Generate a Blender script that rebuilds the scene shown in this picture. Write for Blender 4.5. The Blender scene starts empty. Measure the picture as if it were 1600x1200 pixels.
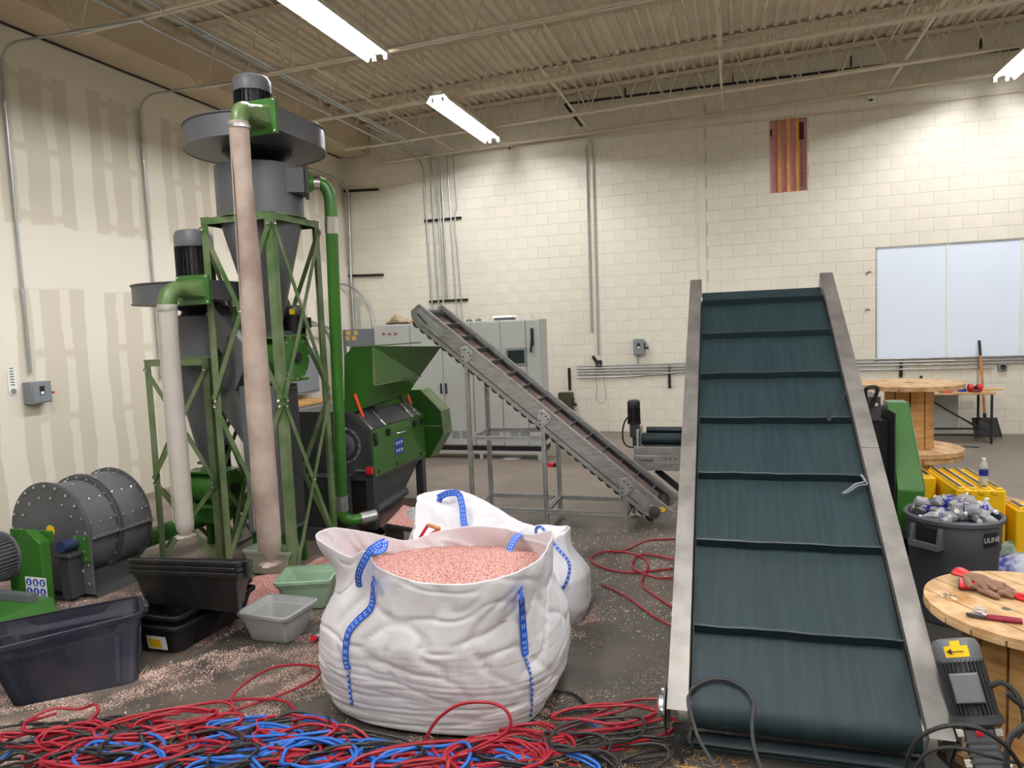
import bpy, bmesh, math, random
import numpy as np
from math import sin, cos, pi, radians
from mathutils import Vector, Matrix, noise

random.seed(7); np.random.seed(7)
SC = bpy.context.scene
COL = SC.collection
D = 12.94            # the block wall stands at Y = D

# ------------------------------------------------------------------ camera
F_PX, YAW, PITCH, ROLL, CAM_H = 1110.71, 0.307413, 0.0818585, -0.0408278, 2.02560
fw = Vector((-sin(YAW)*cos(PITCH), cos(YAW)*cos(PITCH), -sin(PITCH)))
r0 = fw.cross(Vector((0, 0, 1))).normalized(); u0 = r0.cross(fw)
rt = r0*cos(ROLL) + u0*sin(ROLL); up = -r0*sin(ROLL) + u0*cos(ROLL)
cam_d = bpy.data.cameras.new('camera'); cam = bpy.data.objects.new('camera', cam_d); COL.objects.link(cam)
cam_d.sensor_width = 36.0; cam_d.lens = F_PX/1600*36.0; cam_d.clip_start = 0.05; cam_d.clip_end = 100
m = Matrix((rt, up, -fw)).transposed().to_4x4(); m.translation = Vector((0, 0, CAM_H)); cam.matrix_world = m
SC.camera = cam

# ------------------------------------------------------------------ world, exposure
W = bpy.data.worlds.new('world'); SC.world = W; W.use_nodes = True
W.node_tree.nodes['Background'].inputs[0].default_value = (0.75, 0.82, 1.0, 1)
W.node_tree.nodes['Background'].inputs[1].default_value = 0.6
SC.view_settings.view_transform = 'Standard'; SC.view_settings.look = 'None'
SC.view_settings.gamma = 1.0; SC.view_settings.use_curve_mapping = False
SC.view_settings.exposure = 0.0
TUBE_W = 208.0
SC.cycles.max_bounces = 7; SC.cycles.diffuse_bounces = 5; SC.cycles.glossy_bounces = 3
SC.cycles.transmission_bounces = 6; SC.cycles.transparent_max_bounces = 8
SC.cycles.caustics_reflective = False; SC.cycles.caustics_refractive = False
SC.cycles.sample_clamp_indirect = 4.0

# ray through a pixel of the 1600x1200 photograph, met with a plane of the room
def _ray(px, py): return fw*F_PX + rt*(px-800) - up*(py-600)
O_ = Vector((0, 0, CAM_H))
def PZ(px, py, z=0.0): d = _ray(px, py); return O_ + d*((z-CAM_H)/d.z)
def PY(px, py, y): d = _ray(px, py); return O_ + d*(y/d.y)
def PX(px, py, x): d = _ray(px, py); return O_ + d*(x/d.x)

# ------------------------------------------------------------------ materials
def srgb(r, g, b):
    f = lambda c: ((c/255+0.055)/1.055)**2.4 if c > 10 else c/255/12.92
    return (f(r), f(g), f(b))
def mat(name, col, rough=0.6, metal=0.0, var=0.0, var_scale=6.0, col2=None, bump=0.0, bscale=60.0, spec=0.5,
        trans=0.0, ior=1.45, coat=0.0, stretch=None, lo=0.35, hi=0.65, detail=6.0, alpha=1.0):
    M = bpy.data.materials.new(name); M.use_nodes = True; nt = M.node_tree; N = nt.nodes; L = nt.links
    b = N['Principled BSDF']; b.inputs['Base Color'].default_value = (*col, 1)
    b.inputs['Roughness'].default_value = rough; b.inputs['Metallic'].default_value = metal
    b.inputs['Specular IOR Level'].default_value = spec
    b.inputs['Transmission Weight'].default_value = trans; b.inputs['IOR'].default_value = ior
    b.inputs['Coat Weight'].default_value = coat; b.inputs['Alpha'].default_value = alpha
    tc = N.new('ShaderNodeTexCoord'); src = tc.outputs['Object']
    if stretch:
        mp = N.new('ShaderNodeMapping'); mp.inputs['Scale'].default_value = stretch
        L.new(src, mp.inputs[0]); src = mp.outputs[0]
    if var or col2:
        c2 = col2 or tuple(min(1, c*(1+var)) for c in col); c1 = col if col2 else tuple(c*(1-var) for c in col)
        nz = N.new('ShaderNodeTexNoise'); nz.inputs['Scale'].default_value = var_scale; nz.inputs['Detail'].default_value = detail
        L.new(src, nz.inputs['Vector'])
        cr = N.new('ShaderNodeValToRGB'); cr.color_ramp.elements[0].position = lo; cr.color_ramp.elements[1].position = hi
        cr.color_ramp.elements[0].color = (*c1, 1); cr.color_ramp.elements[1].color = (*c2, 1)
        L.new(nz.outputs['Fac'], cr.inputs[0]); L.new(cr.outputs[0], b.inputs['Base Color'])
        M['ramp'] = cr.name
    if bump:
        nb = N.new('ShaderNodeTexNoise'); nb.inputs['Scale'].default_value = bscale; nb.inputs['Detail'].default_value = 4
        L.new(src, nb.inputs['Vector'])
        bp = N.new('ShaderNodeBump'); bp.inputs['Strength'].default_value = bump; bp.inputs['Distance'].default_value = 0.01
        L.new(nb.outputs['Fac'], bp.inputs['Height']); L.new(bp.outputs[0], b.inputs['Normal'])
    return M
def emis(name, col, s):
    M = bpy.data.materials.new(name); M.use_nodes = True; b = M.node_tree.nodes['Principled BSDF']
    b.inputs['Base Color'].default_value = (*col, 1); b.inputs['Emission Color'].default_value = (*col, 1)
    b.inputs['Emission Strength'].default_value = s; return M
m_block = mat('painted_block', srgb(226, 221, 207), 0.75, var=0.03, var_scale=2.5, bump=0.25, bscale=45)
m_mortar = mat('painted_mortar', srgb(200, 194, 178), 0.85, var=0.05, var_scale=3)
m_ceil = mat('deck_paint', srgb(208, 197, 179), 0.7, var=0.07, var_scale=1.5)
m_steelpaint = mat('joist_paint', srgb(212, 201, 182), 0.6, var=0.06, var_scale=4)
m_beige = mat('soffit_board', srgb(205, 190, 165), 0.85, var=0.03, var_scale=2)
m_galv = mat('galvanised', srgb(188, 190, 190), 0.38, metal=0.85, var=0.12, var_scale=12)
m_conduit = mat('conduit_steel', srgb(176, 180, 180), 0.42, metal=0.75, var=0.1, var_scale=6)
m_alu = mat('aluminium', srgb(160, 160, 156), 0.45, metal=0.7, var=0.16, var_scale=9, bump=0.05, bscale=90, stretch=(1, 1, 4))
m_brushed = mat('brushed_steel', srgb(142, 138, 133), 0.5, metal=0.75, var=0.22, var_scale=5, bump=0.04, bscale=120)
m_bright = mat('bright_steel', srgb(215, 215, 212), 0.25, metal=0.95)
m_grey = mat('grey_enamel', srgb(82, 84, 88), 0.42, var=0.10, var_scale=3.0)
m_grey2 = mat('grey_enamel_light', srgb(100, 102, 106), 0.42, var=0.08, var_scale=3.0)
m_dark = mat('dark_grey_enamel', srgb(58, 59, 61), 0.42, var=0.12, var_scale=4)
m_black = mat('black_plastic', srgb(24, 24, 26), 0.5)
m_black2 = mat('black_bin_plastic', srgb(27, 27, 29), 0.42, var=0.0, var_scale=9, col2=srgb(52, 50, 49), bump=0.1, bscale=30, lo=0.5, hi=0.85)
m_rubber = mat('rubber', srgb(30, 30, 31), 0.6)
m_green = mat('green_enamel', srgb(53, 104, 37), 0.34, var=0.10, var_scale=2.5, coat=0.15)
m_green_d = mat('green_enamel_deep', srgb(38, 84, 26), 0.36, var=0.10, var_scale=2.5, coat=0.15)
m_green_w = mat('dusty_green_enamel', srgb(66, 104, 46), 0.38, var=0.0, var_scale=4, col2=srgb(104, 122, 80))
m_green_f = mat('green_frame_paint', srgb(70, 100, 54), 0.42, var=0.0, var_scale=5, col2=srgb(112, 124, 92))
m_cab = mat('cabinet_paint', srgb(178, 182, 178), 0.5, var=0.02, var_scale=2)
m_cab2 = mat('box_grey_paint', srgb(128, 134, 140), 0.5, var=0.03, var_scale=5)
m_panelgrey = mat('panel_grey', srgb(112, 118, 124), 0.55, var=0.04)
m_brown = mat('brown_box_paint', srgb(66, 60, 46), 0.5, var=0.05)
m_belt = mat('belt_rubber', srgb(21, 35, 39), 0.55, var=0.0, var_scale=3.5, col2=srgb(34, 50, 54), spec=0.25, bump=0.05, bscale=80, stretch=(9, 0.6, 0.6), lo=0.3, hi=0.8)
m_cleat = mat('cleat_rubber', srgb(27, 40, 44), 0.45)
m_belt2 = mat('small_belt', srgb(86, 74, 72), 0.6, var=0.0, var_scale=14, col2=srgb(134, 108, 104))
m_sack = mat('woven_sack', srgb(217, 215, 218), 0.45, var=0.03, var_scale=4, bump=0.18, bscale=14)
m_sack_in = mat('sack_inside', srgb(216, 208, 202), 0.6, var=0.03, bump=0.12, bscale=25)
m_blue = mat('blue_webbing', srgb(34, 92, 196), 0.55, var=0.2, var_scale=120)
m_stitch = mat('white_stitch', srgb(216, 226, 240), 0.6)
m_pink = mat('pink_granules', srgb(150, 84, 78), 0.7, var=0.0, var_scale=110, col2=srgb(226, 178, 168), bump=0.9, bscale=120, detail=2)
m_greyg = mat('grey_granules', srgb(104, 112, 112), 0.6, var=0.0, var_scale=110, col2=srgb(196, 204, 200), bump=0.9, bscale=120, detail=2)
m_sock = mat('filter_sock', srgb(142, 124, 114), 0.9, var=0.0, var_scale=3.0, col2=srgb(184, 168, 156), bump=0.15, bscale=24)
m_sock2 = mat('filter_sock_white', srgb(182, 176, 168), 0.85, var=0.05, var_scale=5, bump=0.35, bscale=14)
m_navy = mat('navy_plastic', srgb(26, 28, 44), 0.5, var=0.0, var_scale=4, col2=srgb(60, 58, 62), bump=0.06, bscale=40, lo=0.42, hi=0.8)
m_bingrey = mat('pale_grey_plastic', srgb(158, 160, 158), 0.45, var=0.04, var_scale=6)
m_bingreen = mat('sage_plastic', srgb(146, 172, 146), 0.45, var=0.05, var_scale=6)
m_bingreen2 = mat('dusty_sage_plastic', srgb(142, 152, 136), 0.5, var=0.06, var_scale=6)
m_canm = mat('can_plastic', srgb(84, 86, 92), 0.48, var=0.04, var_scale=3)
m_yellow = mat('yellow_plastic', srgb(232, 184, 14), 0.42, var=0.03, var_scale=3)
m_ystick = mat('yellow_sticker', srgb(240, 196, 20), 0.5)
m_white = mat('white_plastic', srgb(235, 235, 232), 0.45)
m_bluep = mat('blue_plastic', srgb(30, 70, 180), 0.4)
m_red = mat('red_plastic', srgb(200, 30, 40), 0.4)
m_orange = mat('orange_grip', srgb(226, 82, 34), 0.45)
m_redc = mat('red_cable', srgb(150, 24, 40), 0.42, var=0.1, var_scale=20)
m_bluec = mat('blue_cable', srgb(40, 100, 186), 0.42, var=0.1, var_scale=20)
m_blackc = mat('black_cable', srgb(34, 33, 34), 0.5)
m_glassp = mat('clear_plastic', (0.97, 0.98, 1.0), 0.12, trans=0.62, ior=1.25)
m_blabel = mat('blue_label', srgb(40, 48, 140), 0.4)
m_pinkins = mat('pink_foam_board', srgb(228, 164, 170), 0.7, var=0.08, var_scale=4)
m_purple = mat('dark_print', srgb(96, 40, 60), 0.7)
m_wood = mat('pine', srgb(182, 134, 80), 0.55, var=0.0, var_scale=3.0, col2=srgb(208, 166, 108), stretch=(1.2, 1.2, 9), bump=0.05)
m_woodtop = mat('pine_top', srgb(170, 132, 90), 0.6, var=0.0, var_scale=5.0, col2=srgb(204, 170, 126), stretch=(2, 2, 2), bump=0.06)
m_stud = mat('stud_wood', srgb(214, 164, 96), 0.7, var=0.12, var_scale=8)
m_handle = mat('wood_handle', srgb(196, 128, 70), 0.45, var=0.08, var_scale=10)
m_leather = mat('glove_leather', srgb(124, 92, 72), 0.7, var=0.12, var_scale=20)
m_canvas = mat('dusty_canvas', srgb(150, 132, 106), 0.8, var=0.15, var_scale=14)
m_screen = mat('screen_glass', srgb(30, 44, 42), 0.2)
m_poly = emis('window_sheet', srgb(206, 216, 230), 0.24)
m_poly.node_tree.nodes['Principled BSDF'].inputs['Roughness'].default_value = 0.3
m_tube = emis('lamp_tube', (1.0, 0.99, 0.995), TUBE_W)
m_reflect = mat('reflector_white', srgb(240, 238, 230), 0.45)
m_cardb = mat('cardboard_tan', srgb(196, 160, 96), 0.7, var=0.1)
m_copper = mat('wire_copper', srgb(176, 104, 60), 0.4, metal=0.6)

# concrete floor with pinkish dust
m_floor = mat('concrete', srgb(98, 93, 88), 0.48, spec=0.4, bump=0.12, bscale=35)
def _floor():
    nt = m_floor.node_tree; N = nt.nodes; L = nt.links; b = N['Principled BSDF']
    tc = N.new('ShaderNodeTexCoord')
    def nz(s, d=8): n = N.new('ShaderNodeTexNoise'); n.inputs['Scale'].default_value = s; n.inputs['Detail'].default_value = d; L.new(tc.outputs['Object'], n.inputs['Vector']); return n
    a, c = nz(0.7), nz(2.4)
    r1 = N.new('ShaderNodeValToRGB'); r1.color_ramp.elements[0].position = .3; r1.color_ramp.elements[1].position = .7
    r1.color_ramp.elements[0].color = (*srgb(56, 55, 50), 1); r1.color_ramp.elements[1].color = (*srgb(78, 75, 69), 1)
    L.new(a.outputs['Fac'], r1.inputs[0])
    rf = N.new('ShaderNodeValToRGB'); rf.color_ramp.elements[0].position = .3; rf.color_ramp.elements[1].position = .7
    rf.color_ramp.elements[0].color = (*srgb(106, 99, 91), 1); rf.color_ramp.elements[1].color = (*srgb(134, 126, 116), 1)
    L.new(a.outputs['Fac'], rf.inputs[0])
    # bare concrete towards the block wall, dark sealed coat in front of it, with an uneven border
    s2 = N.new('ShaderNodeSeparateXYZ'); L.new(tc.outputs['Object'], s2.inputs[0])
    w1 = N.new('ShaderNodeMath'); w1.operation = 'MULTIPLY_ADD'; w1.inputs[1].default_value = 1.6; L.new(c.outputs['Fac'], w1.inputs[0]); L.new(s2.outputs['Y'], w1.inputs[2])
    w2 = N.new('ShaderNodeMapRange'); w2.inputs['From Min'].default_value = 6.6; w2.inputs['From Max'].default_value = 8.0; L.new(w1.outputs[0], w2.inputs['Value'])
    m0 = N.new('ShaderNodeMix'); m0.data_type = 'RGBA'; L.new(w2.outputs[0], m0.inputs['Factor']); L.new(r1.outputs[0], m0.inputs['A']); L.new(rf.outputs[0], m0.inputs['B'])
    # dust gathers around the machines at the left, fading to the right
    sx = N.new('ShaderNodeSeparateXYZ'); L.new(tc.outputs['Object'], sx.inputs[0])
    mr = N.new('ShaderNodeMapRange'); mr.inputs['From Min'].default_value = 1.0; mr.inputs['From Max'].default_value = -5.0
    mr.inputs['To Min'].default_value = 0.0; mr.inputs['To Max'].default_value = 1.0; L.new(sx.outputs['X'], mr.inputs['Value'])
    r2 = N.new('ShaderNodeValToRGB'); r2.color_ramp.elements[0].position = .38; r2.color_ramp.elements[1].position = .72
    L.new(c.outputs['Fac'], r2.inputs[0])
    mu = N.new('ShaderNodeMath'); mu.operation = 'MULTIPLY'; L.new(r2.outputs[0], mu.inputs[0]); L.new(mr.outputs[0], mu.inputs[1])
    mu2 = N.new('ShaderNodeMath'); mu2.operation = 'MULTIPLY'; mu2.inputs[1].default_value = 0.55; L.new(mu.outputs[0], mu2.inputs[0])
    mx = N.new('ShaderNodeMix'); mx.data_type = 'RGBA'; L.new(mu2.outputs[0], mx.inputs['Factor']); L.new(m0.outputs['Result'], mx.inputs['A'])
    mx.inputs['B'].default_value = (*srgb(168, 142, 130), 1); L.new(mx.outputs['Result'], b.inputs['Base Color'])
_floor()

# unpainted wallboard: paper colour with plastered joints and screw columns (flat finish on the board)
m_dry = mat('wallboard', srgb(203, 192, 170), 0.85)
def _dry():
    nt = m_dry.node_tree; N = nt.nodes; L = nt.links; b = N['Principled BSDF']
    tc = N.new('ShaderNodeTexCoord'); sx = N.new('ShaderNodeSeparateXYZ')
    nz = N.new('ShaderNodeTexNoise'); nz.inputs['Scale'].default_value = 1.6; nz.inputs['Detail'].default_value = 3; L.new(tc.outputs['Object'], nz.inputs['Vector'])
    ad = N.new('ShaderNodeVectorMath'); ad.operation = 'MULTIPLY_ADD'; ad.inputs[1].default_value = (0.14, 0.14, 0.14)
    L.new(nz.outputs['Color'], ad.inputs[0]); L.new(tc.outputs['Object'], ad.inputs[2]); L.new(ad.outputs[0], sx.inputs[0])
    def M(op, a, bb=None, c=None):
        n = N.new('ShaderNodeMath'); n.operation = op
        for i, v in enumerate((a, bb, c)):
            if v is None: continue
            if isinstance(v, (int, float)): n.inputs[i].default_value = v
            else: L.new(v, n.inputs[i])
        return n.outputs[0]
    Y, Zc = sx.outputs['Y'], sx.outputs['Z']
    def band(src, period, off, w, soft=0.02):     # 1 inside a band of half width w around multiples of the period
        t = M('ABSOLUTE', M('SUBTRACT', M('FRACT', M('ADD', M('DIVIDE', M('SUBTRACT', src, off), period), 0.5)), 0.5))
        t = M('MULTIPLY', t, period)
        return M('SUBTRACT', 1.0, M('MINIMUM', 1.0, M('MAXIMUM', 0.0, M('DIVIDE', M('SUBTRACT', t, w), soft))))
    seam = band(Y, 1.17, 6.83+0.07, 0.13)
    hseam = M('MULTIPLY', band(Zc, 2.44, 3.01+0.07, 0.34, 0.03), M('MINIMUM', 1.0, M('MAXIMUM', 0.0, M('SUBTRACT', Zc, 1.0))))
    screw = M('MULTIPLY', band(Y, 0.39, 6.83+0.07, 0.05), band(Zc, 0.76, 2.32+0.07, 0.31, 0.05))
    f = M('MINIMUM', 1.0, M('MAXIMUM', M('MAXIMUM', seam, hseam), M('MULTIPLY', screw, 0.85)))
    mx = N.new('ShaderNodeMix'); mx.data_type = 'RGBA'; L.new(f, mx.inputs['Factor'])
    mx.inputs['A'].default_value = (*srgb(207, 200, 183), 1); mx.inputs['B'].default_value = (*srgb(226, 220, 206), 1)
    L.new(mx.outputs['Result'], b.inputs['Base Color'])
_dry()

# ------------------------------------------------------------------ mesh builder
class B:
    def __init__(s): s.v = []; s.f = []
    def add(s, vs, fs):
        k = len(s.v); s.v += [tuple(x) for x in vs]; s.f += [tuple(i+k for i in f) for f in fs]; return s
    def box(s, x0, y0, z0, x1, y1, z1):
        return s.add([(x0,y0,z0),(x1,y0,z0),(x1,y1,z0),(x0,y1,z0),(x0,y0,z1),(x1,y0,z1),(x1,y1,z1),(x0,y1,z1)],
                     [(3,2,1,0),(4,5,6,7),(0,1,5,4),(1,2,6,5),(2,3,7,6),(3,0,4,7)])
    def hexa(s, a, b): # two quads (4 points each), matching order
        return s.add(list(a)+list(b), [(3,2,1,0),(4,5,6,7),(0,1,5,4),(1,2,6,5),(2,3,7,6),(3,0,4,7)])
    def beam(s, p0, p1, w, h, upv=(0,0,1), off=(0,0)):
        p0 = Vector(p0); p1 = Vector(p1); d = (p1-p0).normalized(); upv = Vector(upv)
        if abs(d.dot(upv)) > .99: upv = Vector((0,1,0))
        a = d.cross(upv).normalized(); b = a.cross(d)
        q = []
        for p in (p0, p1): q += [p+a*(sx*w/2+off[0])+b*(sz*h/2+off[1]) for sx, sz in ((-1,-1),(1,-1),(1,1),(-1,1))]
        return s.add(q, [(0,1,2,3),(7,6,5,4),(4,5,1,0),(5,6,2,1),(6,7,3,2),(7,4,0,3)])
    def angle(s, p0, p1, a, b, t=0.006): # L profile: flanges along the vectors a and b (with length)
        a = Vector(a); b = Vector(b); an = a.normalized()*t; bn = b.normalized()*t
        for e, n, o_ in ((a, bn, Vector()), (b-bn, an, bn)):
            P = []
            for p in (Vector(p0)+o_, Vector(p1)+o_): P += [p, p+e, p+e+n, p+n]
            s.add(P, [(0,1,2,3),(7,6,5,4),(4,5,1,0),(5,6,2,1),(6,7,3,2),(7,4,0,3)])
        return s
    def tube(s, pts, r, n=8, cap=True, closed=False):
        pts = [Vector(p) for p in pts]; k0 = len(s.v); N = len(pts)
        t = (pts[1]-pts[0]).normalized(); a = t.cross(Vector((0,0,1)) if abs(t.z) < .9 else Vector((1,0,0))).normalized()
        rr = r if hasattr(r, '__len__') else [r]*N
        for i, p in enumerate(pts):
            if closed: t = (pts[(i+1)%N]-pts[i-1]).normalized()
            else: t = (pts[min(i+1,N-1)]-pts[max(i-1,0)]).normalized()
            a = (a - t*a.dot(t)).normalized(); b = t.cross(a)
            for j in range(n):
                g = 2*pi*j/n; s.v.append(tuple(p+a*(cos(g)*rr[i])+b*(sin(g)*rr[i])))
        for i in range(N-1+(1 if closed else 0)):
            i2 = (i+1) % N
            for j in range(n):
                j2 = (j+1) % n; s.f.append((k0+i*n+j, k0+i*n+j2, k0+i2*n+j2, k0+i2*n+j))
        if cap and not closed:
            s.f.append(tuple(k0+j for j in reversed(range(n)))); s.f.append(tuple(k0+(N-1)*n+j for j in range(n)))
        return s
    def cyl(s, p0, p1, ra, rb=None, n=24, cap=True):
        return s.tube([p0, p1], [ra, ra if rb is None else rb], n, cap)
    def lathe(s, c, prof, n=32, axis=(0,0,1), cap=False):
        c = Vector(c); ax = Vector(axis).normalized(); a = ax.cross(Vector((0,1,0)) if abs(ax.y) < .9 else Vector((1,0,0))).normalized(); b = ax.cross(a)
        k0 = len(s.v)
        for r, z in prof:
            for j in range(n):
                g = 2*pi*j/n; s.v.append(tuple(c+ax*z+a*(cos(g)*r)+b*(sin(g)*r)))
        for i in range(len(prof)-1):
            for j in range(n):
                j2 = (j+1) % n; s.f.append((k0+i*n+j, k0+i*n+j2, k0+(i+1)*n+j2, k0+(i+1)*n+j))
        if cap:
            s.f.append(tuple(k0+j for j in reversed(range(n)))); s.f.append(tuple(k0+(len(prof)-1)*n+j for j in range(n)))
        return s
    def prism(s, poly, d): # polygon of 3-D points pushed by d
        d = Vector(d); n = len(poly); P = [Vector(p) for p in poly]
        return s.add(P+[p+d for p in P], [tuple(reversed(range(n))), tuple(range(n, 2*n))]+[(i, (i+1)%n, (i+1)%n+n, i+n) for i in range(n)])
    def shell(s, rings, cap0=True, cap1=False): # stacked rings of equal count
        k0 = len(s.v); n = len(rings[0])
        for r in rings: s.v += [tuple(p) for p in r]
        for i in range(len(rings)-1):
            for j in range(n):
                j2 = (j+1) % n; s.f.append((k0+i*n+j, k0+i*n+j2, k0+(i+1)*n+j2, k0+(i+1)*n+j))
        if cap0: s.f.append(tuple(k0+j for j in reversed(range(n))))
        if cap1: s.f.append(tuple(k0+(len(rings)-1)*n+j for j in range(n)))
        return s
    def bolt(s, p, nrm, r=0.012, h=0.009):
        p = Vector(p); nrm = Vector(nrm).normalized()
        return s.lathe(p, [(r, 0), (r, h*0.6), (r*0.55, h), (0.0005, h)], 6, nrm)
    def mesh(s, name, mt, smooth=True, org=(0,0,0), ang=35):
        me = bpy.data.meshes.new(name); o = Vector(org)
        me.from_pydata([(x-o.x, y-o.y, z-o.z) for x, y, z in s.v], [], s.f)
        bm = bmesh.new(); bm.from_mesh(me); bmesh.ops.recalc_face_normals(bm, faces=bm.faces); bm.to_mesh(me); bm.free()
        me.materials.append(mt)
        if smooth:
            me.polygons.foreach_set('use_smooth', [True]*len(me.polygons)); me.set_sharp_from_angle(angle=radians(ang))
        me.update(); return me
def world_loc(o):
    v = Vector((0,0,0))
    while o is not None: v += o.location; o = o.parent
    return v
def obj(name, b, mt, parent=None, smooth=True, bevel=0.0, org=None, kind=None, label=None, ang=35):
    base = world_loc(parent) if parent is not None else Vector((0,0,0))
    org = base if org is None else Vector(org)
    o = bpy.data.objects.new(name, b.mesh(name, mt, smooth, org, ang)); COL.objects.link(o)
    o.location = org-base
    if parent is not None: o.parent = parent
    if bevel:
        md = o.modifiers.new('bevel', 'BEVEL'); md.width = bevel; md.segments = 2; md.limit_method = 'ANGLE'; md.angle_limit = radians(40)
    if kind: o['kind'] = kind
    if label: o['label'] = label
    return o
def tag(o, label, cat, group=None, kind=None):
    o['label'] = label; o['category'] = cat
    if group: o['group'] = group
    if kind: o['kind'] = kind
    return o
def thing(name, loc, label, cat, group=None):
    o = bpy.data.objects.new(name, None); COL.objects.link(o); o.location = loc; o.empty_display_size = 0.1
    return tag(o, label, cat, group)
def struct(name, b, mt, parent=None, **k):
    o = obj(name, b, mt, parent, **k)
    if parent is None: o['kind'] = 'structure'
    return o
def copy_obj(o, parent=None, loc=None, rot=None):
    c = o.copy(); COL.objects.link(c); c.parent = parent
    if loc is not None: c.location = loc
    if rot is not None: c.rotation_euler = rot
    return c
def dup(root, loc, rot=None, label=None):
    r = copy_obj(root, None, loc, rot)
    if label: r['label'] = label
    for ch in list(root.children):
        c = copy_obj(ch, r)
        for g in list(ch.children): copy_obj(g, c)
    return r
def smooth_path(pts, sub=6):      # Catmull-Rom
    P = [Vector(p) for p in pts]; P = [P[0]*2-P[1]]+P+[P[-1]*2-P[-2]]; out = []
    for i in range(1, len(P)-2):
        for k in range(sub):
            t = k/sub; a, b, c, d = P[i-1], P[i], P[i+1], P[i+2]
            out.append(0.5*((2*b)+(c-a)*t+(2*a-5*b+4*c-d)*t*t+(3*b-a-3*c+d)*t**3))
    out.append(P[-2]); return out
def arc(c, a, b, r, g0, g1, n=10): # arc in the plane of the unit vectors a, b
    c = Vector(c); a = Vector(a); b = Vector(b)
    return [c+a*(r*cos(g0+(g1-g0)*i/n))+b*(r*sin(g0+(g1-g0)*i/n)) for i in range(n+1)]
def text(name, s, size, p, xdir, ydir, mt, parent, ext=0.001):
    cu = bpy.data.curves.new(name, 'FONT'); cu.body = s; cu.size = size; cu.extrude = ext; cu.align_x = 'CENTER'; cu.align_y = 'CENTER'
    t = bpy.data.objects.new(name+'_curve', cu); COL.objects.link(t)
    dg = bpy.context.evaluated_depsgraph_get(); me = bpy.data.meshes.new_from_object(t.evaluated_get(dg)); bpy.data.objects.remove(t)
    me.materials.clear(); me.materials.append(mt)
    o = bpy.data.objects.new(name, me); COL.objects.link(o)
    x = Vector(xdir).normalized(); y = Vector(ydir).normalized(); z = x.cross(y)
    M = Matrix((x, y, z)).transposed().to_4x4(); base = world_loc(parent); M.translation = Vector(p)-base
    o.parent = parent; o.matrix_local = M; return o
# ------------------------------------------------------------------ the room
XL, XR, YF, ZT = -7.49, 8.6, -5.2, 6.3
SLOPE = 0.022                                 # the roof climbs to the right
def zdeck(x): return 6.08 + SLOPE*(x+3.4)
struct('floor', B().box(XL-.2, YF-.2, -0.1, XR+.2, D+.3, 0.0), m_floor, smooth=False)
struct('wall_left', B().box(XL-.15, YF, 0, XL, D+.2, 6.4), m_dry, smooth=False)
struct('wall_right', B().box(XR, YF, 0, XR+.15, D+.2, 6.5), m_block, smooth=False)
struct('wall_front', B().box(XL, YF-.15, 0, XR, YF, 6.5), m_block, smooth=False)
struct('trim_1', B().box(XL, YF, 5.50, -6.86, D-.01, 6.02), m_beige, smooth=False)   # boxed soffit along the left wall

# back wall: mortar bed, 300 nearest blocks as parts, the other blocks joined
HOLE = (0.575, 1.165, 4.06, 5.28); WIN = (2.18, 5.24, 1.219, 3.048); PIL = (-0.60, -0.47)
wb = B()
def wall_slab(b, y0, y1, holes, x0, x1, z0, z1):
    xs = sorted({x0, x1}|{h[0] for h in holes}|{h[1] for h in holes}); zs = sorted({z0, z1}|{h[2] for h in holes}|{h[3] for h in holes})
    for i in range(len(xs)-1):
        for j in range(len(zs)-1):
            cx, cz = (xs[i]+xs[i+1])/2, (zs[j]+zs[j+1])/2
            if any(h[0] < cx < h[1] and h[2] < cz < h[3] for h in holes): continue
            b.box(xs[i], y0, zs[j], xs[i+1], y1, zs[j+1])
wall_slab(wb, D+.004, D+.2, [HOLE, WIN], XL, XR, 0, 6.5)
wall_back = struct('wall_back', wb, m_mortar, smooth=False)
BL, BH = 0.4064, 0.2032
def block_shape(b, x0, x1, z0, z1, y=D, g=0.003, dpt=0.012):
    x0 += g; x1 -= g; z0 += g; z1 -= g; e = 0.004
    b.add([(x0,y+dpt,z0),(x1,y+dpt,z0),(x1,y+dpt,z1),(x0,y+dpt,z1),(x0,y+e*.5,z0),(x1,y+e*.5,z0),(x1,y+e*.5,z1),(x0,y+e*.5,z1),
           (x0+e,y,z0+e),(x1-e,y,z0+e),(x1-e,y,z1-e),(x0+e,y,z1-e)],
          [(0,1,5,4),(1,2,6,5),(2,3,7,6),(3,0,4,7),(4,5,9,8),(5,6,10,9),(6,7,11,10),(7,4,8,11),(8,9,10,11)])
cand = []; rest = B()
for n in range(0, 31):
    for k in range(-21, 22):
        x0 = 0.575+k*BL+(BL/2 if n % 2 else 0); x1 = x0+BL; z0 = n*BH; z1 = z0+BH
        if x1 < XL or x0 > XR: continue
        x0 = max(x0, XL); x1 = min(x1, XR)
        segs = [(x0, x1)]
        def cut(segs, a, b_):
            out = []
            for s0, s1 in segs:
                if s1 <= a or s0 >= b_: out.append((s0, s1)); continue
                if s0 < a-.03: out.append((s0, a))
                if s1 > b_+.03: out.append((b_, s1))
            return out
        for (h0, h1, g0, g1) in (HOLE, WIN):
            if z1 > g0+.02 and z0 < g1-.02: segs = cut(segs, h0, h1)
        segs = cut(segs, *PIL)
        for s0, s1 in segs:
            full = abs((s1-s0)-BL) < .01
            ins = full and s0 > -6.6 and s1 < 4.4 and 0.19 < z0 < 5.6
            occ = (-5.6 < s0 < -2.7 and z0 < 2.2) or (s0 > 1.2 and z0 < .7 and s0 < 2.6) or (-0.5 < s0 < 1.9 and z0 < 3.0)
            if ins and not occ: cand.append((math.hypot(s0+.2, D) + abs(z0-2)*.15, s0, z0))
            else: block_shape(rest, s0, s1, z0, z1)
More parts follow.
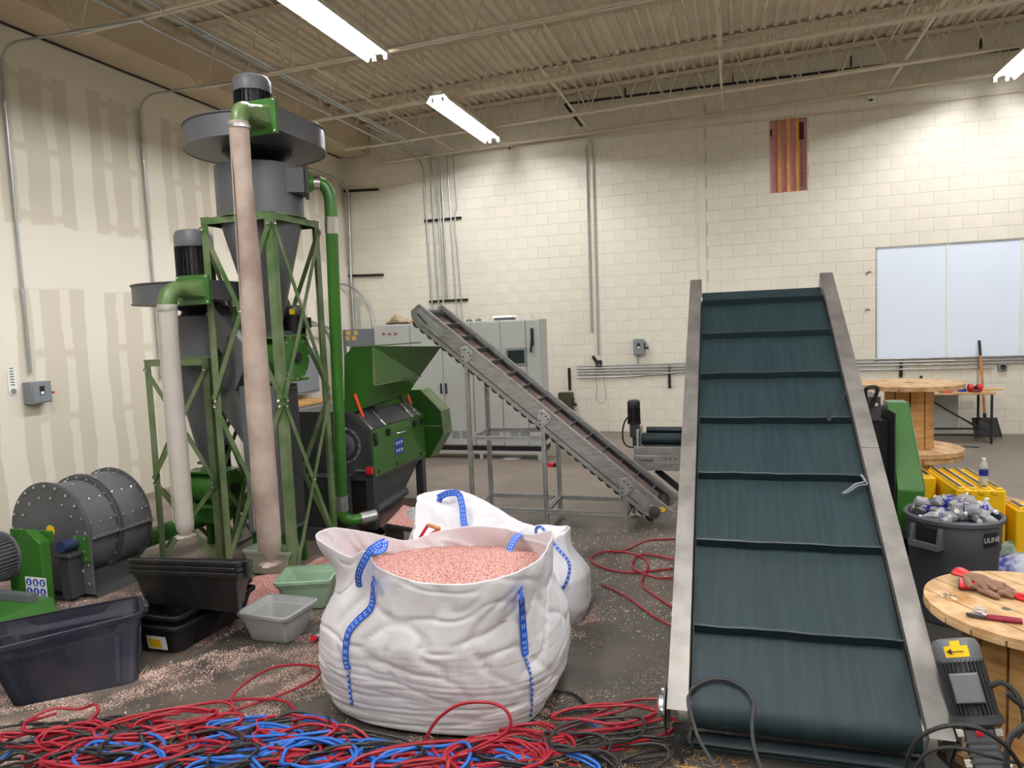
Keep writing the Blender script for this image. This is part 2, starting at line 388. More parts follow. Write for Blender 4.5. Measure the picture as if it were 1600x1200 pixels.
cand.sort(); proto = B(); block_shape(proto, 0, BL, 0, BH)
pm = proto.mesh('block', m_block, smooth=False, org=(0, 0, 0))
for i, (_, x, z) in enumerate(cand):
    if i < 300:
        o = bpy.data.objects.new('block', pm); COL.objects.link(o); o.parent = wall_back; o.location = (x, 0, z)
    else: block_shape(rest, x, x+BL, z, z+BH)
obj('block', rest, m_block, wall_back, smooth=False, kind='stuff')
obj('pilaster_strip', B().box(PIL[0]+.004, D-.004, 0, PIL[1]-.004, D+.05, 6.4), m_block, wall_back, smooth=False)

# opening with pink foam board and studs, top right of the window wall
ho = thing('wall_opening', (0.87, D, 4.06), 'tall opening high in the block wall showing pink foam board and three studs', 'opening')
x0, x1, z0, z1 = HOLE
obj('foam_board', B().box(x0, D+.13, z0, x1, D+.16, z1), m_pinkins, ho, smooth=False)
for a in (0.22, 0.46, 0.70):
    xx = x0+(x1-x0)*a; obj('stud', B().box(xx, D+.07, z0, xx+.055, D+.128, z1), m_stud, ho, smooth=False)
b = B().box(x0-.0, D+.0, z0-.0, x0+.012, D+.13, z1).box(x1-.012, D, z0, x1, D+.13, z1).box(x0, D, z1-.012, x1, D+.13, z1)
obj('reveal', b, m_mortar, ho, smooth=False)
b = B().box(x1-.125, D+.125, z0+.86, x1-.045, D+.1295, z1-.08).box(x0+.006, D+.125, z1-.26, x0+.05, D+.1295, z1-.14)
obj('dark_print', b, m_purple, ho, smooth=False)
tx = text('print_lettering', 'FOAM BOARD INSULATION', 0.062, (x1-.075, D+.128, z0+.48), (0,0,1), (-1,0,0), m_purple, ho)
tx = text('print_lettering', 'INSULATION', 0.07, (x0+.30, D+.128, z0+.55), (0,0,1), (-1,0,0), m_purple, ho)
# window: white translucent sheets in a thin frame
wd = thing('window_1', (3.7, D, 1.22), 'wide window covered with white translucent sheets behind thin joints', 'window'); wd['kind'] = 'structure'
x0, x1, z0, z1 = WIN
obj('window_frame', B().box(x0, D+.004, z0, x0+.02, D+.06, z1).box(x1-.02, D+.004, z0, x1, D+.06, z1).box(x0, D+.004, z1-.02, x1, D+.06, z1).box(x0, D+.004, z0, x1, D+.06, z0+.025), m_alu, wd, smooth=False)
for i in range(3):
    a = x0+.02+(x1-x0-.04)/3*i; w_ = (x1-x0-.04)/3
    obj('pane', B().box(a+.004, D+.02, z0+.025, a+w_-.004, D+.03, z1-.02), m_poly, wd, smooth=False)
    if i: obj('mullion', B().box(a-.014, D+.002, z0+.02, a+.014, D+.05, z1-.02), m_white, wd, smooth=False)
obj('window_sill', B().box(x0-.02, D-.02, z0-.03, x1+.02, D+.05, z0), m_alu, wd, smooth=False)

# roof deck in sheets of corrugated steel
ceil = bpy.data.objects.new('ceiling', None); COL.objects.link(ceil); ceil['kind'] = 'structure'
P6 = 0.1524; prof = []
nr = 6
for i in range(nr):
    a = i*P6; prof += [(a, 0), (a+.045, 0), (a+.058, .036), (a+P6-.013, .036)]
prof.append((nr*P6, 0))
db = B(); n = len(prof)
db.v = [(x, YF, z) for x, z in prof]+[(x, D+.02, z) for x, z in prof]
db.f = [(i, i+1, i+1+n, i+n) for i in range(n-1)]
dm = db.mesh('deck_sheet', m_ceil, smooth=False, org=(0, 0, 0))
x = XL
while x < XR:
    o = bpy.data.objects.new('deck_sheet', dm); COL.objects.link(o); o.parent = ceil
    o.location = (x, 0, zdeck(x)+.012); o.rotation_euler = (0, -math.atan(SLOPE), 0); x += nr*P6*.9999
obj('roof_slab', B().box(XL-.2, YF-.2, 6.6, XR+.2, D+.3, 6.7), m_dark, ceil, smooth=False)

# open-web joists
def joist(y, label):
    x0, x1 = -7.2, 8.5
    r = thing('roof_joist', (x0, y, 5.3), label, 'joist')
    zt = lambda x: zdeck(x)-.002
    zb = lambda x: zdeck(x)-.78
    b = B()
    for sg in (-1, 1):
        b.angle((x0, y+sg*.010, zt(x0)), (x1, y+sg*.010, zt(x1)), (0, sg*.048, 0), (0, 0, -.05), .006)
    obj('top_chord', b, m_steelpaint, r, smooth=False)
    b = B(); xa = -6.55
    for sg in (-1, 1):
        b.angle((xa, y+sg*.010, zb(xa)), (x1, y+sg*.010, zb(x1)), (0, sg*.042, 0), (0, 0, .042), .006)
    obj('bottom_chord', b, m_steelpaint, r, smooth=False)
    pitch = .61; k = 0; xb = -6.45
    for sg in (1, -1):                        # two shared web shapes
        pass
    L = pitch/2
    shapes = {}
    for sg in (1, -1):
        q = B().cyl((0, 0, .01), (sg*(L-.03), 0, .74+SLOPE*sg*L), .0105, n=6)
        shapes[sg] = q.mesh('web_rod', m_steelpaint, org=(0, 0, 0))
    while xb < x1-.3 and xb < 7.4:
        for sg in (1, -1):
            if xb+sg*L < x0: continue
            o = bpy.data.objects.new('web_rod', shapes[sg]); COL.objects.link(o); o.parent = r
            o.location = (xb+sg*.012-x0, 0, zb(xb)-5.3)
        xb += pitch
    obj('end_rod', B().cyl((xa+.02, y, zb(xa)+.02), (x0+.05, y, zt(x0)-.04), .013, n=6), m_steelpaint, r)
    return r
JY = [12.62, 11.44, 9.74, 7.84, 6.0, 4.2, 2.4, .6, -1.2, -3.0, -4.6]
JL = ['beige open-web roof joist running right against the block wall', 'second roof joist from the block wall, behind the far lamp',
      'third roof joist from the block wall, over the near end of the far lamp', 'fourth roof joist from the block wall, where the near lamp ends',
      'fifth roof joist from the block wall, crossing the top left corner of the photo']
for i, y in enumerate(JY):
    j = joist(y, JL[i] if i < 5 else 'roof joist above and behind the camera')
    if i >= 5: j['group'] = 'roof joists out of the frame'
# bridging rods tying the joists together
def bridging(x, label):
    r = thing('joist_bridging', (x, 8, 5.36), label, 'brace')
    zz = zdeck(x)
    b = B().angle((x, 1.0, zz-.745), (x, 12.62, zz-.745), (.03, 0, 0), (0, 0, .03), .004); obj('lower_angle', b, m_steelpaint, r, smooth=False)
    b = B().angle((x, 1.0, zz-.10), (x, 12.62, zz-.10), (.03, 0, 0), (0, 0, .03), .004); obj('upper_angle', b, m_steelpaint, r, smooth=False)
for x, l in ((-4.95, 'bridging angle across the joists left of the far lamp'), (-2.4, 'bridging angle across the joists just right of the far lamp'),
             (-.17, 'bridging angle across the joists above the block wall strip'), (2.28, 'bridging angle across the joists above the pink opening, slanting right')):
    bridging(x, l)
# left bearing beam on the soffit edge
tb = B().angle((-6.86, YF, 6.0), (-6.86, D-.05, 6.0), (.06, 0, 0), (0, 0, -.06), .006); struct('trim_2', tb, m_steelpaint, smooth=False)
bp = thing('black_pipe', (1, 12.8, 5.9), 'black steel pipe running high along the block wall between the joists', 'pipe')
obj('pipe_run', B().tube([(-2.5, 12.45, 5.42), (-2.86, 12.83, 5.93), (-2.8, 12.86, 5.95), (8.5, 12.86, 5.80)], .022, 8), m_rubber, bp)
for xx in (-1.8, 0, 1.8, 3.6): obj('hanger', B().box(xx, 12.84, 5.93, xx+.02, 12.9, 6.08), m_rubber, bp, smooth=False)

# ------------------------------------------------------------------ lamps
def lamp(x, y0, y1, z, label, group=None):
    r = thing('ceiling_lamp', (x, (y0+y1)/2, z), label, 'lamp', group)
    b = B(); w = .165
    P = [(-w, 0), (-w*.62, .085), (-.02, .078), (0, .088), (.02, .078), (w*.62, .085), (w, 0)]
    Q = [(a, c+.006) for a, c in P]
    ring = [(x+a, c+z) for a, c in P]+[(x+a, c+z) for a, c in reversed(Q)]
    b.prism([(a, y0, c) for a, c in ring], (0, y1-y0, 0)); obj('reflector', b, m_reflect, r, smooth=False)
    b = B().box(x-.06, y0-.01, z+.078, x+.06, y1+.01, z+.14); obj('housing', b, m_reflect, r, smooth=False)
    for s in (-1, 1):
        obj('tube', B().cyl((x+s*.075, y0+.03, z+.052), (x+s*.075, y1-.03, z+.052), .019, n=8), m_tube, r)
        obj('socket', B().box(x+s*.075-.018, y0, z-.004, x+s*.075+.018, y0+.028, z+.06).box(x+s*.075-.018, y1-.028, z-.004, x+s*.075+.018, y1, z+.06), m_white, r, smooth=False)
    b = B()
    for yy in (y0+.3, y1-.3): b.cyl((x, yy, z+.14), (x, yy, z+.45), .004, n=5)
    obj('hanger_wire', b, m_galv, r)
lamp(-3.9, 9.40, 11.84, 5.16, 'twin tube strip lamp hanging in the middle of the photo before the block wall')
lamp(-3.9, 5.30, 7.74, 5.16, 'twin tube strip lamp at the top edge of the photo, nearest left')
lamp(3.66, 9.70, 12.14, 5.22, 'twin tube strip lamp cut by the right edge of the photo')
for x in (-3.9, 3.66):
    for y in (1.2, -2.9): lamp(x, y, y+2.44, 5.2, 'added twin tube strip lamp out of view, brightening the foreground', 'lamps out of the frame')
lamp(3.66, 5.4, 7.84, 5.2, 'added twin tube strip lamp out of view, brightening the foreground', 'lamps out of the frame')
for y in (-2.9, 1.2): lamp(-.1, y, y+2.44, 5.2, 'added twin tube strip lamp out of view, brightening the foreground', 'lamps out of the frame')  # centre row added to brighten the foreground, no such lamps known
# ------------------------------------------------------------------ conduits and boxes on the walls
def conduit(pts, r, label, name='conduit', sub=0, couplings=(), group=None, mt=None):
    r0 = pts[0] if len(pts[0]) == 3 else pts[0]
    o = thing(name, tuple(r0), label, 'pipe', group)
    P = smooth_path(pts, sub) if sub else [Vector(p) for p in pts]
    obj('tube', B().tube(P, r, 8), mt or m_conduit, o)
    for p, d in couplings:
        p = Vector(p); d = Vector(d).normalized(); obj('coupling', B().cyl(p-d*.03, p+d*.03, r*1.28, n=10), m_galv, o)
    return o
def bend(p0, pc, p1, r=.25, n=8):     # straight-arc-straight through the corner pc
    p0, pc, p1 = Vector(p0), Vector(pc), Vector(p1); a = (p0-pc).normalized(); b = (p1-pc).normalized()
    s, e = pc+a*r, pc+b*r; out = [p0]
    for i in range(n+1):
        t = i/n; out.append(s*(1-t)**2+pc*(2*t*(1-t))+e*t*t)
    return out+[p1]
xw = XL+.03
# left wall: two drops from the joists
conduit(bend((-5.6, 5.98, 5.22), (xw, 5.90, 5.24), (xw, 5.90, 1.72), .28), .0155, 'steel conduit dropping down the left wall to the grey switch box', couplings=[((xw, 5.9, 2.62), (0,0,1)), ((xw, 5.9, 4.6), (0,0,1))])
conduit(bend((-5.6, 7.83, 5.22), (xw, 7.76, 5.24), (xw, 7.76, 1.5), .3), .0155, 'steel conduit dropping down the left wall behind the shorter cyclone', couplings=[((xw, 7.76, 3.1), (0,0,1)), ((xw, 7.76, 4.4), (0,0,1))])
def switch_box(loc, w, h, d, nrm, label, m=None, handle='right', name='switch_box', lab=True):
    # box on a wall; nrm is the wall normal (+x or -y)
    o = thing(name, loc, label, 'switch box'); x, y, z = loc; m = m or m_cab2
    if nrm == 'x':
        T = lambda a, c, e: (x+c, y+a, z+e)
    else: T = lambda a, c, e: (x+a, y-c, z+e)
    def bx(b, a0, c0, e0, a1, c1, e1):
        p, q = T(a0, c0, e0), T(a1, c1, e1); return b.box(*[min(p[i], q[i]) for i in range(3)], *[max(p[i], q[i]) for i in range(3)])
    obj('body', bx(B(), -w/2, .005, -h/2, w/2, d, h/2), m, o, bevel=.004)
    obj('cover', bx(B(), -w/2+.015, d, -h/2+.015, w/2-.015, d+.008, h/2-.02), m, o, bevel=.003)
    b = bx(B(), w/2, d*.35, -.03, w/2+.02, d*.75, h*.25); obj('handle_base', b, m_black, o, smooth=False)
    b = bx(B(), w/2+.02, d*.4, -h*.12, w/2+.075, d*.65, -h*.02); obj('handle', b, m_red if handle == 'red' else m_black, o, bevel=.004, label='red handle' if handle == 'red' else None)
    if lab:
        obj('label_plate', bx(B(), -.03, d+.008, -.03, .03, d+.010, .07), m_black, o, smooth=False)
        obj('rating_sticker', bx(B(), -.02, d+.010, -.02, .02, d+.0115, .01), m_white, o, smooth=False)
    return o
switch_box((xw-.03, 5.93, 1.50), .24, .24, .13, 'x', 'grey switch box with a red handle on the left wall', handle='red')
g = thing('cup_hook_strip', (XL, 5.70, 1.66), 'white oval measuring dial card on the left wall above the switch box', 'gauge')
b = B(); P = [(XL+.002, 5.70+.05*cos(t), 1.62+.05*sin(t)-.08) for t in np.linspace(pi, 2*pi, 9)]+[(XL+.002, 5.70+.05*cos(t), 1.74+.05*sin(t)+.02) for t in np.linspace(0, pi, 9)]
obj('dial_card', b.prism(P, (.008, 0, 0)), m_white, g, smooth=False)
b = B()
for k in range(7): b.box(XL+.010, 5.675, 1.60+k*.03, XL+.012, 5.72, 1.61+k*.03)
obj('scale_marks', b, m_dark, g, smooth=False); obj('dial', B().lathe((XL+.010, 5.70, 1.535), [(.03, 0), (.03, .006), (.001, .006)], 16, (1,0,0)), m_cab2, g)
g.name = 'wall_thermometer'; g['label'] = 'narrow white wall thermometer on the left wall left of the switch box'; g['category'] = 'thermometer'

# long pairs under the joists, running to the block wall, then down as a bank
yb = D-.035
for i, (xa, zz, xe) in enumerate([(-5.40, 5.27, -5.33), (-5.34, 5.27, -5.20)]):
    conduit(bend((xa, .5, zz), (xa, yb-.02, zz), (xa, yb, 2.62), .32), .0155,
            ['steel conduit of the close pair under the joists, left one, dropping to the control cabinets', 'steel conduit of the close pair under the joists, right one, dropping to the control cabinets'][i],
            couplings=[((xa, 6.6, zz), (0,1,0)), ((xa, 9.7, zz), (0,1,0)), ((xa, yb, 3.6), (0,0,1))])
conduit(bend((-5.78, .5, 5.27), (-5.72, yb, 5.27), (-5.66, yb, 2.15), .3), .0165, 'single steel conduit under the joists, leftmost of the run, bending down the block wall', couplings=[((-5.78, 8.2, 5.27), (0,1,0)), ((-5.69, yb, 3.9), (0,0,1))])
conduit(bend((-5.66, 10.6, 5.36), (-5.56, yb, 5.36), (-5.53, yb, 2.15), .3), .0165, 'second steel conduit from the left in the bank on the block wall', couplings=[((-5.54, yb, 3.2), (0,0,1))])
conduit(bend((-5.45, yb, 4.95), (-5.45, yb, 4.9), (-5.43, yb, 2.15), .02), .0145, 'painted conduit in the middle of the bank on the block wall', mt=m_steelpaint, couplings=[((-5.44, yb, 3.32), (0,0,1))])
conduit([(-5.10, yb, 5.3), (-5.06, yb-.02, 5.0), (-5.04, yb-.02, 4.4), (-5.10, yb-.01, 4.1), (-5.08, yb-.01, 3.4), (-5.04, yb-.01, 2.15)], .012, 'flexible conduit at the right edge of the bank on the block wall', sub=6)
conduit([(-5.22, yb, 5.3), (-5.20, yb, 4.6), (-5.16, yb, 2.15)], .0135, 'thin steel conduit second from the right in the bank on the block wall', couplings=[((-5.17, yb, 2.95), (0,0,1))])
def strut(p0, p1, label, w=.042, h=.042, dots=True):
    o = thing('strut_channel', tuple(p0), label, 'bracket'); p0 = Vector(p0); p1 = Vector(p1); d = (p1-p0)
    u = Vector((0,0,1)) if abs(d.z) < .1 else Vector((1,0,0))
    b = B(); y = p0.y
    # C profile open to the room
    for s in (-1, 1): b.beam(p0+u*(s*w/2), p1+u*(s*w/2), .035, .004, u)
    b.beam(p0+Vector((0, .017, 0)), p1+Vector((0, .017, 0)), .004, w, u)
    obj('channel', b, m_galv if not dots else m_brown, o, smooth=False)
    n = int(d.length/.055); b = B(); dn = d.normalized()
    for i in range(n):
        c = p0+dn*((i+.5)*.055)+Vector((0, .012, 0)); b.beam(c-dn*.016, c+dn*.016, .004, w*.45, u)
    obj('slots', b, m_black, o, smooth=False, kind='stuff'); return o
strut((-5.76, yb+.01, 4.12), (-4.98, yb+.01, 4.12), 'upper strut channel behind the conduit bank on the block wall')
strut((-5.74, yb+.01, 2.56), (-4.92, yb+.01, 2.56), 'lower strut channel behind the conduit bank, above the small conveyor')
strut(tuple(PY(534, 299, yb)), tuple(PY(591, 296, yb)), 'upper dark strut channel on the block wall near the left corner')
strut(tuple(PY(542, 431, yb)), tuple(PY(599, 429.5, yb)), 'lower dark strut channel on the block wall near the left corner')
conduit([(XL+.02, .5, 5.485), (XL+.02, D-.1, 5.485)], .011, 'thin dark cable running along the top of the left wall under the soffit', name='wall_cable', mt=m_rubber)
# corner conduits
a = PY(531, 300, yb)
conduit([(-7.35, 11.3, 5.0), (-7.3, 12.2, 4.98), (-7.32, 12.75, 4.85), (-7.38, yb, 4.5), (-7.42, yb, 3.2), (-7.42, yb, 2.1)], .028, 'thick steel conduit bending down the back left corner of the room', sub=6)
conduit([(-7.46, 12.2, 3.0), (-7.3, 12.7, 2.92), (-7.05, yb, 2.55), (-6.98, yb, 2.1)], .022, 'curved steel conduit ending at the grey panel in the back corner', sub=6)
conduit([(-7.30, yb, 2.75), (-7.28, yb, 2.1)], .016, 'short straight conduit above the grey panel in the back corner')

# conduit along the block wall at the foot of the joists
zc = 5.30
conduit([tuple(PY(673, 243, yb)), tuple(PY(716, 242, yb)), tuple(PY(732, 234, yb)), tuple(PY(790, 229, yb)), tuple(PY(912, 217, yb)), tuple(PY(1140, 194, yb)), tuple(PY(1360, 171, yb)), (4.9, yb, zc-.06)], .014, 'painted conduit running along the top of the block wall under the joists', mt=m_steelpaint)
for (px, py, l) in ((796, 229, 'small white junction box with a lamp on the top conduit, left'), (1361, 153, 'small white junction box on the top conduit, right, under the lamp')):
    p = PY(px, py, D-.05); o = thing('junction_box', tuple(p), l, 'junction box')
    obj('box', B().box(p.x-.06, p.y-.03, p.z-.02, p.x+.06, p.y+.045, p.z+.045), m_white, o, bevel=.005)
    obj('lens', B().lathe(p+Vector((0, 0, -.02)), [(.03, 0), (.026, -.02), (.001, -.03)], 12), m_black, o)
# pair dropping at x about 920
a = PY(915, 225, yb); c = PY(925, 519, yb)
conduit([(a.x, yb, a.z-.02), (a.x-.0, yb, c.z)], .015, 'left of two painted conduits dropping down the block wall, ending in a loose tail', mt=m_conduit, couplings=[((a.x, yb, c.z+.06), (0,0,1))])
a = PY(923, 225, yb)
conduit(bend((a.x-.45, yb, a.z+.12), (a.x+.02, yb, a.z+.12), (a.x+.02, yb, 1.42), .18), .0135, 'right of two painted conduits dropping down the block wall to the outlet', mt=m_conduit, couplings=[((a.x+.02, yb, PY(931, 387, yb).z), (0,0,1))])
o = thing('wall_outlet', tuple(PY(936, 567, yb)), 'black outlet with a plugged adapter on the block wall above the conduit bank', 'outlet')
p = PY(936, 567, D)
obj('outlet_box', B().box(p.x-.055, D-.05, p.z-.07, p.x+.055, D-.002, p.z+.05), m_black, o, bevel=.004)
obj('adapter', B().beam((p.x-.10, D-.07, p.z+.13), (p.x-.01, D-.08, p.z-.0), .05, .05), m_black, o, bevel=.006)
obj('socket_face', B().box(p.x-.03, D-.054, p.z-.05, p.x+.03, D-.051, p.z-.01), m_cab2, o, smooth=False)
q = smooth_path([PY(932, 575, yb), PY(931, 590, yb), PY(933, 610, yb), PY(931, 622, yb), PY(937, 630, yb), PY(943, 629, yb), PY(947, 620, yb), PY(944, 598, yb), PY(943, 575, yb)], 5)
tag(obj('charger_lead', B().tube(q, .0035, 5), m_rubber, org=q[0]), 'thin dark lead hanging in a loop from the black outlet on the block wall', 'cable')
# horizontal bank low on the block wall
for i in range(5):
    z = 1.235-.052*i; x0 = -2.83; x1 = 6.5
    zs = [z, z, z, z]
    xe = x1 if i < 3 else (.9 if i == 3 else -1.0)
    pts = [(x0, yb, z), (xe, yb, z)] if i < 4 else [(x0, yb, z-.01), (-1.9, yb, z-.01), (-1.5, yb, z+.02), (xe, yb, z+.045)]
    conduit(pts, .0125, ['topmost', 'second', 'middle', 'fourth', 'lowest'][i]+' of the five horizontal conduits low on the block wall', sub=0,
            couplings=[((x, yb, z), (1,0,0)) for x in (-2.3-.02*i, .2+.04*i, 2.9, 3.26)] if i < 3 else [])
for px, top, bot, l in ((889, 575, 610, 'strut bracket of the low conduit bank above the brown box'), (1045.5, 571, 607, 'strut bracket of the low conduit bank left of the large conveyor'), (1408, 562, 590, 'strut bracket of the low conduit bank behind the far cable spool')):
    p = PY(px, top, yb); q = PY(px, bot, yb); strut((p.x, yb+.012, p.z), (p.x, yb+.012, q.z), l)
switch_box(tuple(PY(999, 542, D-.01)), .185, .29, .10, 'y', 'grey switch box on the block wall left of the large conveyor')
p = PY(999, 555, yb); conduit([(p.x-.03, yb, p.z), (p.x-.03, yb, 1.24)], .015, 'short conduit below the grey switch box on the block wall')
switch_box(tuple(PY(886, 629, D-.01)), .26, .40, .16, 'y', 'dark brown metal box on the block wall behind the small conveyor', m=m_brown, lab=False)
o = thing('round_outlet', tuple(PY(1565, 573, D)), 'grey square box with a round black outlet on the block wall under the window', 'outlet')
p = PY(1565, 573, D)
obj('box', B().box(p.x-.06, D-.06, p.z-.06, p.x+.06, D-.002, p.z+.05), m_cab2, o, bevel=.006)
obj('socket', B().lathe((p.x, D-.06, p.z), [(.038, 0), (.038, .012), (.03, .015), (.001, .006)], 20, (0,-1,0)), m_black, o)
p = PY(1552, 572, D); conduit([(1.2, yb, 1.06), (p.x-.02, yb, 1.06)], .0125, 'single conduit below the bank leading to the round outlet')
p = PY(1412, 622, D); 
o = thing('wall_bolt', tuple(PY(1439, 589, D)), 'small black wall bolt above the far cable spool', 'bolt'); p = PY(1439, 589, D)
obj('head', B().box(p.x-.02, D-.02, p.z-.02, p.x+.02, D, p.z+.02), m_black, o, bevel=.003)
# duct panel on the block wall right of bank: pipe column near x 1370 (drop by the window)
# loose wires sprouting from the wall left of the window
for k, (px, py) in enumerate(((1362, 425), (1360, 485))):
    p = PY(px, py, D-.002); b = B()
    for j in range(4): b.tube(smooth_path([p, p+Vector((-.05-.03*j*random.random(), -.03, .05*random.random()-.01)), p+Vector((-.08, -.05, -.06+.05*j*random.random()))], 4), .0025, 4)
    tag(obj('wire_tuft', b, m_rubber, org=p), ['upper', 'lower'][k]+' tuft of cut wires sticking out of the wall left of the window', 'wire')
# ------------------------------------------------------------------ control cabinets
def cabinets():
    Yc = 10.15; dpt = .42; zt = 2.11; z0 = .20
    # right double cabinet
    xs = [PY(700, 600, Yc).x, PY(786, 600, Yc).x]
    xL = PY(648, 600, Yc).x-.05; xR = -2.97
    xm = -3.84
    for (a, b_, lab, kind) in ((-4.86, xm, 'pale grey control cabinet behind the small conveyor, left one with a black door latch', 0), (xm, -2.76, 'pale grey control cabinet with a touch screen and black rotary switch', 1)):
        r = thing('control_cabinet', ((a+b_)/2, Yc+.2, 0), lab, 'cabinet')
        obj('body', B().box(a+.003, Yc+.02, z0, b_-.003, Yc+dpt, zt), m_cab, r, bevel=.006)
        mid = a+(b_-a)*.52 if kind == 0 else a+(b_-.24-a)*.55
        xe = b_ if kind == 0 else b_-.22
        for i, (p, q) in enumerate(((a, mid), (mid, xe))):
            d = obj('door', B().box(p+.006, Yc-.004, z0+.02, q-.006, Yc+.018, zt-.02), m_cab, r, bevel=.004)
            if i == 0 or kind == 0:
                obj('latch', B().box(q-.055 if i == 0 else p+.03, Yc-.03, 1.02, q-.03 if i == 0 else p+.055, Yc-.004, 1.18), m_black, d, bevel=.004)
            g = B()
            for k in range(9):
                for n in range(2): g.box(p+.10+n*.16, Yc-.006, z0+.12+k*.014, p+.23+n*.16, Yc-.0045, z0+.127+k*.014)
            obj('vent', g, m_panelgrey, d, smooth=False)
        b = B().box(a+.003, Yc+.03, z0-.07, b_-.003, Yc+dpt-.02, z0); obj('plinth', b, m_black, r, smooth=False)
        b = B().box(a, Yc+.0, z0-.115, b_, Yc+.04, z0-.072)
        for x in (a+.05, b_-.10): b.box(x, Yc+.0, 0, x+.05, Yc+.04, z0-.115); b.box(x, Yc+dpt-.06, 0, x+.05, Yc+dpt-.02, z0-.115)
        b.box(a, Yc+dpt-.06, z0-.115, b_, Yc+dpt-.02, z0-.072)
        obj('stand', b, m_cab, r, smooth=False)
        if kind:
            obj('side_panel', B().box(xe+.004, Yc-.004, z0+.02, b_-.006, Yc+.018, zt-.02), m_cab, r, bevel=.004)
            p, q = PY(790, 544, Yc), PY(824, 571, Yc)
            s = obj('touch_screen', B().box(p.x, Yc-.022, q.z, q.x, Yc-.004, p.z), m_cab2, r, bevel=.003)
            obj('display', B().box(p.x+.035, Yc-.025, q.z+.035, q.x-.035, Yc-.0222, p.z-.035), m_screen, s, smooth=False)
            w = thing_part = obj('rotary_switch', B().box(xe+.085, Yc-.035, 1.72, xe+.125, Yc-.004, 1.98), m_black, r, bevel=.004)
            obj('switch_lever', B().beam((xe+.105, Yc-.05, 1.80), (xe+.085, Yc-.06, 1.62), .03, .03), m_black, w, bevel=.004)
            e = B().lathe((xe+.09, Yc+.1, zt+.02), [(.02, 0), (.02, .01)], 10)
            ring = [(xe+.09+.022*cos(t), Yc+.1, zt+.035+.022*sin(t)) for t in np.linspace(0, 2*pi, 13)[:-1]]
            obj('lifting_eye', B().tube(ring, .006, 6, closed=True), m_galv, r)
    # left cabinet with three lamps
    a, b_ = -5.49, -4.87; r = thing('control_cabinet', (-5.18, Yc+.2, 0), 'pale grey control cabinet with three red buttons behind the green hopper', 'cabinet')
    obj('body', B().box(a, Yc+.02, .2, b_, Yc+dpt, zt+.01), m_cab, r, bevel=.006)
    obj('door', B().box(a+.01, Yc-.004, .22, b_-.01, Yc+.018, zt-.01), m_cab, r, bevel=.004)
    obj('plinth', B().box(a, Yc+.03, 0, b_, Yc+dpt, .2), m_black, r, smooth=False)
    for px in (600, 609.5, 618.5):
        p = PY(px, 521, Yc); q = obj('push_button', B().lathe((p.x, Yc-.004, p.z), [(.024, 0), (.024, .012), (.017, .014)], 14, (0,-1,0), cap=True), m_galv, r)
        obj('button_cap', B().lathe((p.x, Yc-.018, p.z-.004), [(.017, 0), (.015, .016), (.001, .018)], 12, (0,-1,0)), m_red, q)
    # things on the tops
    p = PY(787, 494, Yc+.15); o = thing('roof_vent', (p.x, Yc+.2, zt), 'flat white vent cover on top of the cabinet with the touch screen', 'vent')
    obj('collar', B().box(p.x-.13, Yc+.08, zt, p.x+.13, Yc+.34, zt+.04), m_panelgrey, o, smooth=False)
    obj('hood', B().hexa([(p.x-.165, Yc+.05, zt+.04), (p.x+.165, Yc+.05, zt+.04), (p.x+.165, Yc+.37, zt+.04), (p.x-.165, Yc+.37, zt+.04)], [(p.x-.14, Yc+.08, zt+.075), (p.x+.14, Yc+.08, zt+.075), (p.x+.14, Yc+.34, zt+.075), (p.x-.14, Yc+.34, zt+.075)]), m_white, o, bevel=.006)
    for i, px in enumerate((733, 747.5)):
        p = PY(px, 500, Yc+.1); o = thing('lifting_bracket', (p.x, Yc+.1, zt), ['left', 'right'][i]+' small silver lifting bracket standing on the cabinet top', 'bracket')
        obj('plate', B().prism([(p.x-.055, Yc+.1, zt), (p.x+.055, Yc+.1, zt), (p.x+.04, Yc+.1, zt+.035), (p.x, Yc+.1, zt+.06), (p.x-.04, Yc+.1, zt+.035)], (0, .008, 0)), m_galv, o, smooth=False)
        b = B().bolt((p.x-.025, Yc+.1, zt+.02), (0,-1,0)).bolt((p.x+.025, Yc+.1, zt+.02), (0,-1,0)); obj('screw', b, m_black, o)
    # crumpled canvas on the left cabinet
    b = B(); n = 14; rings = []
    for i in range(n):
        t = i/(n-1); ring = []
        for j in range(10):
            g = 2*pi*j/10; rr = .05+.09*sin(pi*t)*(1+.4*noise.noise(Vector((i*.9, j*1.3, 2))))
            ring.append((-5.33+.42*t, Yc+.2+cos(g)*.10, zt+.01+max(0, (.04+.13*math.exp(-((t-.38)/.22)**2)+.04*math.exp(-((t-.85)/.1)**2))*(.5+.5*sin(g))*(1+.3*noise.noise(Vector((i*.7, j, 5)))))))
        rings.append(ring)
    b.shell(rings, True, True); tag(obj('canvas_cover', b, m_canvas, org=(-5.2, Yc+.2, zt)), 'crumpled brown canvas lying on top of the cabinet with red buttons', 'cloth')
cabinets()

# grey steel panel in the far left corner, with stickers
r = thing('electrical_panel', (-7.2, 12.6, 1.0), 'dark grey electrical panel with four yellow stickers in the back left corner', 'electrical panel')
obj('body', B().box(-7.47, 12.55, .55, -6.35, D-.01, 2.08), m_panelgrey, r, bevel=.006)
obj('door', B().box(-7.40, 12.535, .62, -6.42, 12.552, 2.02), m_panelgrey, r, bevel=.003)
for px, py in ((544, 520), (556, 520), (543, 528.5), (553, 528.5)):
    p = PY(px, py, 12.53); obj('sticker', B().box(p.x-.05, 12.531, p.z-.043, p.x+.05, 12.5345, p.z+.043), m_cardb, r, smooth=False)
p = PY(544, 546, 12.53); obj('name_strip', B().box(p.x-.03, 12.531, p.z-.06, p.x+.03, 12.5345, p.z+.06), m_white, r, smooth=False)

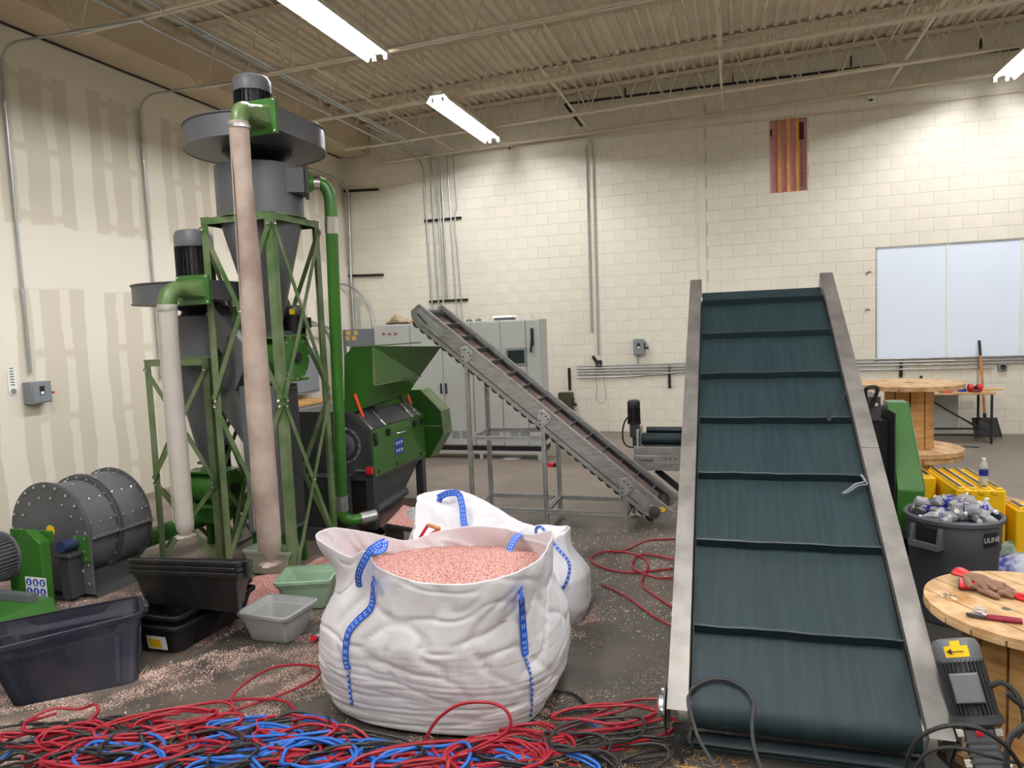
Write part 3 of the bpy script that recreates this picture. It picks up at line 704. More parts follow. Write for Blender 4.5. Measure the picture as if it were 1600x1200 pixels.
# disconnect with red lever, left wall behind the towers
def xbox(b, px0, py0, px1, py1, xx, d):
    p, q = PX(px0, py0, xx), PX(px1, py1, xx); return b.box(xx-d, min(p.y, q.y), min(p.z, q.z), xx, max(p.y, q.y), max(p.z, q.z))
r = thing('wall_disconnect', (XL+.1, 10.2, 1.3), 'tall grey disconnect box with a red lever on the left wall behind the towers', 'switch box')
c = PX(480, 572, XL+.3)
obj('body', B().box(XL+.005, c.y-.55, .98, XL+.30, c.y+.35, 1.78), m_cab2, r, bevel=.006)
obj('cover', B().box(XL+.30, c.y-.50, 1.02, XL+.315, c.y+.30, 1.74), m_cab2, r, bevel=.004)
obj('lever', B().beam((XL+.32, c.y+.36, 1.55), (XL+.36, c.y+.50, 1.72), .04, .04), m_red, r, bevel=.006, label='red lever')
obj('lever_base', B().box(XL+.28, c.y+.35, 1.40, XL+.34, c.y+.40, 1.60), m_panelgrey, r, smooth=False)
for k, (p, q) in enumerate((((XL+.15, c.y-.4, 1.78), (XL+.2, c.y+1.0, 1.3)), ((XL+.22, c.y-.2, 1.78), (XL+.28, c.y+1.1, 1.2)))):
    P = smooth_path([p, (p[0], p[1]+.1, 2.15-.08*k), (p[0]+.03, p[1]+.6, 2.28-.1*k), (q[0], q[1]-.1, 2.0), (q[0], q[1], 1.2), (q[0], q[1], .3)], 7)
    tag(obj('flexible_conduit', B().tube(P, .028, 8), m_conduit, org=P[0]), ['upper', 'lower'][k]+' silver flexible conduit arching out of the tall grey disconnect box', 'pipe')
r = thing('welder_cabinet', (XL+.5, 9.4, 0), 'pale slotted machine cabinet on the floor behind the tall tower', 'cabinet')
c = PX(490, 670, XL+.75); y0 = c.y-.7; y1 = c.y+.6
obj('body', B().box(XL+.1, y0, .12, XL+.75, y1, .86), m_cab, r, bevel=.01)
b = B()
for k in range(11):
    for n in range(5): b.box(XL+.751, y0+.12+n*.22, .25+k*.05, XL+.753, y0+.27+n*.22, .262+k*.05)
obj('louvre', b, m_panelgrey, r, smooth=False, kind='stuff')
obj('wooden_top', B().box(XL+.08, y0-.03, .86, XL+.78, y1+.03, .90), m_wood, r, smooth=False, bevel=.004)
obj('foot', B().box(XL+.15, y0+.05, 0, XL+.25, y0+.15, .12).box(XL+.6, y0+.05, 0, XL+.7, y0+.15, .12).box(XL+.6, y1-.15, 0, XL+.7, y1-.05, .12).box(XL+.15, y1-.15, 0, XL+.25, y1-.05, .12), m_black, r, smooth=False)
hc = Vector((XL+.55, y0+.35, .90)); r = thing('hard_hat', hc, 'yellow hard hat lying on the pale slotted cabinet', 'helmet')
obj('shell', B().lathe(hc, [(.14, .012), (.135, .05), (.115, .10), (.075, .14), (.02, .155), (.001, .156)], 20), m_yellow, r)
obj('brim', B().lathe(hc, [(.12, .004), (.175, .006), (.178, .014), (.13, .022)], 20), m_yellow, r)
# ------------------------------------------------------------------ motors and socks
def motor(name, c, ax, r, L, label=None, cat='motor', parent=None, cap=m_grey2, body=m_black, box=None, flange=True, fin_n=26, frac=.30):
    """c = foot of the motor on its flange, ax = direction towards the fan cover"""
    c = Vector(c); ax = Vector(ax).normalized()
    o = thing(name, c, label, cat) if parent is None else parent
    Pn = (lambda n: n)
    a = ax.cross(Vector((0,1,0)) if abs(ax.y) < .9 else Vector((1,0,0))).normalized(); b_ = ax.cross(a)
    body_o = obj('motor_body' if parent is not None else 'body', B().lathe(c, [(r*.45, 0), (r*.86, .0), (r*.86, L*(1-frac)), (r*.5, L*(1-frac))], 24, ax), body, o)
    f = B()
    for k in range(fin_n):
        g = 2*pi*k/fin_n; dv = a*cos(g)+b_*sin(g); f.beam(c+dv*r*.92+ax*(L*.04), c+dv*r*.92+ax*(L*(1-frac)), .004, r*.16, dv)
    obj('cooling_fins', f, body, o, smooth=False, kind='stuff')
    k0 = L*(1-frac)
    obj('fan_cover', B().lathe(c, [(r*.98, k0-.01), (r, k0+.01), (r, L*.9), (r*.88, L*.975), (r*.6, L), (.001, L)], 28, ax), cap, o)
    if flange: obj('flange', B().lathe(c, [(.001, -.004), (r*1.06, -.004), (r*1.06, .014), (r*.8, .014)], 28, ax), body, o)
    if box is not None:
        d = Vector(box).normalized(); p = c+d*(r*1.08)+ax*(L*.42); s = ax.cross(d).normalized()
        q = [p+d*(-.02)+s*(i*r*.5)+ax*(j*L*.17) for i, j in ((-1,-1),(1,-1),(1,1),(-1,1))]
        bx = obj('terminal_box', B().hexa(q, [v+d*.06 for v in q]), cap if cap is m_grey2 else body, o, bevel=.004)
    return o
def sock(name, top, length, r0, r1, mt, label, tied=True):
    o = thing(name, (top[0], top[1], top[2]-length), label, 'filter sock')
    n = 34; m_ = 20; rings = []
    for i in range(n):
        t = i/(n-1); z = top[2]-length*t; r = float(np.interp(t, [0, .04, .12, .35, .62, 1], [r0, r0*.98, r0*.86 if tied else r0*.92, r0+(r1-r0)*.3, r1, r1*.94]))
        if t > .955: r *= max(.25, 1-((t-.955)/.045)**2*.72)
        ring = []
        for j in range(m_):
            g = 2*pi*j/m_; w = 1+.035*noise.noise(Vector((cos(g)*1.6, sin(g)*1.6, z*7)))+.03*noise.noise(Vector((cos(g)*.8, sin(g)*.8, z*1.5+9)))
            ring.append((top[0]+.006*sin(z*3)+cos(g)*r*w, top[1]+sin(g)*r*w, z))
        rings.append(ring)
    obj('fabric_tube', B().shell(rings, True, True), mt, o)
    zc = top[2]-.035
    obj('clamp', B().lathe((top[0], top[1], zc), [(r0*1.03, -.012), (r0*1.06, -.012), (r0*1.06, .012), (r0*1.03, .012)], 20), m_galv, o)
    obj('seam', B().tube([(top[0]-r0*.65-(r1-r0)*t*.7, top[1]-r0*.80-(r1-r0)*t*.7, top[2]-.06-(length*.9)*t) for t in np.linspace(0, 1, 12)], .004, 5), mt, o)
    zb = top[2]-length; b = B()
    for k in range(9):
        g = 2*pi*k/9; d = Vector((cos(g), sin(g), 0)); p = Vector((top[0], top[1], zb+.012))
        s = Vector((-sin(g), cos(g), 0)); w = .03
        q = p+d*(.06+.02*(k % 2))+Vector((0, 0, -.035 if tied else -.012))
        b.hexa([p-s*.01, p+s*.01, p+s*.01+Vector((0,0,.004)), p-s*.01+Vector((0,0,.004))], [q-s*w, q+s*w, q+s*w+Vector((0,0,.006)), q-s*w+Vector((0,0,.006))])
    obj('gathered_end', b, mt, o, smooth=False)
    return o

# ------------------------------------------------------------------ angle-iron towers
def tower(x0, x1, y0, y1, zt, panels, label, dark=False):
    o = thing('cyclone_stand', ((x0+x1)/2, (y0+y1)/2, 0), label, 'frame')
    s = .066
    for cx, sx in ((x0, 1), (x1, -1)):
        for cy, sy in ((y0, 1), (y1, -1)):
            l = obj('leg', B().angle((cx, cy, 0), (cx, cy, zt), (sx*s, 0, 0), (0, sy*s, 0), .006), m_green_f, o, smooth=False)
            obj('foot_plate', B().box(cx-.02, cy-.02, 0, cx+sx*s+.02*0+.02, cy+sy*s*1+.02, .008) if sx > 0 and sy > 0 else B().box(min(cx, cx+sx*s)-.02, min(cy, cy+sy*s)-.02, 0, max(cx, cx+sx*s)+.02, max(cy, cy+sy*s)+.02, .008), m_green_f, l, smooth=False)
    for cx in (x0, x1):
        for cy in (y0, y1): obj('corner_plate', B().box(min(cx, cx+(s if cx == x0 else -s))-.006, min(cy, cy+(s if cy == y0 else -s))-.006, zt, max(cx, cx+(s if cx == x0 else -s))+.006, max(cy, cy+(s if cy == y0 else -s))+.006, zt+.006), m_green_f, o, smooth=False)
    e = .0075
    faces = [((x0, y0-e), (x1, y0-e), (0, -1, 0)), ((x1+e, y0), (x1+e, y1), (1, 0, 0)), ((x1, y1+e), (x0, y1+e), (0, 1, 0)), ((x0-e, y1), (x0-e, y0), (-1, 0, 0))]
    for (p, q, nv) in faces:
        nv = Vector(nv)
        a = Vector((p[0], p[1], zt)); b_ = Vector((q[0], q[1], zt))
        dr = (b_-a).normalized()*.0025
        obj('top_rail', B().angle(a-nv*(e-.002)+dr, b_-nv*(e-.002)-dr, (0, 0, -s*.8), -nv*s, .006), m_green_f, o, smooth=False)
        bb = B()
        for (za, zb) in panels:
            for k, (u, v) in enumerate((((p, za), (q, zb)), ((q, za), (p, zb)))):
                U = Vector((u[0][0], u[0][1], u[1])); V = Vector((v[0][0], v[0][1], v[1])); sh = nv*(.006*k)
                d = (V-U).normalized(); U2 = U+d*.02; V2 = V-d*.02
                obj('brace', B().beam(U2+sh, V2+sh, .005, .042, d.cross(nv)), m_green_f, o, smooth=False)
                bb.bolt(U+d*.05+nv*(.01+.006*k), nv, .013, .01)
            bb.bolt((Vector((p[0]+q[0], p[1]+q[1], za+zb))/2)+nv*.014, nv, .014, .01)
            for w in (p, q): bb.bolt(Vector((w[0], w[1], zb))+nv*.012+(Vector((q[0]-p[0], q[1]-p[1], 0)).normalized()*(.033 if w is p else -.033)), nv, .013, .01)
        obj('bolts', bb, m_bright, o, smooth=False, kind='stuff')
    return o
T1 = (-4.20, -3.52, 4.925, 5.61); C1 = (-3.86, 5.27); Z1 = 3.01
T2 = (-4.96, -4.28, 4.98, 5.66); C2 = (-4.62, 5.32); Z2 = 1.85
tower(*T1, Z1, [(2.96, 1.49), (1.49, .04)], 'tall green angle-iron stand carrying the taller cyclone')
tower(*T2, Z2, [(1.80, .78), (.78, .04)], 'shorter green angle-iron stand carrying the shorter cyclone')

def cyclone(c, zb, zt, r, tip_z, tip_r, vz0, vz1, vr, mz, label, outl, mr):
    x, y = c; o = thing('cyclone_separator', (x, y, zb), label, 'cyclone')
    obj('body', B().lathe((x, y, 0), [(r*.9, zb+.01), (r, zb+.01), (r, zt), (r*.82, zt+.012), (r*.62, zt+.012)], 48), m_grey, o)
    obj('mount_ring', B().lathe((x, y, 0), [(r-.005, zb+.002), (r+.02, zb+.002), (r+.02, zb+.014), (r-.005, zb+.014)], 48), m_green_f, o)
    rc = min(r*.96, .325)
    obj('cone', B().lathe((x, y, 0), [(rc, zb), (rc, zb-.06), (tip_r, tip_z), (tip_r+.03, tip_z), (tip_r+.03, tip_z-.012)], 40), m_grey, o)
    obj('neck', B().lathe((x, y, 0), [(r*.62, zt), (r*.55, zt+.05), (r*.80, vz0-.03), (r*.80, vz0)], 32), m_black, o)
    # volute fan housing: flat drum with a straight outlet duct leaving towards -y
    n = 48; ro = vr
    P = []
    for k in range(n+1):
        g = 2*pi*k/n*.826; P.append((x+ro*cos(g), y+ro*sin(g)))
    # g from 0 (the +x side) round over +y and -x to -y, then straight outlet on the +x side
    w = outl; x1 = x+ro; yo = y-ro*.94
    P += [(x1-w, yo), (x1, yo)]
    fan = obj('fan_housing', B().prism([(a, b_, vz0) for a, b_ in P], (0, 0, vz1-vz0)), m_grey, o, ang=20)
    rim = []
    lip = [(x+(a-x)*1.012, y+(b_-y)*1.012) for a, b_ in P[:n+1]]
    obj('housing_lip', B().tube([(a, b_, vz1) for a, b_ in lip], .006, 5).tube([(a, b_, vz0) for a, b_ in lip], .006, 5), m_grey2, fan)
    m_ = motor('fan_motor', (x, y-.01, vz1+.012), (0, 0, 1), mr, mz-vz1-.012, parent=o)
    # outlet flange, green transition and elbow
    fx = x1-w/2; fz = (vz0+vz1)/2; hw, hh = w/2+.03, (vz1-vz0)/2+.04
    fl = obj('outlet_flange', B().box(fx-hw, yo-.03, fz-hh, fx+hw, yo-.018, fz+hh).box(fx-hw, yo-.012, fz-hh, fx+hw, yo, fz+hh), m_green, o, bevel=.002)
    b = B()
    for sx in (-1, 1):
        for sz in (-1, 1): b.bolt((fx+sx*(hw-.018), yo-.03, fz+sz*(hh-.018)), (0,-1,0), .012, .01)
    obj('bolts', b, m_bright, fl, smooth=False, kind='stuff')
    return o, (fx, yo-.03, fz, w/2, (vz1-vz0)/2)
cy1, f1 = cyclone(C1, Z1, 3.44, .355, 2.06, .10, 3.58, 3.76, .565, 4.20, 'taller grey cyclone with a round fan housing and motor on top', .30, .155)
cy2, f2 = cyclone(C2, Z2, 2.22, .275, .90, .09, 2.34, 2.50, .535, 2.99, 'shorter grey cyclone with a round fan housing, behind the left sock', .26, .165)
def outlet(par, f, sx, sy, sr, drop):
    fx, fy, fz, hw, hh = f
    # square to round, then a bend down; (sx, sy) is where the sock hangs
    d = Vector((sx-fx, sy-fy, 0)); L = d.length; d.normalize(); s = Vector((-d.y, d.x, 0)); n = 20
    rings = []
    for i in range(7):
        t = i/6; c = Vector((fx, fy, fz))+d*(L-sr*2.0)*t
        ring = []
        for j in range(n):
            g = 2*pi*j/n; cs, sn = cos(g), sin(g); q = max(abs(cs), abs(sn)); a = cs/q*hw, sn/q*hh
            k = min(1, t*1.15)
            ring.append(c+(Vector((1,0,0)) if t < .1 else s*(-1 if s.x < 0 else 1))*(a[0]*(1-k)+cs*sr*k)+Vector((0,0,1))*(a[1]*(1-k)+sn*sr*k))
        rings.append(ring)
    obj('outlet_transition', B().shell(rings, False, False), m_green_w, par, ang=28)
    c0 = Vector((fx, fy, fz))+d*(L-sr*2.0); R = sr*2.0
    pts = [c0-d*.01]+[c0+d*(R*sin(g))+Vector((0,0,-R*(1-cos(g)))) for g in np.linspace(0, pi/2, 12)]
    pts.append(pts[-1]+Vector((0,0,-.04)))
    obj('outlet_elbow', B().tube(pts, sr, 20), m_green_w, par, ang=50)
    return pts[-1]
p1 = PY(374, 190, 4.42); e1 = outlet(cy1, f1, p1.x, 4.42, .062, 0)
p2 = PY(261, 482, 4.52); e2 = outlet(cy2, f2, p2.x, 4.52, .066, 0)
zb1 = PY(425, 878, 4.42).z; zb2 = PY(290, 838, 4.52).z
sock('filter_sock', (e1.x, e1.y, e1.z+.05), e1.z+.05-zb1, .070, .092, m_sock, 'long dusty pink filter sock hanging from the taller cyclone')
sock('filter_sock', (e2.x, e2.y, e2.z+.05), e2.z+.05-zb2, .073, .074, m_sock2, 'shorter pale filter sock hanging from the shorter cyclone at the left', tied=False)

# inlet of the tall cyclone: tangential box on the +x side, flange, then pipework down to the granulator
di = Vector((.84, .54, 0)).normalized(); si = Vector((di.y, -di.x, 0)); E_ = Vector((C1[0], C1[1], 3.30))+si*.15+di*.375
def _ob(c0, c1, hw, hh): return B().hexa([c0-si*hw-Vector((0,0,hh)), c0+si*hw-Vector((0,0,hh)), c0+si*hw+Vector((0,0,hh)), c0-si*hw+Vector((0,0,hh))], [c1-si*hw-Vector((0,0,hh)), c1+si*hw-Vector((0,0,hh)), c1+si*hw+Vector((0,0,hh)), c1-si*hw+Vector((0,0,hh))])
obj('inlet_box', _ob(E_-di*.38, E_, .12, .10), m_grey, cy1, bevel=.003)
obj('inlet_flange', _ob(E_, E_+di*.03, .14, .115), m_black, cy1, bevel=.004)
xp, yp = E_.x, E_.y
r = thing('suction_pipe', (xp, yp, 2), 'green pipe with steel couplings rising beside the tall stand to the taller cyclone', 'pipe')
pr = .053
R_ = E_+di*.20; xt, yt = R_.x, R_.y
pts0 = [(xp, yp, 3.32), (xp+.05, yp, 3.315), (xp+.10, yp, 3.30)]
obj('inlet_reducer', B().tube([E_+di*.03, E_+di*.08], [.085, pr], 20), m_green, r)
obj('coupling', B().tube([E_+di*.065, E_+di*.12], pr*1.07, 20), m_bright, r)
top = [E_+di*.115]+[E_+di*(.115+.085*sin(g))+Vector((0, 0, -.16*(1-cos(g)))) for g in np.linspace(.15, pi/2, 10)]+[Vector((xt, yt, 3.0))]
obj('upper_elbow', B().tube(top, pr, 20), m_green, r)
pb = PY(534, 775, 5.80)
A_, Bq = Vector((xt, yt, 3.02)), Vector((pb.x, 5.80, pb.z))
dd = (Bq-A_).normalized()
obj('coupling', B().cyl(A_, A_+dd*.14, pr*1.07, n=20), m_bright, r)
obj('riser', B().cyl(A_+dd*.12, Bq, pr, n=24), m_green, r)
obj('coupling', B().cyl(Bq-dd*.01, Bq+dd*.14, pr*1.08, n=20), m_galv, r)
C_ = Bq+dd*.13
el = smooth_path([C_, C_+Vector((0, .01, -.07)), C_+Vector((.05, .05, -.12)), C_+Vector((.12, .12, -.125))], 5)
obj('lower_elbow', B().tube(el, pr*1.04, 20), m_green, r)
obj('coupling', B().tube([el[-1], el[-1]+Vector((.10, .12, .012))], pr*1.08, 20), m_galv, r)

# rotary valves
def rotary_valve(c, L, r, label, feet=None, up_h=.06, hopper=None):
    x, y, z = c; o = thing('rotary_valve', (x, y, z-r), label, 'valve')
    obj('drum', B().lathe((x-L/2, y, z), [(r*.98, .0), (r*.98, L)], 36, (1,0,0)), m_green, o)
    for s in (-1, 1):
        xx = x+s*L/2-.008
        pl = obj('end_plate', B().lathe((xx, y, z), [(.001, 0), (r*1.16, 0), (r*1.16, .016), (.001, .016)], 36, (1,0,0)), m_green, o)
        b = B()
        for k in range(16):
            g = 2*pi*k/16; b.bolt((xx+(.016 if s > 0 else 0), y+cos(g)*r*1.06, z+sin(g)*r*1.06), (s, 0, 0), .012, .01)
            b.bolt((xx+(.0 if s > 0 else .016), y+cos(g)*r*1.06, z+sin(g)*r*1.06), (-s, 0, 0), .012, .01)
        obj('bolts', b, m_bright, pl, smooth=False, kind='stuff')
        obj('bearing', B().cyl((xx+(.016 if s > 0 else 0), y, z), (xx+(.05 if s > 0 else -.035), y, z), .045, n=16), m_black, pl)
    obj('upper_flange', B().box(x-L/2-.01, y-r, z+r*1.0, x+L/2+.01, y+r, z+r*1.12), m_green, o, bevel=.003)
    obj('lower_flange', B().box(x-L/2-.01, y-r, z-r*1.18, x+L/2+.01, y+r, z-r*1.04), m_green, o, bevel=.003)
    if hopper:
        h = hopper; a = L/2-.01
        obj('hopper', B().hexa([(x-h[1], y-.06, z-r*1.18-h[0]), (x+h[1], y-.06, z-r*1.18-h[0]), (x+h[1], y+.06, z-r*1.18-h[0]), (x-h[1], y+.06, z-r*1.18-h[0])],
                         [(x-a, y-r*.8, z-r*1.18), (x+a, y-r*.8, z-r*1.18), (x+a, y+r*.8, z-r*1.18), (x-a, y+r*.8, z-r*1.18)]), m_green, o, smooth=False)
    return o
v1 = rotary_valve((-3.80, 5.27, 1.83), .36, .175, 'green rotary valve with bolted end plates under the taller cyclone')
b = B().box(-3.96, 5.13, 2.02, -3.70, 5.40, 2.06); obj('adapter', b, m_grey, v1, bevel=.003)
g1 = thing('gear_motor', (-3.50, 5.44, 1.98), 'black upright motor beside the green rotary valve of the taller cyclone', 'motor')
c = PY(461, 525, 5.46)
motor('x', (c.x, 5.46, c.z), (0,0,1), .098, .27, parent=g1, cap=m_dark, body=m_black, box=(1, 0, 0))
obj('gearbox', B().box(c.x-.06, 5.38, c.z-.16, c.x+.06, 5.54, c.z-.004), m_black, g1, bevel=.01)
obj('yellow_sticker', B().box(c.x+.03, 5.46-.105, c.z+.19, c.x+.075, 5.46-.09, c.z+.235), m_ystick, g1, smooth=False)
g1.location = g1.location
v2 = rotary_valve((-4.60, 5.32, .66), .40, .145, 'green rotary valve with bolted end plates under the shorter cyclone', hopper=(.16, .10))
g2 = thing('gear_motor', (-4.86, 5.62, .8), 'black upright motor behind the lower green rotary valve', 'motor')
motor('x', (-4.90, 5.75, .74), (0,0,1), .11, .34, parent=g2, cap=m_dark, body=m_black)
obj('gearbox', B().box(-4.97, 5.66, .58, -4.83, 5.84, .736), m_black, g2, bevel=.01)
b = B().box(-4.98, 5.60, 0, -4.93, 5.65, .58).box(-4.87, 5.85, 0, -4.82, 5.90, .58).box(-4.99, 5.60, .55, -4.81, 5.90, .58); obj('bracket', b, m_green_d, g2, smooth=False)
# green conveying pipe between the drum fan and the lower valve
P0, P1 = PZ(226, 842, .27), PZ(388, 783, .27)
r = thing('conveying_pipe', tuple(P0), 'fat green pipe running from the grey drum fan under the lower rotary valve', 'pipe')
obj('tube', B().cyl(P0, P1, .085, n=24), m_green, r)
obj('end_bend', B().tube(smooth_path([P1, P1+Vector((.10, .12, .03)), P1+Vector((.16, .22, .12))], 4), .085, 20), m_green_d, r)
md = (P0+P1)/2
obj('stand', B().beam(md+Vector((.2,.1,-.06)), (md.x+.27, md.y+.15, .0), .04, .04).beam(md+Vector((.2,.1,-.06)), (md.x+.05, md.y+.22, .0), .04, .04), m_green_d, r, smooth=False)

# grey zigzag separator column between the two stands
r = thing('zigzag_separator', (-3.88, 5.30, 0), 'grey zigzag separator column standing inside the tall stand', 'separator')
xa, xb, ya, yb_ = -4.08, -3.73, 5.10, 5.44
obj('column', B().box(xa, ya, .32, xb, yb_, 1.60), m_grey2, r, bevel=.004)
obj('side_door', B().box(xb+.002, ya+.03, .36, xb+.02, yb_-.03, 1.56), m_dark, r, bevel=.004)
b = B()
for zz in (.5, .95, 1.4): b.bolt((xb+.02, ya+.05, zz), (1,0,0), .02, .03)
obj('door_knobs', b, m_black, r)
b = B(); 
for x in (xa+.02, xb-.06):
    for y in (ya+.02, yb_-.06): b.beam((x+.02, y+.02, .33), (x+.02+(.03 if x > -3.9 else -.03), y+.02, 0), .04, .04)
obj('legs', b, m_green_d, r, smooth=False, kind='stuff')
pl = obj('rating_plate', B().box(xb-.13, ya-.003, 1.37, xb-.03, ya-.0005, 1.45), m_black, r, smooth=False)
obj('rating_print', B().box(xb-.12, ya-.004, 1.415, xb-.09, ya-.0032, 1.44).box(xb-.08, ya-.004, 1.415, xb-.045, ya-.0032, 1.44).box(xb-.12, ya-.004, 1.38, xb-.045, ya-.0032, 1.39), m_white, pl, smooth=False)
# zig-zag duct leaning over to the short cyclone
zz = [(-4.42, 2.24), (-4.12, 1.86), (-4.30, 1.55), (-4.06, 1.20)]
for k in range(3):
    (ax, az), (bx_, bz) = zz[k], zz[k+1]; w = .11
    d = Vector((bx_-ax, 0, bz-az)).normalized(); nn = Vector((-d.z, 0, d.x))
    a0, a1 = Vector((ax, 5.16-.004*k, az)), Vector((bx_, 5.16-.004*k, bz))
    e = d*.05
    obj('duct', B().prism([a0-nn*w-e*0, a1-nn*w+e, a1+nn*w+e, a0+nn*w-e*0], (0, .26+.008*k, 0)), m_grey2, r, bevel=.003)
# ------------------------------------------------------------------ granulator (green, its long side along y, front towards +x)
def granulator():
    o = thing('granulator', (-3.9, 6.8, 0), 'green and dark grey plastic granulator with raised hopper and clamp levers', 'machine')
    X = -3.45; y0, y1 = 6.20, 7.44
    xb = -4.35
    # base frame
    for (x, y) in ((X-.09, y0), (X-.09, y1-.09), (xb, y0), (xb, y1-.09)):
        obj('leg', B().box(x, y, .04, x+.09, y+.09, .60), m_dark, o, bevel=.004)
    b = B().box(xb-.05, y0-.06, 0, X+.05, y0+.08, .045).box(xb-.05, y1-.08, 0, X+.05, y1+.06, .045).box(X-.1, y0-.06, 0, X+.05, y1+.06, .045).box(xb-.05, y0-.06, 0, xb+.1, y1+.06, .045)
    obj('base_frame', b, m_dark, o, bevel=.004)
    obj('base_tray', B().box(xb, y0+.05, .045, X, y1-.05, .07), mat('dusty_tray', srgb(120, 92, 86), .8, var=.1), o, smooth=False)
    obj('collar', B().box(xb, y0-.005, .545, X+.005, y1+.005, .70), m_dark, o, bevel=.004)
    # collecting bin under the chamber
    obj('discharge_bin', B().hexa([(xb+.35, y0+.35, .20), (X-.14, y0+.35, .20), (X-.14, y1-.35, .20), (xb+.35, y1-.35, .20)],
                       [(xb+.06, y0+.1, .56), (X-.02, y0+.1, .56), (X-.02, y1-.1, .56), (xb+.06, y1-.1, .56)]), m_grey, o, bevel=.004)
    obj('discharge_pipe', B().cyl((X-.14, y0-.1, .17), (X-.14, y1-.3, .22), .055, n=18), m_grey, o)
    b = B()
    for y in (y0+.03, y0+.12, y1-.03): b.bolt((X+.006, y, .60), (1, 0, 0), .012, .02)
    obj('bolts', b, m_bright, o, smooth=False, kind='stuff')
    # cutting chamber
    z0, z1 = .60, 1.05
    zt = 1.24; xt = X-.27
    prof = [(xb, z0), (X-.01, z0), (X-.01, z1), (xt, zt), (xb, zt)]
    obj('chamber', B().prism([(x, y0, z) for x, z in prof], (0, y1-y0, 0)), m_dark, o, bevel=.004)
    d = obj('front_door', B().box(X-.008, y0+.01, z0-.02, X+.012, y1-.01, z1+.005), m_green, o, bevel=.003)
    obj('seam_strip', B().box(X+.012, y0+.01, z1-.10, X+.014, y1-.01, z1-.094), m_green_d, d, smooth=False)
    P = PX(624, 697, X+.014)
    s = obj('safety_sticker', B().box(X+.0125, P.y-.09, P.z-.08, X+.0145, P.y+.09, P.z+.08), m_bluep, d, smooth=False)
    q = B()
    for i in range(2):
        for k in range(3):
            q.cyl((X+.0148, P.y-.055+i*.0+.055*k, P.z-.04+.08*i), (X+.0155, P.y-.055+.055*k, P.z-.04+.08*i), .017, n=8)
    obj('safety_symbols', q, m_white, s, smooth=False, kind='stuff')
    P = PX(625, 675, X+.014); obj('door_handle', B().tube([(X+.012, P.y-.07, P.z), (X+.04, P.y-.055, P.z), (X+.04, P.y+.055, P.z), (X+.012, P.y+.07, P.z)], .008, 6), m_bright, d)
    obj('knob', B().lathe((X+.012, y0+.06, z1-.13), [(.03, 0), (.03, .02), (.018, .03), (.001, .03)], 14, (1,0,0)), m_black, d)
    b = B()
    for y, z in ((y0+.10, z0+.02), (y0+.5, z0+.02), (y1-.15, z0+.02)): b.bolt((X+.012, y, z), (1,0,0), .018, .016)
    obj('door_bolts', b, m_dark, d, smooth=False, kind='stuff')
    # sloping cover with clamps
    n = Vector((zt-z1, 0, -(xt-X+.01))).normalized()
    if n.x < 0: n = -n
    sl = Vector((xt-X+.01, 0, zt-z1)).normalized()
    c = obj('top_cover', B().prism([Vector((X-.008, y0+.02, z1+.002))+n*.002, Vector((xt, y0+.02, zt+.002))+n*.002, Vector((xt, y0+.02, zt+.002))+n*.014, Vector((X-.008, y0+.02, z1+.002))+n*.014], (0, y1-y0-.04, 0)), m_grey, o, bevel=.002)
    b = B()
    for y in (y0+.33, y0+.40, y0+.55, y0+.62, y1-.40, y1-.30): b.bolt(Vector((X-.06, y, z1))+sl*.03+n*.02+Vector((0,0,.04)), n, .013, .012)
    obj('cover_bolts', b, m_bright, c, smooth=False, kind='stuff')
    for y, col in ((y0+.04, m_orange), (y0+.33, m_black), (y1-.27, m_black), (y1-.10, m_orange)):
        cl = obj('toggle_clamp', B().beam(Vector((X-.02, y, z1-.02))+n*.03, Vector((X-.02, y, z1))+sl*.20+n*.05, .035, .02, n), m_bright, o, bevel=.004)
        obj('clamp_foot', B().box(X+.012, y-.03, z1-.10, X+.035, y+.03, z1-.03), m_black, cl, bevel=.004)
        a = Vector((X-.02, y, z1))+sl*.14+n*.06
        obj('clamp_grip', B().cyl(a, a+sl*.10+Vector((0, 0, .17)), .017 if col is m_orange else .012, n=10), col, cl, label='orange grip' if col is m_orange else None)
    # end face: bearing, sticker, red latch
    e = obj('bearing_housing', B().lathe((X-.30, y0, .90), [(.001, .03), (.10, .03), (.12, .02), (.12, .0)], 28, (0,-1,0)), m_grey, o)
    obj('bearing_ring', B().lathe((X-.30, y0, .90), [(.185, .0), (.185, .012), (.16, .012), (.16, 0)], 32, (0,-1,0)), m_grey2, e)
    b = B()
    for k in range(14):
        g = 2*pi*k/14; b.bolt((X-.30+.172*cos(g), y0-.012, .90+.172*sin(g)), (0,-1,0), .014, .014)
    obj('bearing_bolts', b, m_bright, e, smooth=False, kind='stuff')
    obj('warning_sticker', B().lathe((X-.33, y0-.001, 1.15), [(.04, 0), (.04, .001), (.001, .001)], 20, (0,-1,0)), m_ystick, o)
    obj('end_bearing_cap', B().lathe((X-.30, y0-.03, .90), [(.001, .03), (.05, .03), (.06, 0)], 16, (0,-1,0)), m_dark, e)
    obj('rod', B().cyl((X-.16, y0-.05, .66), (X-.03, y0-.05, .66), .012, n=8), m_bright, o)
    obj('red_latch', B().box(X-.05, y0-.06, .62, X+.02, y0-.02, .69), m_red, o, bevel=.006, label='red latch')
    # hopper: wide box leaning out towards the front
    yy0, yy1 = y0+.05, y1-.09
    T = lambda px, py, y: PY(px, py, y)
    N = [T(538, 556, yy0), T(550, 543, yy0), T(583, 541, yy0), T(585, 602, yy0), T(568, 638, yy0), T(538, 652, yy0)]
    Fp = [T(690, 541, yy1), T(656, 588, yy1), T(640, 612, yy1)]
    A, Bn, Cn, Dn, En, Fn = N; G, H, I = Fp
    xl = A.x; zt2 = Bn.z
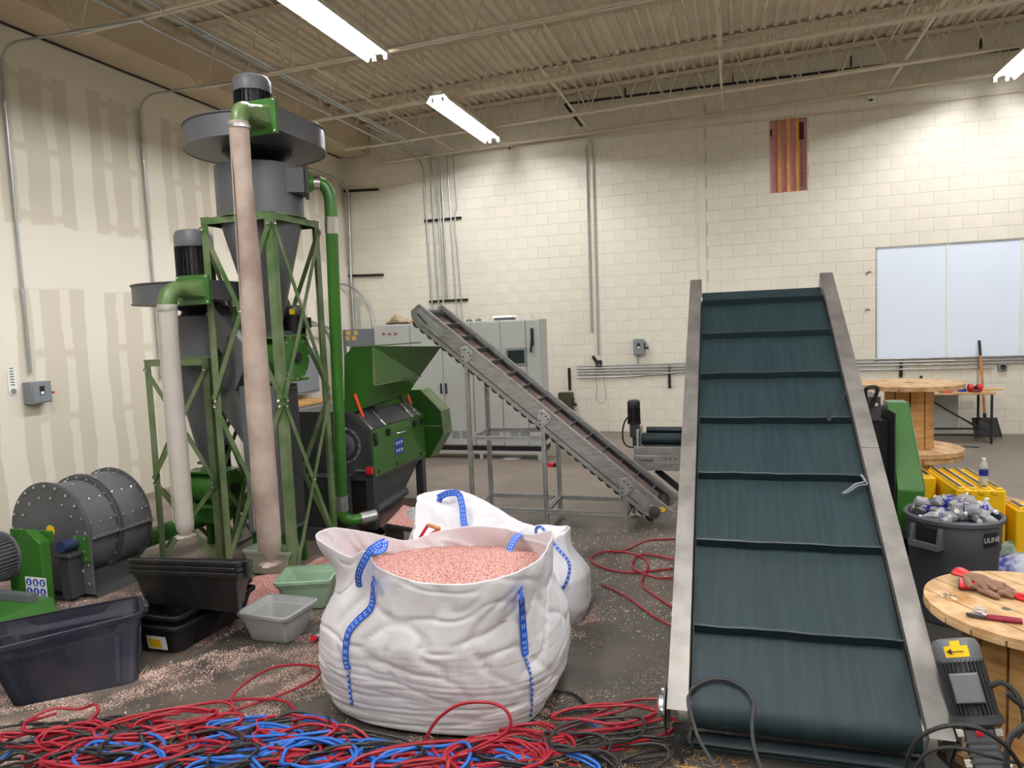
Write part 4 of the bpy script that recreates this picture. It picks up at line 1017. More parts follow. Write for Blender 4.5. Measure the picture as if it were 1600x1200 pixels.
    v = [A, Bn, Cn, Dn, En, Fn, G, H, I, Vector((Bn.x, yy1, G.z)), Vector((xl, yy1, G.z-.08)), Vector((xl, yy1, 1.22)), Vector((I.x-.02, yy1, 1.22)), Vector((Fn.x, yy0, Fn.z))]
    sh = B().add(v, [(0, 1, 2, 3, 4, 5), (2, 6, 7, 3), (3, 7, 8, 4), (4, 8, 12, 11, 5), (6, 9, 10, 11, 12, 8, 7), (0, 10, 9, 1), (5, 11, 10, 0)])
    h = obj('hopper', sh, m_green, o, smooth=False)
    md = h.modifiers.new('thickness', 'SOLIDIFY'); md.thickness = .006; md.offset = 1
    dn = (H-Dn).normalized()
    obj('hopper_flange', B().beam(Dn+Vector((.004, 0, 0)), H+Vector((.004, 0, 0)), .03, .012).beam(Cn+Vector((0,-.004,0)), Dn+Vector((0,-.004,0)), .03, .008, (1,0,0)).beam(Bn+Vector((0,0,.004)), Cn+Vector((0,0,.004)), .02, .01).beam(Cn+Vector((0, 0, .004)), Vector((-3.36, yy1-.1, Cn.z)), .03, .012), m_green_f, h, smooth=False)
    b = B()
    for k in range(6): b.bolt(Cn.lerp(Dn, (k+.5)/6)+Vector((-.0, -.009, 0)), (0,-1,0), .009, .008)
    for k in range(5): b.bolt(Dn.lerp(H, (k+.5)/5)+Vector((.012, 0, .006)), (1,0,0), .009, .008)
    obj('hopper_bolts', b, m_galv, h, smooth=False, kind='stuff')
    # pulley guard at the far end: octagonal green housing
    Pg = [(-3.95, 1.33), (PY(657, 610, 7.5).x, 1.33), (-3.25, 1.08), (-3.23, .81), (-3.42, .53), (-3.75, .50), (-4.2, .6), (-4.25, 1.1)]
    gd = obj('pulley_guard', B().prism([(x, 7.50, z) for x, z in Pg], (0, .26, 0)), m_green_f, o, bevel=.003, label='olive green guard')
    obj('guard_panel', B().prism([(x*.985-.057, 7.497, .92+(z-.92)*.98) for x, z in Pg], (0, .004, 0)), m_green_d, gd, smooth=False)
    obj('guard_seam', B().box(-3.9, 7.488, .90, -3.24, 7.496, .915), m_green_f, gd, smooth=False)
    return o
granulator()
# motor and flywheel pulley beside it on the grey cabinet-like base
o = thing('steel_plinth', (-4.4, 6.9, 0), 'dark grey machine base with a flat dusty top left of the granulator', 'base')
xa, xb2, ya = -5.0, -4.42, 6.42
zt = PY(500, 745, 6.42).z
obj('cabinet', B().box(xa, ya, .10, xb2, 7.6, .62), m_dark, o, bevel=.006)
obj('top_plate', B().box(xa-.02, ya-.02, .62, xb2+.02, 7.62, .65), mat('dusty_plate', srgb(150, 134, 124), .7, var=.06), o, bevel=.003)
obj('skid', B().box(xa-.02, ya-.04, .0, xb2+.03, ya+.06, .10).box(xa-.02, 7.5, 0, xb2+.03, 7.6, .10), m_dark, o, bevel=.003)
b = B().box(-4.42, 6.10, .06, -3.62, 6.16, .62); 
o = thing('lower_tank', (-4.1, 6.1, 0), 'dark grey sheet-metal tank behind the tall stand, below the granulator bearing', 'tank')
obj('body', B().box(-4.28, 5.98, .12, -3.66, 6.13, .61), m_dark, o, bevel=.004)
obj('rim', B().box(-4.30, 5.96, .61, -3.64, 6.14, .63), m_dark, o, bevel=.003)
obj('foot_rail', B().box(-4.32, 5.94, .0, -3.60, 6.14, .12), m_grey, o, bevel=.004)
o = thing('drive_motor', (-4.45, 6.9, .65), 'dark grey drive motor with a round end cover left of the granulator', 'motor')
cm = Vector((-4.28, 6.42, .96))
cm = PY(502, 686, 6.62)
motor('x', (cm.x, 7.2, cm.z), (0,-1,0), .205, .60, parent=o, cap=m_dark, body=m_dark, frac=.25)
obj('fan_grille', B().lathe((cm.x, 6.597, cm.z), [(.06, 0), (.06, .006), (.001, .006)], 20, (0,-1,0)).lathe((cm.x, 6.60, cm.z), [(.16, .0), (.16, .008), (.14, .008), (.14, 0)], 28, (0,-1,0)), m_grey, o)
obj('mounting_foot', B().box(cm.x-.18, 6.75, .65, cm.x+.18, 7.15, max(.68, cm.z-.17)), m_dark, o, bevel=.004)

# ------------------------------------------------------------------ grey drum fan at the left with green belt guard and motor
def drum_fan():
    # near end plate centre and axis
    yn = 4.20
    A = PY(15, 845, yn); Bq = PY(146, 850, yn); T_ = PY(84, 757, yn)
    R = (Bq.x-A.x)/2*.99; cx = (A.x+Bq.x)/2; cz = PY(80, 830, yn).z-.01
    o = thing('drum_fan', (cx, yn+.4, 0), 'large dark grey bolted drum housing on the floor by the left wall', 'blower')
    ax = Vector((.04, 1, 0)).normalized(); L = .62; cz -= .025; R *= .98
    c0 = Vector((cx, yn, cz)); sd = Vector((ax.y, -ax.x, 0))
    def plate(c, t, rr, name):
        P = []
        for g in np.linspace(0, pi, 25): P.append(c+sd*(rr*cos(g))+Vector((0, 0, rr*sin(g))))
        P += [c-sd*(rr*1.0)+Vector((0,0,-c.z+.05)), c+sd*(rr*1.0)+Vector((0,0,-c.z+.05))]
        return obj(name, B().prism(P, ax*t), m_grey, o, ang=30)
    ep = plate(c0, .012, R, 'end_plate')
    b = B()
    for g in np.linspace(.1, pi-.1, 11): b.bolt(c0+sd*(R*.93*cos(g))+Vector((0,0,R*.93*sin(g))), -ax, .016, .014)
    for g in np.linspace(.15, pi-.1, 8): b.bolt(c0+sd*(R*.72*cos(g))+Vector((0,0,R*.72*sin(g))), -ax, .014, .012)
    for u, w in ((.72, -.1), (.85, -.25), (.93, -.5), (.62, -.45), (.78, -.62), (.55, -.75), (.9, -.85), (.45, -.1), (.47, -.25)): b.bolt(c0+sd*(R*u)+Vector((0,0,R*w)), -ax, .015, .013)
    obj('bolts', b, m_bright, ep, smooth=False, kind='stuff')
    # drum of two sections, each a polygonal barrel
    def barrel(t0, t1, rr, name):
        rings = []
        for t in (t0, t1):
            rings.append([c0+ax*t+sd*(rr*cos(g))+Vector((0,0,rr*sin(g))) for g in np.linspace(0, 2*pi, 41)[:-1]])
        return obj(name, B().shell(rings, True, True), m_grey2, o, ang=25)
    s1 = barrel(.012, .30, R*.90, 'drum_section'); s2 = barrel(.31, .60, R*.93, 'drum_section')
    for t, rr in ((.02, .985), (.285, .99), (.31, 1.0), (.59, 1.0)):
        rings = [c0+ax*t+sd*(R*rr*cos(g))+Vector((0,0,R*rr*sin(g))) for g in np.linspace(0, 2*pi, 49)[:-1]]
        q = B(); P = rings; inner = [c0+ax*t+(p-c0-ax*t)*.88 for p in P]
        q.shell([P, [p+ax*.012 for p in P], [p+ax*.012 for p in inner], inner, P], False, False)
        rb = obj('ring_flange', q, m_grey, o, ang=30)
        b = B()
        for k in range(24):
            g = 2*pi*k/24; b.bolt(c0+ax*t+sd*(R*rr*.955*cos(g))+Vector((0,0,R*rr*.955*sin(g))), -ax, .012, .012)
        obj('flange_bolts', b, m_bright, rb, smooth=False, kind='stuff')
    for s_, (t0, t1, rr) in ((s1, (.06, .25, .90)), (s2, (.36, .55, .93))):
        b = B()
        for g in np.linspace(.25, pi*.75, 5):
            for t in (t0, (t0+t1)/2, t1):
                d = sd*cos(g)+Vector((0,0,sin(g))); b.bolt(c0+ax*t+d*R*rr, d, .014, .012)
        obj('rivets', b, m_bright, s_, smooth=False, kind='stuff')
    # horizontal split flange on the visible side
    d = sd
    obj('split_flange', B().beam(c0+ax*.02+d*R*.93+Vector((0,0,-.01)), c0+ax*.60+d*R*.96+Vector((0,0,-.01)), .07, .012, (0,0,1)), m_grey2, o, smooth=False)
    obj('split_flange', B().beam(c0+ax*.02-d*R*.93, c0+ax*.60-d*R*.96, .07, .012, (0,0,1)), m_grey2, o, smooth=False)
    b = B()
    for k in range(6): b.bolt(c0+ax*(.07+.095*k)+d*R*.985+Vector((0,0,-.003)), (0,0,1), .012, .012)
    obj('split_bolts', b, m_bright, o, smooth=False, kind='stuff')
    obj('cradle', B().hexa([c0-sd*R*.95+ax*.05+Vector((0,0,-cz)), c0+sd*R*.95+ax*.05+Vector((0,0,-cz)), c0+sd*R*.95+ax*.58+Vector((0,0,-cz)), c0-sd*R*.95+ax*.58+Vector((0,0,-cz))],
        [c0-sd*R*.6+ax*.05+Vector((0,0,-R*.75)), c0+sd*R*.6+ax*.05+Vector((0,0,-R*.75)), c0+sd*R*.6+ax*.58+Vector((0,0,-R*.75)), c0-sd*R*.6+ax*.58+Vector((0,0,-R*.75))]), m_dark, o, bevel=.004)
    obj('crosswise_patch', B().beam(c0+sd*R*.80-ax*.006+Vector((0,0,.02)), c0+sd*R*.80-ax*.006+Vector((0,0,-.19)), .16, .008, (0,1,0)), m_green, o, bevel=.002, label='green bolted patch plate')
    b = B()
    for u in (-.05, .05):
        for w in (.0, -.165): b.bolt(c0+sd*(R*.80+u)-ax*.012+Vector((0,0,w)), -ax, .013, .012)
    obj('patch_bolts', b, m_bright, o, smooth=False, kind='stuff')
    # centre bearing on a pedestal
    bc = c0+sd*(R*.0)-ax*.10+Vector((0,0,-.02)); bc = PY(104, 858, yn-.10)
    bb = obj('bearing_pedestal', B().box(bc.x-.05, bc.y-.03, .05, bc.x+.05, bc.y+.09, bc.z-.06), m_dark, o, bevel=.004)
    obj('bearing_block', B().box(bc.x-.08, bc.y-.05, bc.z-.062, bc.x+.08, bc.y+.09, bc.z-.03), m_dark, o, bevel=.008)
    obj('bearing_dome', B().cyl((bc.x, bc.y-.05, bc.z+.03), (bc.x, bc.y+.07, bc.z+.02), .045, n=20), mat('bearing_blue', srgb(40, 50, 84), .5), o)
    obj('rotation_sticker', B().lathe(PY(79, 829, yn-.002), [(.045, 0), (.045, .002), (.001, .002)], 20, (0,-1,0)), m_ystick, o)
    return o, bc, cz, R, cx
df, bc, cz, R, cx = drum_fan()
# green belt guard (tall box with a peaked top), in front of the drum
yg = 3.92
g = thing('belt_guard', tuple(PY(55, 935, yg).xy)+(0,), 'green belt guard with a blue and white safety sticker at the left edge', 'guard')
tl, tm, tr = PY(28, 856, yg), PY(50, 837, yg), PY(70, 849, yg)
xl, xr = PY(34, 940, yg).x, PY(72, 950, yg).x
P = [Vector((xl, yg, .03)), Vector((xr, yg, .03)), Vector((tr.x, yg, tr.z)), Vector((tm.x, yg, tm.z+.02)), Vector((xl, yg, tl.z))]
P = [Vector((xl-.10, yg, .03)), Vector((xr, yg, .03)), Vector((xr, yg, PY(72, 850, yg).z)), Vector((xr-.13, yg, PY(52, 837, yg).z+.03)), Vector((xl-.10, yg, PY(28, 858, yg).z+.02))]
obj('housing', B().prism(P, (0, .08, 0)), m_green, g, bevel=.003)
obj('top_flange', B().box(xl-.16, yg+.08, P[2].z-.02, xr+.02, yg+.10, P[2].z+.07), m_green, g, bevel=.002)
q = PY(57, 917, yg); w, h = .105, .075
stk = obj('safety_sticker', B().box(q.x-w, yg-.003, q.z-h, q.x+w, yg-.0005, q.z+h), m_white, g, smooth=False)
b = B(); b2 = B()
for i in range(3):
    for k in range(2):
        cxx, czz = q.x-.068+.068*i, q.z+.035-.07*k
        b.lathe((cxx, yg-.003, czz), [(.029, 0), (.029, .0012), (.001, .0012)], 16, (0,-1,0))
        b2.lathe((cxx, yg-.0042, czz+.008), [(.010, 0), (.010, .001), (.001, .001)], 8, (0,-1,0)); b2.box(cxx-.011, yg-.0052, czz-.018, cxx+.011, yg-.0042, czz-.002)
obj('blue_disc', b, m_bluep, stk, kind='stuff'); obj('white_symbol', b2, m_white, stk, smooth=False, kind='stuff')
# big motor, half cut by the frame edge
mo = thing('blower_motor', (PY(10, 880, yg).x-.1, yg-.1, .3), 'big grey finned motor cut by the left edge, on a green base', 'motor')
mc = PY(-30, 880, 3.75)
motor('x', (mc.x-.0, yg+.0, mc.z), (0,-1,0), .185, .36, parent=mo, cap=m_grey2, body=m_grey2, fin_n=40, box=None)
gb = thing('motor_pedestal', (mc.x, 3.7, 0), 'green sloping sheet base under the big grey motor at the left edge', 'base')
tp = PY(40, 925, 3.66)
obj('housing', B().prism([Vector((mc.x-.5, 3.30, .01)), Vector((PY(50, 975, 3.66).x+.02, 3.30, .01)), Vector((tp.x, 3.30, mc.z-.26)), Vector((mc.x-.5, 3.30, mc.z-.26))], (0, .56, 0)), m_green, gb, bevel=.003)
obj('slide_rail', B().box(mc.x-.4, 3.36, mc.z-.26, tp.x-.05, 3.42, mc.z-.20).box(mc.x-.4, 3.72, mc.z-.26, tp.x-.05, 3.78, mc.z-.20), m_grey2, gb, bevel=.003)
# ------------------------------------------------------------------ large inclined conveyor
def frame_fn(A, ac, fv):
    A, ac, fv = Vector(A), Vector(ac), Vector(fv); n = ac.cross(fv)
    return lambda u, t, h=0.0: A+ac*u+fv*t+n*h
def fbox(b, T, u0, u1, t0, t1, h0, h1):
    return b.hexa([T(u0,t0,h0), T(u1,t0,h0), T(u1,t1,h0), T(u0,t1,h0)], [T(u0,t0,h1), T(u1,t0,h1), T(u1,t1,h1), T(u0,t1,h1)])
def big_conveyor():
    w = .95; az, inc = .016, .553; A = (-.225, 3.16, .248)
    T = frame_fn(A, (cos(az), sin(az), 0), (-sin(az)*cos(inc), cos(az)*cos(inc), sin(inc)))
    L = 3.79
    o = thing('belt_conveyor', (A[0]+w/2, A[1]+1.2, 0), 'large inclined belt conveyor with dark green cleated belt between bare steel side rails', 'conveyor')
    # belt: top run, nose rollers, lower run as one band
    R = .075; P = []
    P += [(t, .0) for t in np.linspace(.06, L-.02, 12)]
    P += [(L-.02+R*sin(g), -R+R*cos(g)) for g in np.linspace(.25, pi, 9)]
    P += [(t, -2*R) for t in np.linspace(L-.1, .06, 8)]
    P += [(.06-R*sin(g), -R-R*cos(g)) for g in np.linspace(.1, pi-.25, 10)]
    b = B(); n = len(P)
    b.v = [tuple(T(.004, t, h)) for t, h in P]+[tuple(T(w-.004, t, h)) for t, h in P]
    b.f = [(i, (i+1) % n, (i+1) % n+n, i+n) for i in range(n)]
    belt = obj('belt', b, m_belt, o, ang=40)
    for t in (3.58, 3.075, 2.545, 2.045, 1.52, .985, .435):
        b = B(); m_ = 14; r1 = []
        for i in range(m_+1):
            u = .012+(w-.024)*i/m_; wv = .0018*sin(i*.9+t*7)+.0012*sin(i*2.1+t)
            r1.append([T(u, t-.012+wv, 0), T(u, t-.006+wv*1.3, .05), T(u, t+.002+wv*1.3, .052), T(u, t+.004+wv, .008), T(u, t+.03+wv, 0)])
        b.shell(r1, True, True); obj('cleat', b, m_cleat, belt)
    for t in (-.14,):
        pass
    b = B(); fbox(b, T, .01, w-.01, -.055, -.015, -.17, -.155); obj('return_cleat', b, m_cleat, belt, smooth=False)
    for k in range(6):
        b = B(); fbox(b, T, .01, w-.01, .25+.6*k, .27+.6*k, -.20, -.15); obj('return_cleat', b, m_cleat, belt, smooth=False)
    # rails: folded channels, top face proud of the belt
    for s in (0, 1):
        u0, u1 = (-.100, -.004) if s == 0 else (w+.004, w+.104)
        for (t0, t1) in ((-.015, 1.765), (1.768, 3.96)):
            b = B(); th = .004
            fbox(b, T, u0, u1, t0, t1, .036, .040); fbox(b, T, u0, u0+th, t0, t1, -.15, .040); fbox(b, T, u1-th, u1, t0, t1, -.15, .040)
            obj('side_rail', b, m_brushed, o, smooth=False, bevel=.0025)
    # rollers
    for t in (.06, L-.02):
        obj('roller', B().cyl(T(-.05, t, -R), T(w+.05, t, -R), R-.006, n=20), m_galv, o)
    # bearing plates at the foot, both sides
    for s in (-1, 1):
        u = -.112 if s < 0 else w+.112
        b = B(); fbox(b, T, min(u, u+.008*s), max(u, u+.008*s), -.01, .16, -.19, -.02)
        pl = obj('bearing_plate', b, m_dark, o, bevel=.002)
        p = T(u+.01*s, .06, -R); d = (T(1, 0, 0)-T(0, 0, 0))*s
        obj('bearing', B().lathe(p, [(.05, 0), (.05, .02), (.03, .03), (.001, .03)], 16, d), m_galv, pl)
        b = B()
        for (tt, hh) in ((.02, -.04), (.12, -.04), (.02, -.16), (.12, -.16)): b.bolt(T(u+.01*s, tt, hh), d, .012, .014)
        obj('bearing_bolts', b, m_bright, pl, smooth=False, kind='stuff')
    # drip plate under the nose and a ragged rubber flap at the left
    b = B(); fbox(b, T, .0, w+.02, -.06, .02, -.20, -.185); obj('nose_plate', b, m_belt, o, smooth=False)
    q = T(-.045, .0, -.06); 
    rings = []
    for i in range(9):
        t = i/8; rr = .035*(1-t*.75)*(1+.3*sin(i*2.3)); c = q+Vector((.012*sin(i), -.03-.02*t, -.01-.17*t))
        rings.append([c+Vector((cos(g)*rr, sin(g)*rr*.5, 0)) for g in np.linspace(0, 2*pi, 9)[:-1]])
    obj('rubber_flap', B().shell(rings, True, True), m_rubber, o)
    # stand
    for t in (.55, 3.1):
        for s in (0, 1):
            u = -.05 if s == 0 else w+.05; p = T(u, t, -.15)
            l = obj('leg', B().box(p.x-.03, p.y-.03, .012, p.x+.03, p.y+.03, p.z+.03), m_galv, o, bevel=.003)
            obj('foot', B().cyl((p.x, p.y, 0), (p.x, p.y, .014), .05, n=14), m_black, l)
        a, c = T(-.05, t, -.15), T(w+.05, t, -.15); zz = max(.12, a.z-.25)
        obj('cross_tie', B().beam((a.x, a.y, zz), (c.x, c.y, zz), .04, .04), m_galv, o, smooth=False)
    return T, w
TC, WC = big_conveyor()
# its gear motor at the lower right
def big_motor():
    m0, m1 = PY(1530, 1150, 3.12), PY(1490, 1040, 3.36)
    o = thing('gear_motor', (1.0, 3.2, .25), 'dark grey gear motor with a yellow arrow sticker at the foot of the large conveyor', 'motor')
    ax = (m1-m0).normalized(); ax = Vector((-.16, .42, .88)).normalized()
    r = .090; L = .31
    c = PY(1524, 1122, 3.22)
    motor('x', c, ax, r, L, parent=o, cap=m_grey2, body=m_dark, fin_n=34, frac=.27)
    vw = (Vector((0, 0, CAM_H))-c).normalized(); d = (vw-ax*vw.dot(ax)).normalized(); s = ax.cross(d).normalized()
    p = c+d*r*1.02+ax*(L*.38)
    q = [p+s*(i*.052)+ax*(j*.058) for i, j in ((-1,-1),(1,-1),(1,1),(-1,1))]
    bx = obj('terminal_box', B().hexa([v-d*.01 for v in q], [v+d*.03 for v in q]), m_dark, o, bevel=.005)
    obj('terminal_lid', B().hexa([v+d*.03 for v in q], [p+(v-p)*.92+d*.04 for v in q]), m_grey2, bx, bevel=.004)
    p = c+ax*L*.83; dd = d
    rings = []
    for tt in (-.022, .022):
        rings.append([p+ax*tt+(d*cos(g)+s*sin(g))*(r+.0015) for g in np.linspace(-.5, .5, 9)])
    b = B(); b.v = [tuple(v) for rr in rings for v in rr]; b.f = [(i, i+1, i+10, i+9) for i in range(8)]
    st = obj('arrow_sticker', b, m_ystick, o)
    rings = [[p+ax*(.022+.02*k)+(d*cos(g)+s*sin(g))*(r+.0015) for g in np.linspace(-.2, .2, 5)] for k in (0, 1)]
    b = B(); b.v = [tuple(v) for rr in rings for v in rr]; b.f = [(i, i+1, i+6, i+5) for i in range(4)]; obj('sticker_tab', b, m_ystick, st)
    q0 = p+d*(r+.003)
    b = B().beam(q0-s*.025, q0+s*.025, .002, .006, d); 
    b.prism([q0-s*.038, q0-s*.018+ax*.012, q0-s*.018-ax*.012], d*.0015); obj('arrow', b, m_black, st, smooth=False)
    # gearbox
    obj('adapter_flange', B().lathe(c, [(.001, -.03), (r*.95, -.03), (r*1.12, -.018), (r*1.12, .002), (r*.8, .002)], 24, ax), m_dark, o)
    g0 = c-ax*.03; g = B(); q = [g0+s*(i*.055)+d*(j*.05) for i, j in ((-1,-1),(1,-1),(1,1),(-1,1))]
    obj('gearbox', B().hexa([v-ax*.16 for v in q], q), m_grey, o, bevel=.012)
    rb = B()
    for k in range(5): rb.hexa([v-ax*(.05+.024*k)+(v-g0)*.12 for v in q], [v-ax*(.058+.024*k)+(v-g0)*.12 for v in q])
    obj('gearbox_ribs', rb, m_dark, o, smooth=False, kind='stuff')
    for i in (-1, 1):
        for k in (0, 1):
            pp = g0+s*(i*.068)+d*.04-ax*(.02+.11*k)
            obj('lug', B().hexa([pp-s*.014-ax*.016, pp+s*.014-ax*.016, pp+s*.014+ax*.016, pp-s*.014+ax*.016], [v+d*.012 for v in (pp-s*.014-ax*.016, pp+s*.014-ax*.016, pp+s*.014+ax*.016, pp-s*.014+ax*.016)]), m_bright, o, bevel=.003)
    obj('breather_plug', B().lathe(g0+d*.052-ax*.02, [(.014, 0), (.014, .012), (.001, .016)], 10, d), m_red, o)
    e = c+s*r*.9+ax*(L*.38)+d*.03
    P = smooth_path([e, e+s*.05+ax*.01, e+s*.085-ax*.04, e+s*.085-ax*.13, e+s*.04-ax*.19], 6)
    obj('motor_cable', B().tube(P, .011, 8), m_rubber, o)
big_motor()
for k, (pts, lab) in enumerate(((((1345, 742), (1352, 752), (1338, 756), (1326, 765), (1316, 771)), 'lower bundle of grey cable ties clipped to the right rail of the large conveyor'), (((1322, 612), (1312, 628), (1303, 640), (1297, 652)), 'upper black cable tail hanging over the belt of the large conveyor'))):
    n_ = (TC(0,0,1)-TC(0,0,0)); A0 = TC(0,0,.05)
    def onp(px, py, h=.05):
        dd = _ray(px, py); A0 = TC(0,0,h); return O_+dd*((A0-O_).dot(n_)/dd.dot(n_))
    P = smooth_path([onp(*q) for q in pts], 5); b = B().tube(P, .006, 6)
    if k == 0: b.tube([p+Vector((.01, 0, .02*i/len(P)-.02)) for i, p in enumerate(P)], .005, 6)
    else: b.tube([P[-1], P[-1]+(P[-1]-P[-2]).normalized()*.05], .012, 6)
    tag(obj('cable_tail', b, m_rubber if k else m_panelgrey, org=P[0]), lab, 'cable')

# ------------------------------------------------------------------ small inclined conveyor on an aluminium stand
def small_conveyor():
    y0, y1 = 6.70, 7.32
    o = thing('small_conveyor', (-1.83, 7, 0), 'smaller inclined aluminium conveyor with pink dusted cleated belt on a profile stand', 'conveyor')
    a, e = Vector((-3.09, y0, 2.29)), Vector((-.58, y0, .21)); d = (e-a).normalized(); L = (e-a).length; n = Vector((d.z*-1, 0, d.x)); n = Vector((-d.z, 0, d.x))
    if n.z < 0: n = -n
    S = lambda t, h, y: Vector((a.x, y, a.z))+d*t+n*h
    prof = [(0, 0), (.0-.02, -.07), (-.03, -.12), (.02, -.17), (.10, -.205), (L-.22, -.205), (L-.03, -.16), (L+.0, -.10), (L, 0)]
    for y, s in ((y0, -1), (y1, 1)):
        th = .035*(-s)
        r = obj('side_rail', B().prism([S(t, h, y) for t, h in prof], (0, th, 0)), m_alu, o, bevel=.004)
        obj('rail_lip', B().prism([S(.0, 0, y-.006*(-s)), S(L, 0, y-.006*(-s)), S(L, -.022, y-.006*(-s)), S(0, -.022, y-.006*(-s))], (0, .045*(-s), 0)), m_alu, r, bevel=.002)
        if s < 0:
            obj('slot_line', B().beam(S(.25, -.155, y-.002), S(L-.3, -.155, y-.002), .003, .010, n), m_dark, r, smooth=False)
            obj('tension_plate', B().prism([S(.03, -.05, y-.004), S(.36, -.05, y-.004), S(.40, -.10, y-.004), S(.36, -.15, y-.004), (S(.06, -.15, y-.004))], (0, -.006, 0)), m_galv, r, bevel=.002)
            obj('tension_slot', B().beam(S(.05, -.09, y-.011), S(.20, -.115, y-.011), .003, .012, n), m_black, r, smooth=False)
            lp = obj('foot_plate', B().prism([S(L-.42, -.06, y-.004), S(L-.24, -.06, y-.004), S(L-.22, -.15, y-.004), S(L-.40, -.15, y-.004)], (0, -.006, 0)), m_galv, r, bevel=.002)
            p = S(L-.14, -.115, y-.004)
            obj('foot_bearing', B().lathe(p, [(.055, 0), (.055, .016), (.03, .022), (.001, .022)], 18, (0,-1,0)), m_dark, r)
            b = B()
            for g in np.linspace(.5, 2*pi+.5, 5)[:-1]: b.bolt(p+Vector((.065*cos(g), -.0, .065*sin(g))), (0,-1,0), .012, .012)
            obj('foot_bearing_bolts', b, m_bright, r, smooth=False, kind='stuff')
            obj('yellow_sticker', B().lathe(S(L-.10, -.045, y-.0065), [(.026, 0), (.026, .001), (.001, .001)], 16, (0,-1,0)), m_ystick, r)
    # belt
    yi0, yi1 = y0+.045, y1-.045; hb = -.075
    b = B().hexa([S(.02, hb-.01, yi0), S(L-.06, hb-.01, yi0), S(L-.06, hb-.01, yi1), S(.02, hb-.01, yi1)], [S(.02, hb, yi0), S(L-.06, hb, yi0), S(L-.06, hb, yi1), S(.02, hb, yi1)])
    belt = obj('belt', b, m_belt2, o, smooth=False)
    obj('nose_roller', B().cyl(S(.05, -.12, yi0), S(.05, -.12, yi1), .075, n=20), m_rubber, o)
    obj('foot_roller', B().cyl(S(L-.12, -.12, yi0), S(L-.12, -.12, yi1), .075, n=20), m_rubber, o)
    t = .12; k = 0
    while t < L-.1:
        b = B().hexa([S(t, hb, yi0+.06), S(t+.008, hb, yi0+.06), S(t+.008, hb, yi1-.06), S(t, hb, yi1-.06)], [S(t-.0, hb+.062, yi0+.06), S(t+.006, hb+.062, yi0+.06), S(t+.006, hb+.062, yi1-.06), S(t, hb+.062, yi1-.06)])
        obj('cleat', b, m_grey, belt, smooth=False)
        t += .205; k += 1
    for yy in (yi0+.0, yi1-.055):                # corrugated side walls of the belt
        b = B().hexa([S(.05, hb, yy), S(L-.1, hb, yy), S(L-.1, hb, yy+.05), S(.05, hb, yy+.05)], [S(.05, hb+.035, yy), S(L-.1, hb+.035, yy), S(L-.1, hb+.035, yy+.05), S(.05, hb+.035, yy+.05)])
        obj('side_wall', b, m_rubber, belt, smooth=False)
    # scalloped return run below the rail
    b = B(); t = .02; i = 0; up_ = [S(.03, -.19, 0)]; P = []
    t = .04
    while t < L-.16:
        for g in np.linspace(pi, 2*pi, 6): P.append((t+.045+.045*cos(g), -.205+.032*sin(g)))
        t += .098
    Q = [(.03, -.195)]+P+[(L-.12, -.195)]
    b.prism([S(u, h, yi0) for u, h in Q], (0, yi1-yi0, 0)); obj('return_belt', b, m_rubber, o, ang=60)
    # stand of slotted aluminium profile
    def prof_bar(p, q, nm='bar'):
        w = .042; bb = B(); p = Vector(p); q = Vector(q); dd = (q-p).normalized()
        u = Vector((0,0,1)) if abs(dd.z) < .9 else Vector((0,1,0)); s_ = dd.cross(u).normalized(); v = s_.cross(dd)
        for i in (-1, 1):
            for j in (-1, 1): bb.beam(p+s_*(i*.0145)+v*(j*.0145), q+s_*(i*.0145)+v*(j*.0145), .013, .013, v)
        bb.beam(p, q, .018, .018, v); return bb
    xs = (-2.61, -1.83, -1.04)
    for x in xs:
        tt = (x-a.x)/d.x; zt = a.z+d.z*tt-.20
        for y in (y0-.0+.02, y1-.02):
            l = obj('leg', prof_bar((x, y, .03), (x, y, zt)), m_galv, o, smooth=False)
            obj('levelling_foot', B().lathe((x, y, 0), [(.034, 0), (.034, .010), (.010, .014), (.010, .032)], 14), m_galv, l)
        obj('cross_bar', prof_bar((x, y0+.04, .17), (x, y1-.04, .17)), m_galv, o, smooth=False)
        obj('cross_bar', prof_bar((x, y0+.04, zt-.06 if zt > .3 else zt-.02), (x, y1-.04, zt-.06 if zt > .3 else zt-.02)), m_dark, o, smooth=False)
        p = Vector((x, y0-.012, zt+.06)); P = [p+Vector((-.045, 0, .075)), p+Vector((.03, 0, .085)), p+Vector((.09, 0, .02)), p+Vector((.08, 0, -.03)), p+Vector((.02, 0, -.085)), p+Vector((-.04, 0, -.085))]
        br = obj('bracket_plate', B().prism(P, (0, .006, 0)), m_galv, o, bevel=.002)
        bb = B()
        for u, v in ((-.02, -.06), (-.02, -.02), (0, .05), (.04, .02), (.06, -.01)): bb.bolt(p+Vector((u, 0, v)), (0,-1,0), .009, .009)
        obj('bracket_bolts', bb, m_dark, br, smooth=False, kind='stuff')
    for y in (y0+.02, y1-.02):
        obj('long_bar', prof_bar((xs[0]+.02, y, .90), (xs[1]-.02, y, .90)), m_galv, o, smooth=False)
        obj('long_bar', prof_bar((xs[0]+.02, y, .17), (xs[1]-.02, y, .17)), m_galv, o, smooth=False)
        obj('long_bar', prof_bar((xs[1]+.02, y, .17), (xs[2]-.02, y, .17)), m_galv, o, smooth=False)
    obj('cross_bar', prof_bar((xs[0], y0+.04, .90), (xs[0], y1-.04, .90)), m_galv, o, smooth=False)
    obj('cross_bar', prof_bar((xs[1], y0+.04, .90), (xs[1], y1-.04, .90)), m_galv, o, smooth=False)
    b = B().lathe((-1.87, 6.99, .885), [(.035, 0), (.035, .02), (.02, .035), (.001, .036)], 14)
small_conveyor()
p = PZ(861, 729, 0.0)
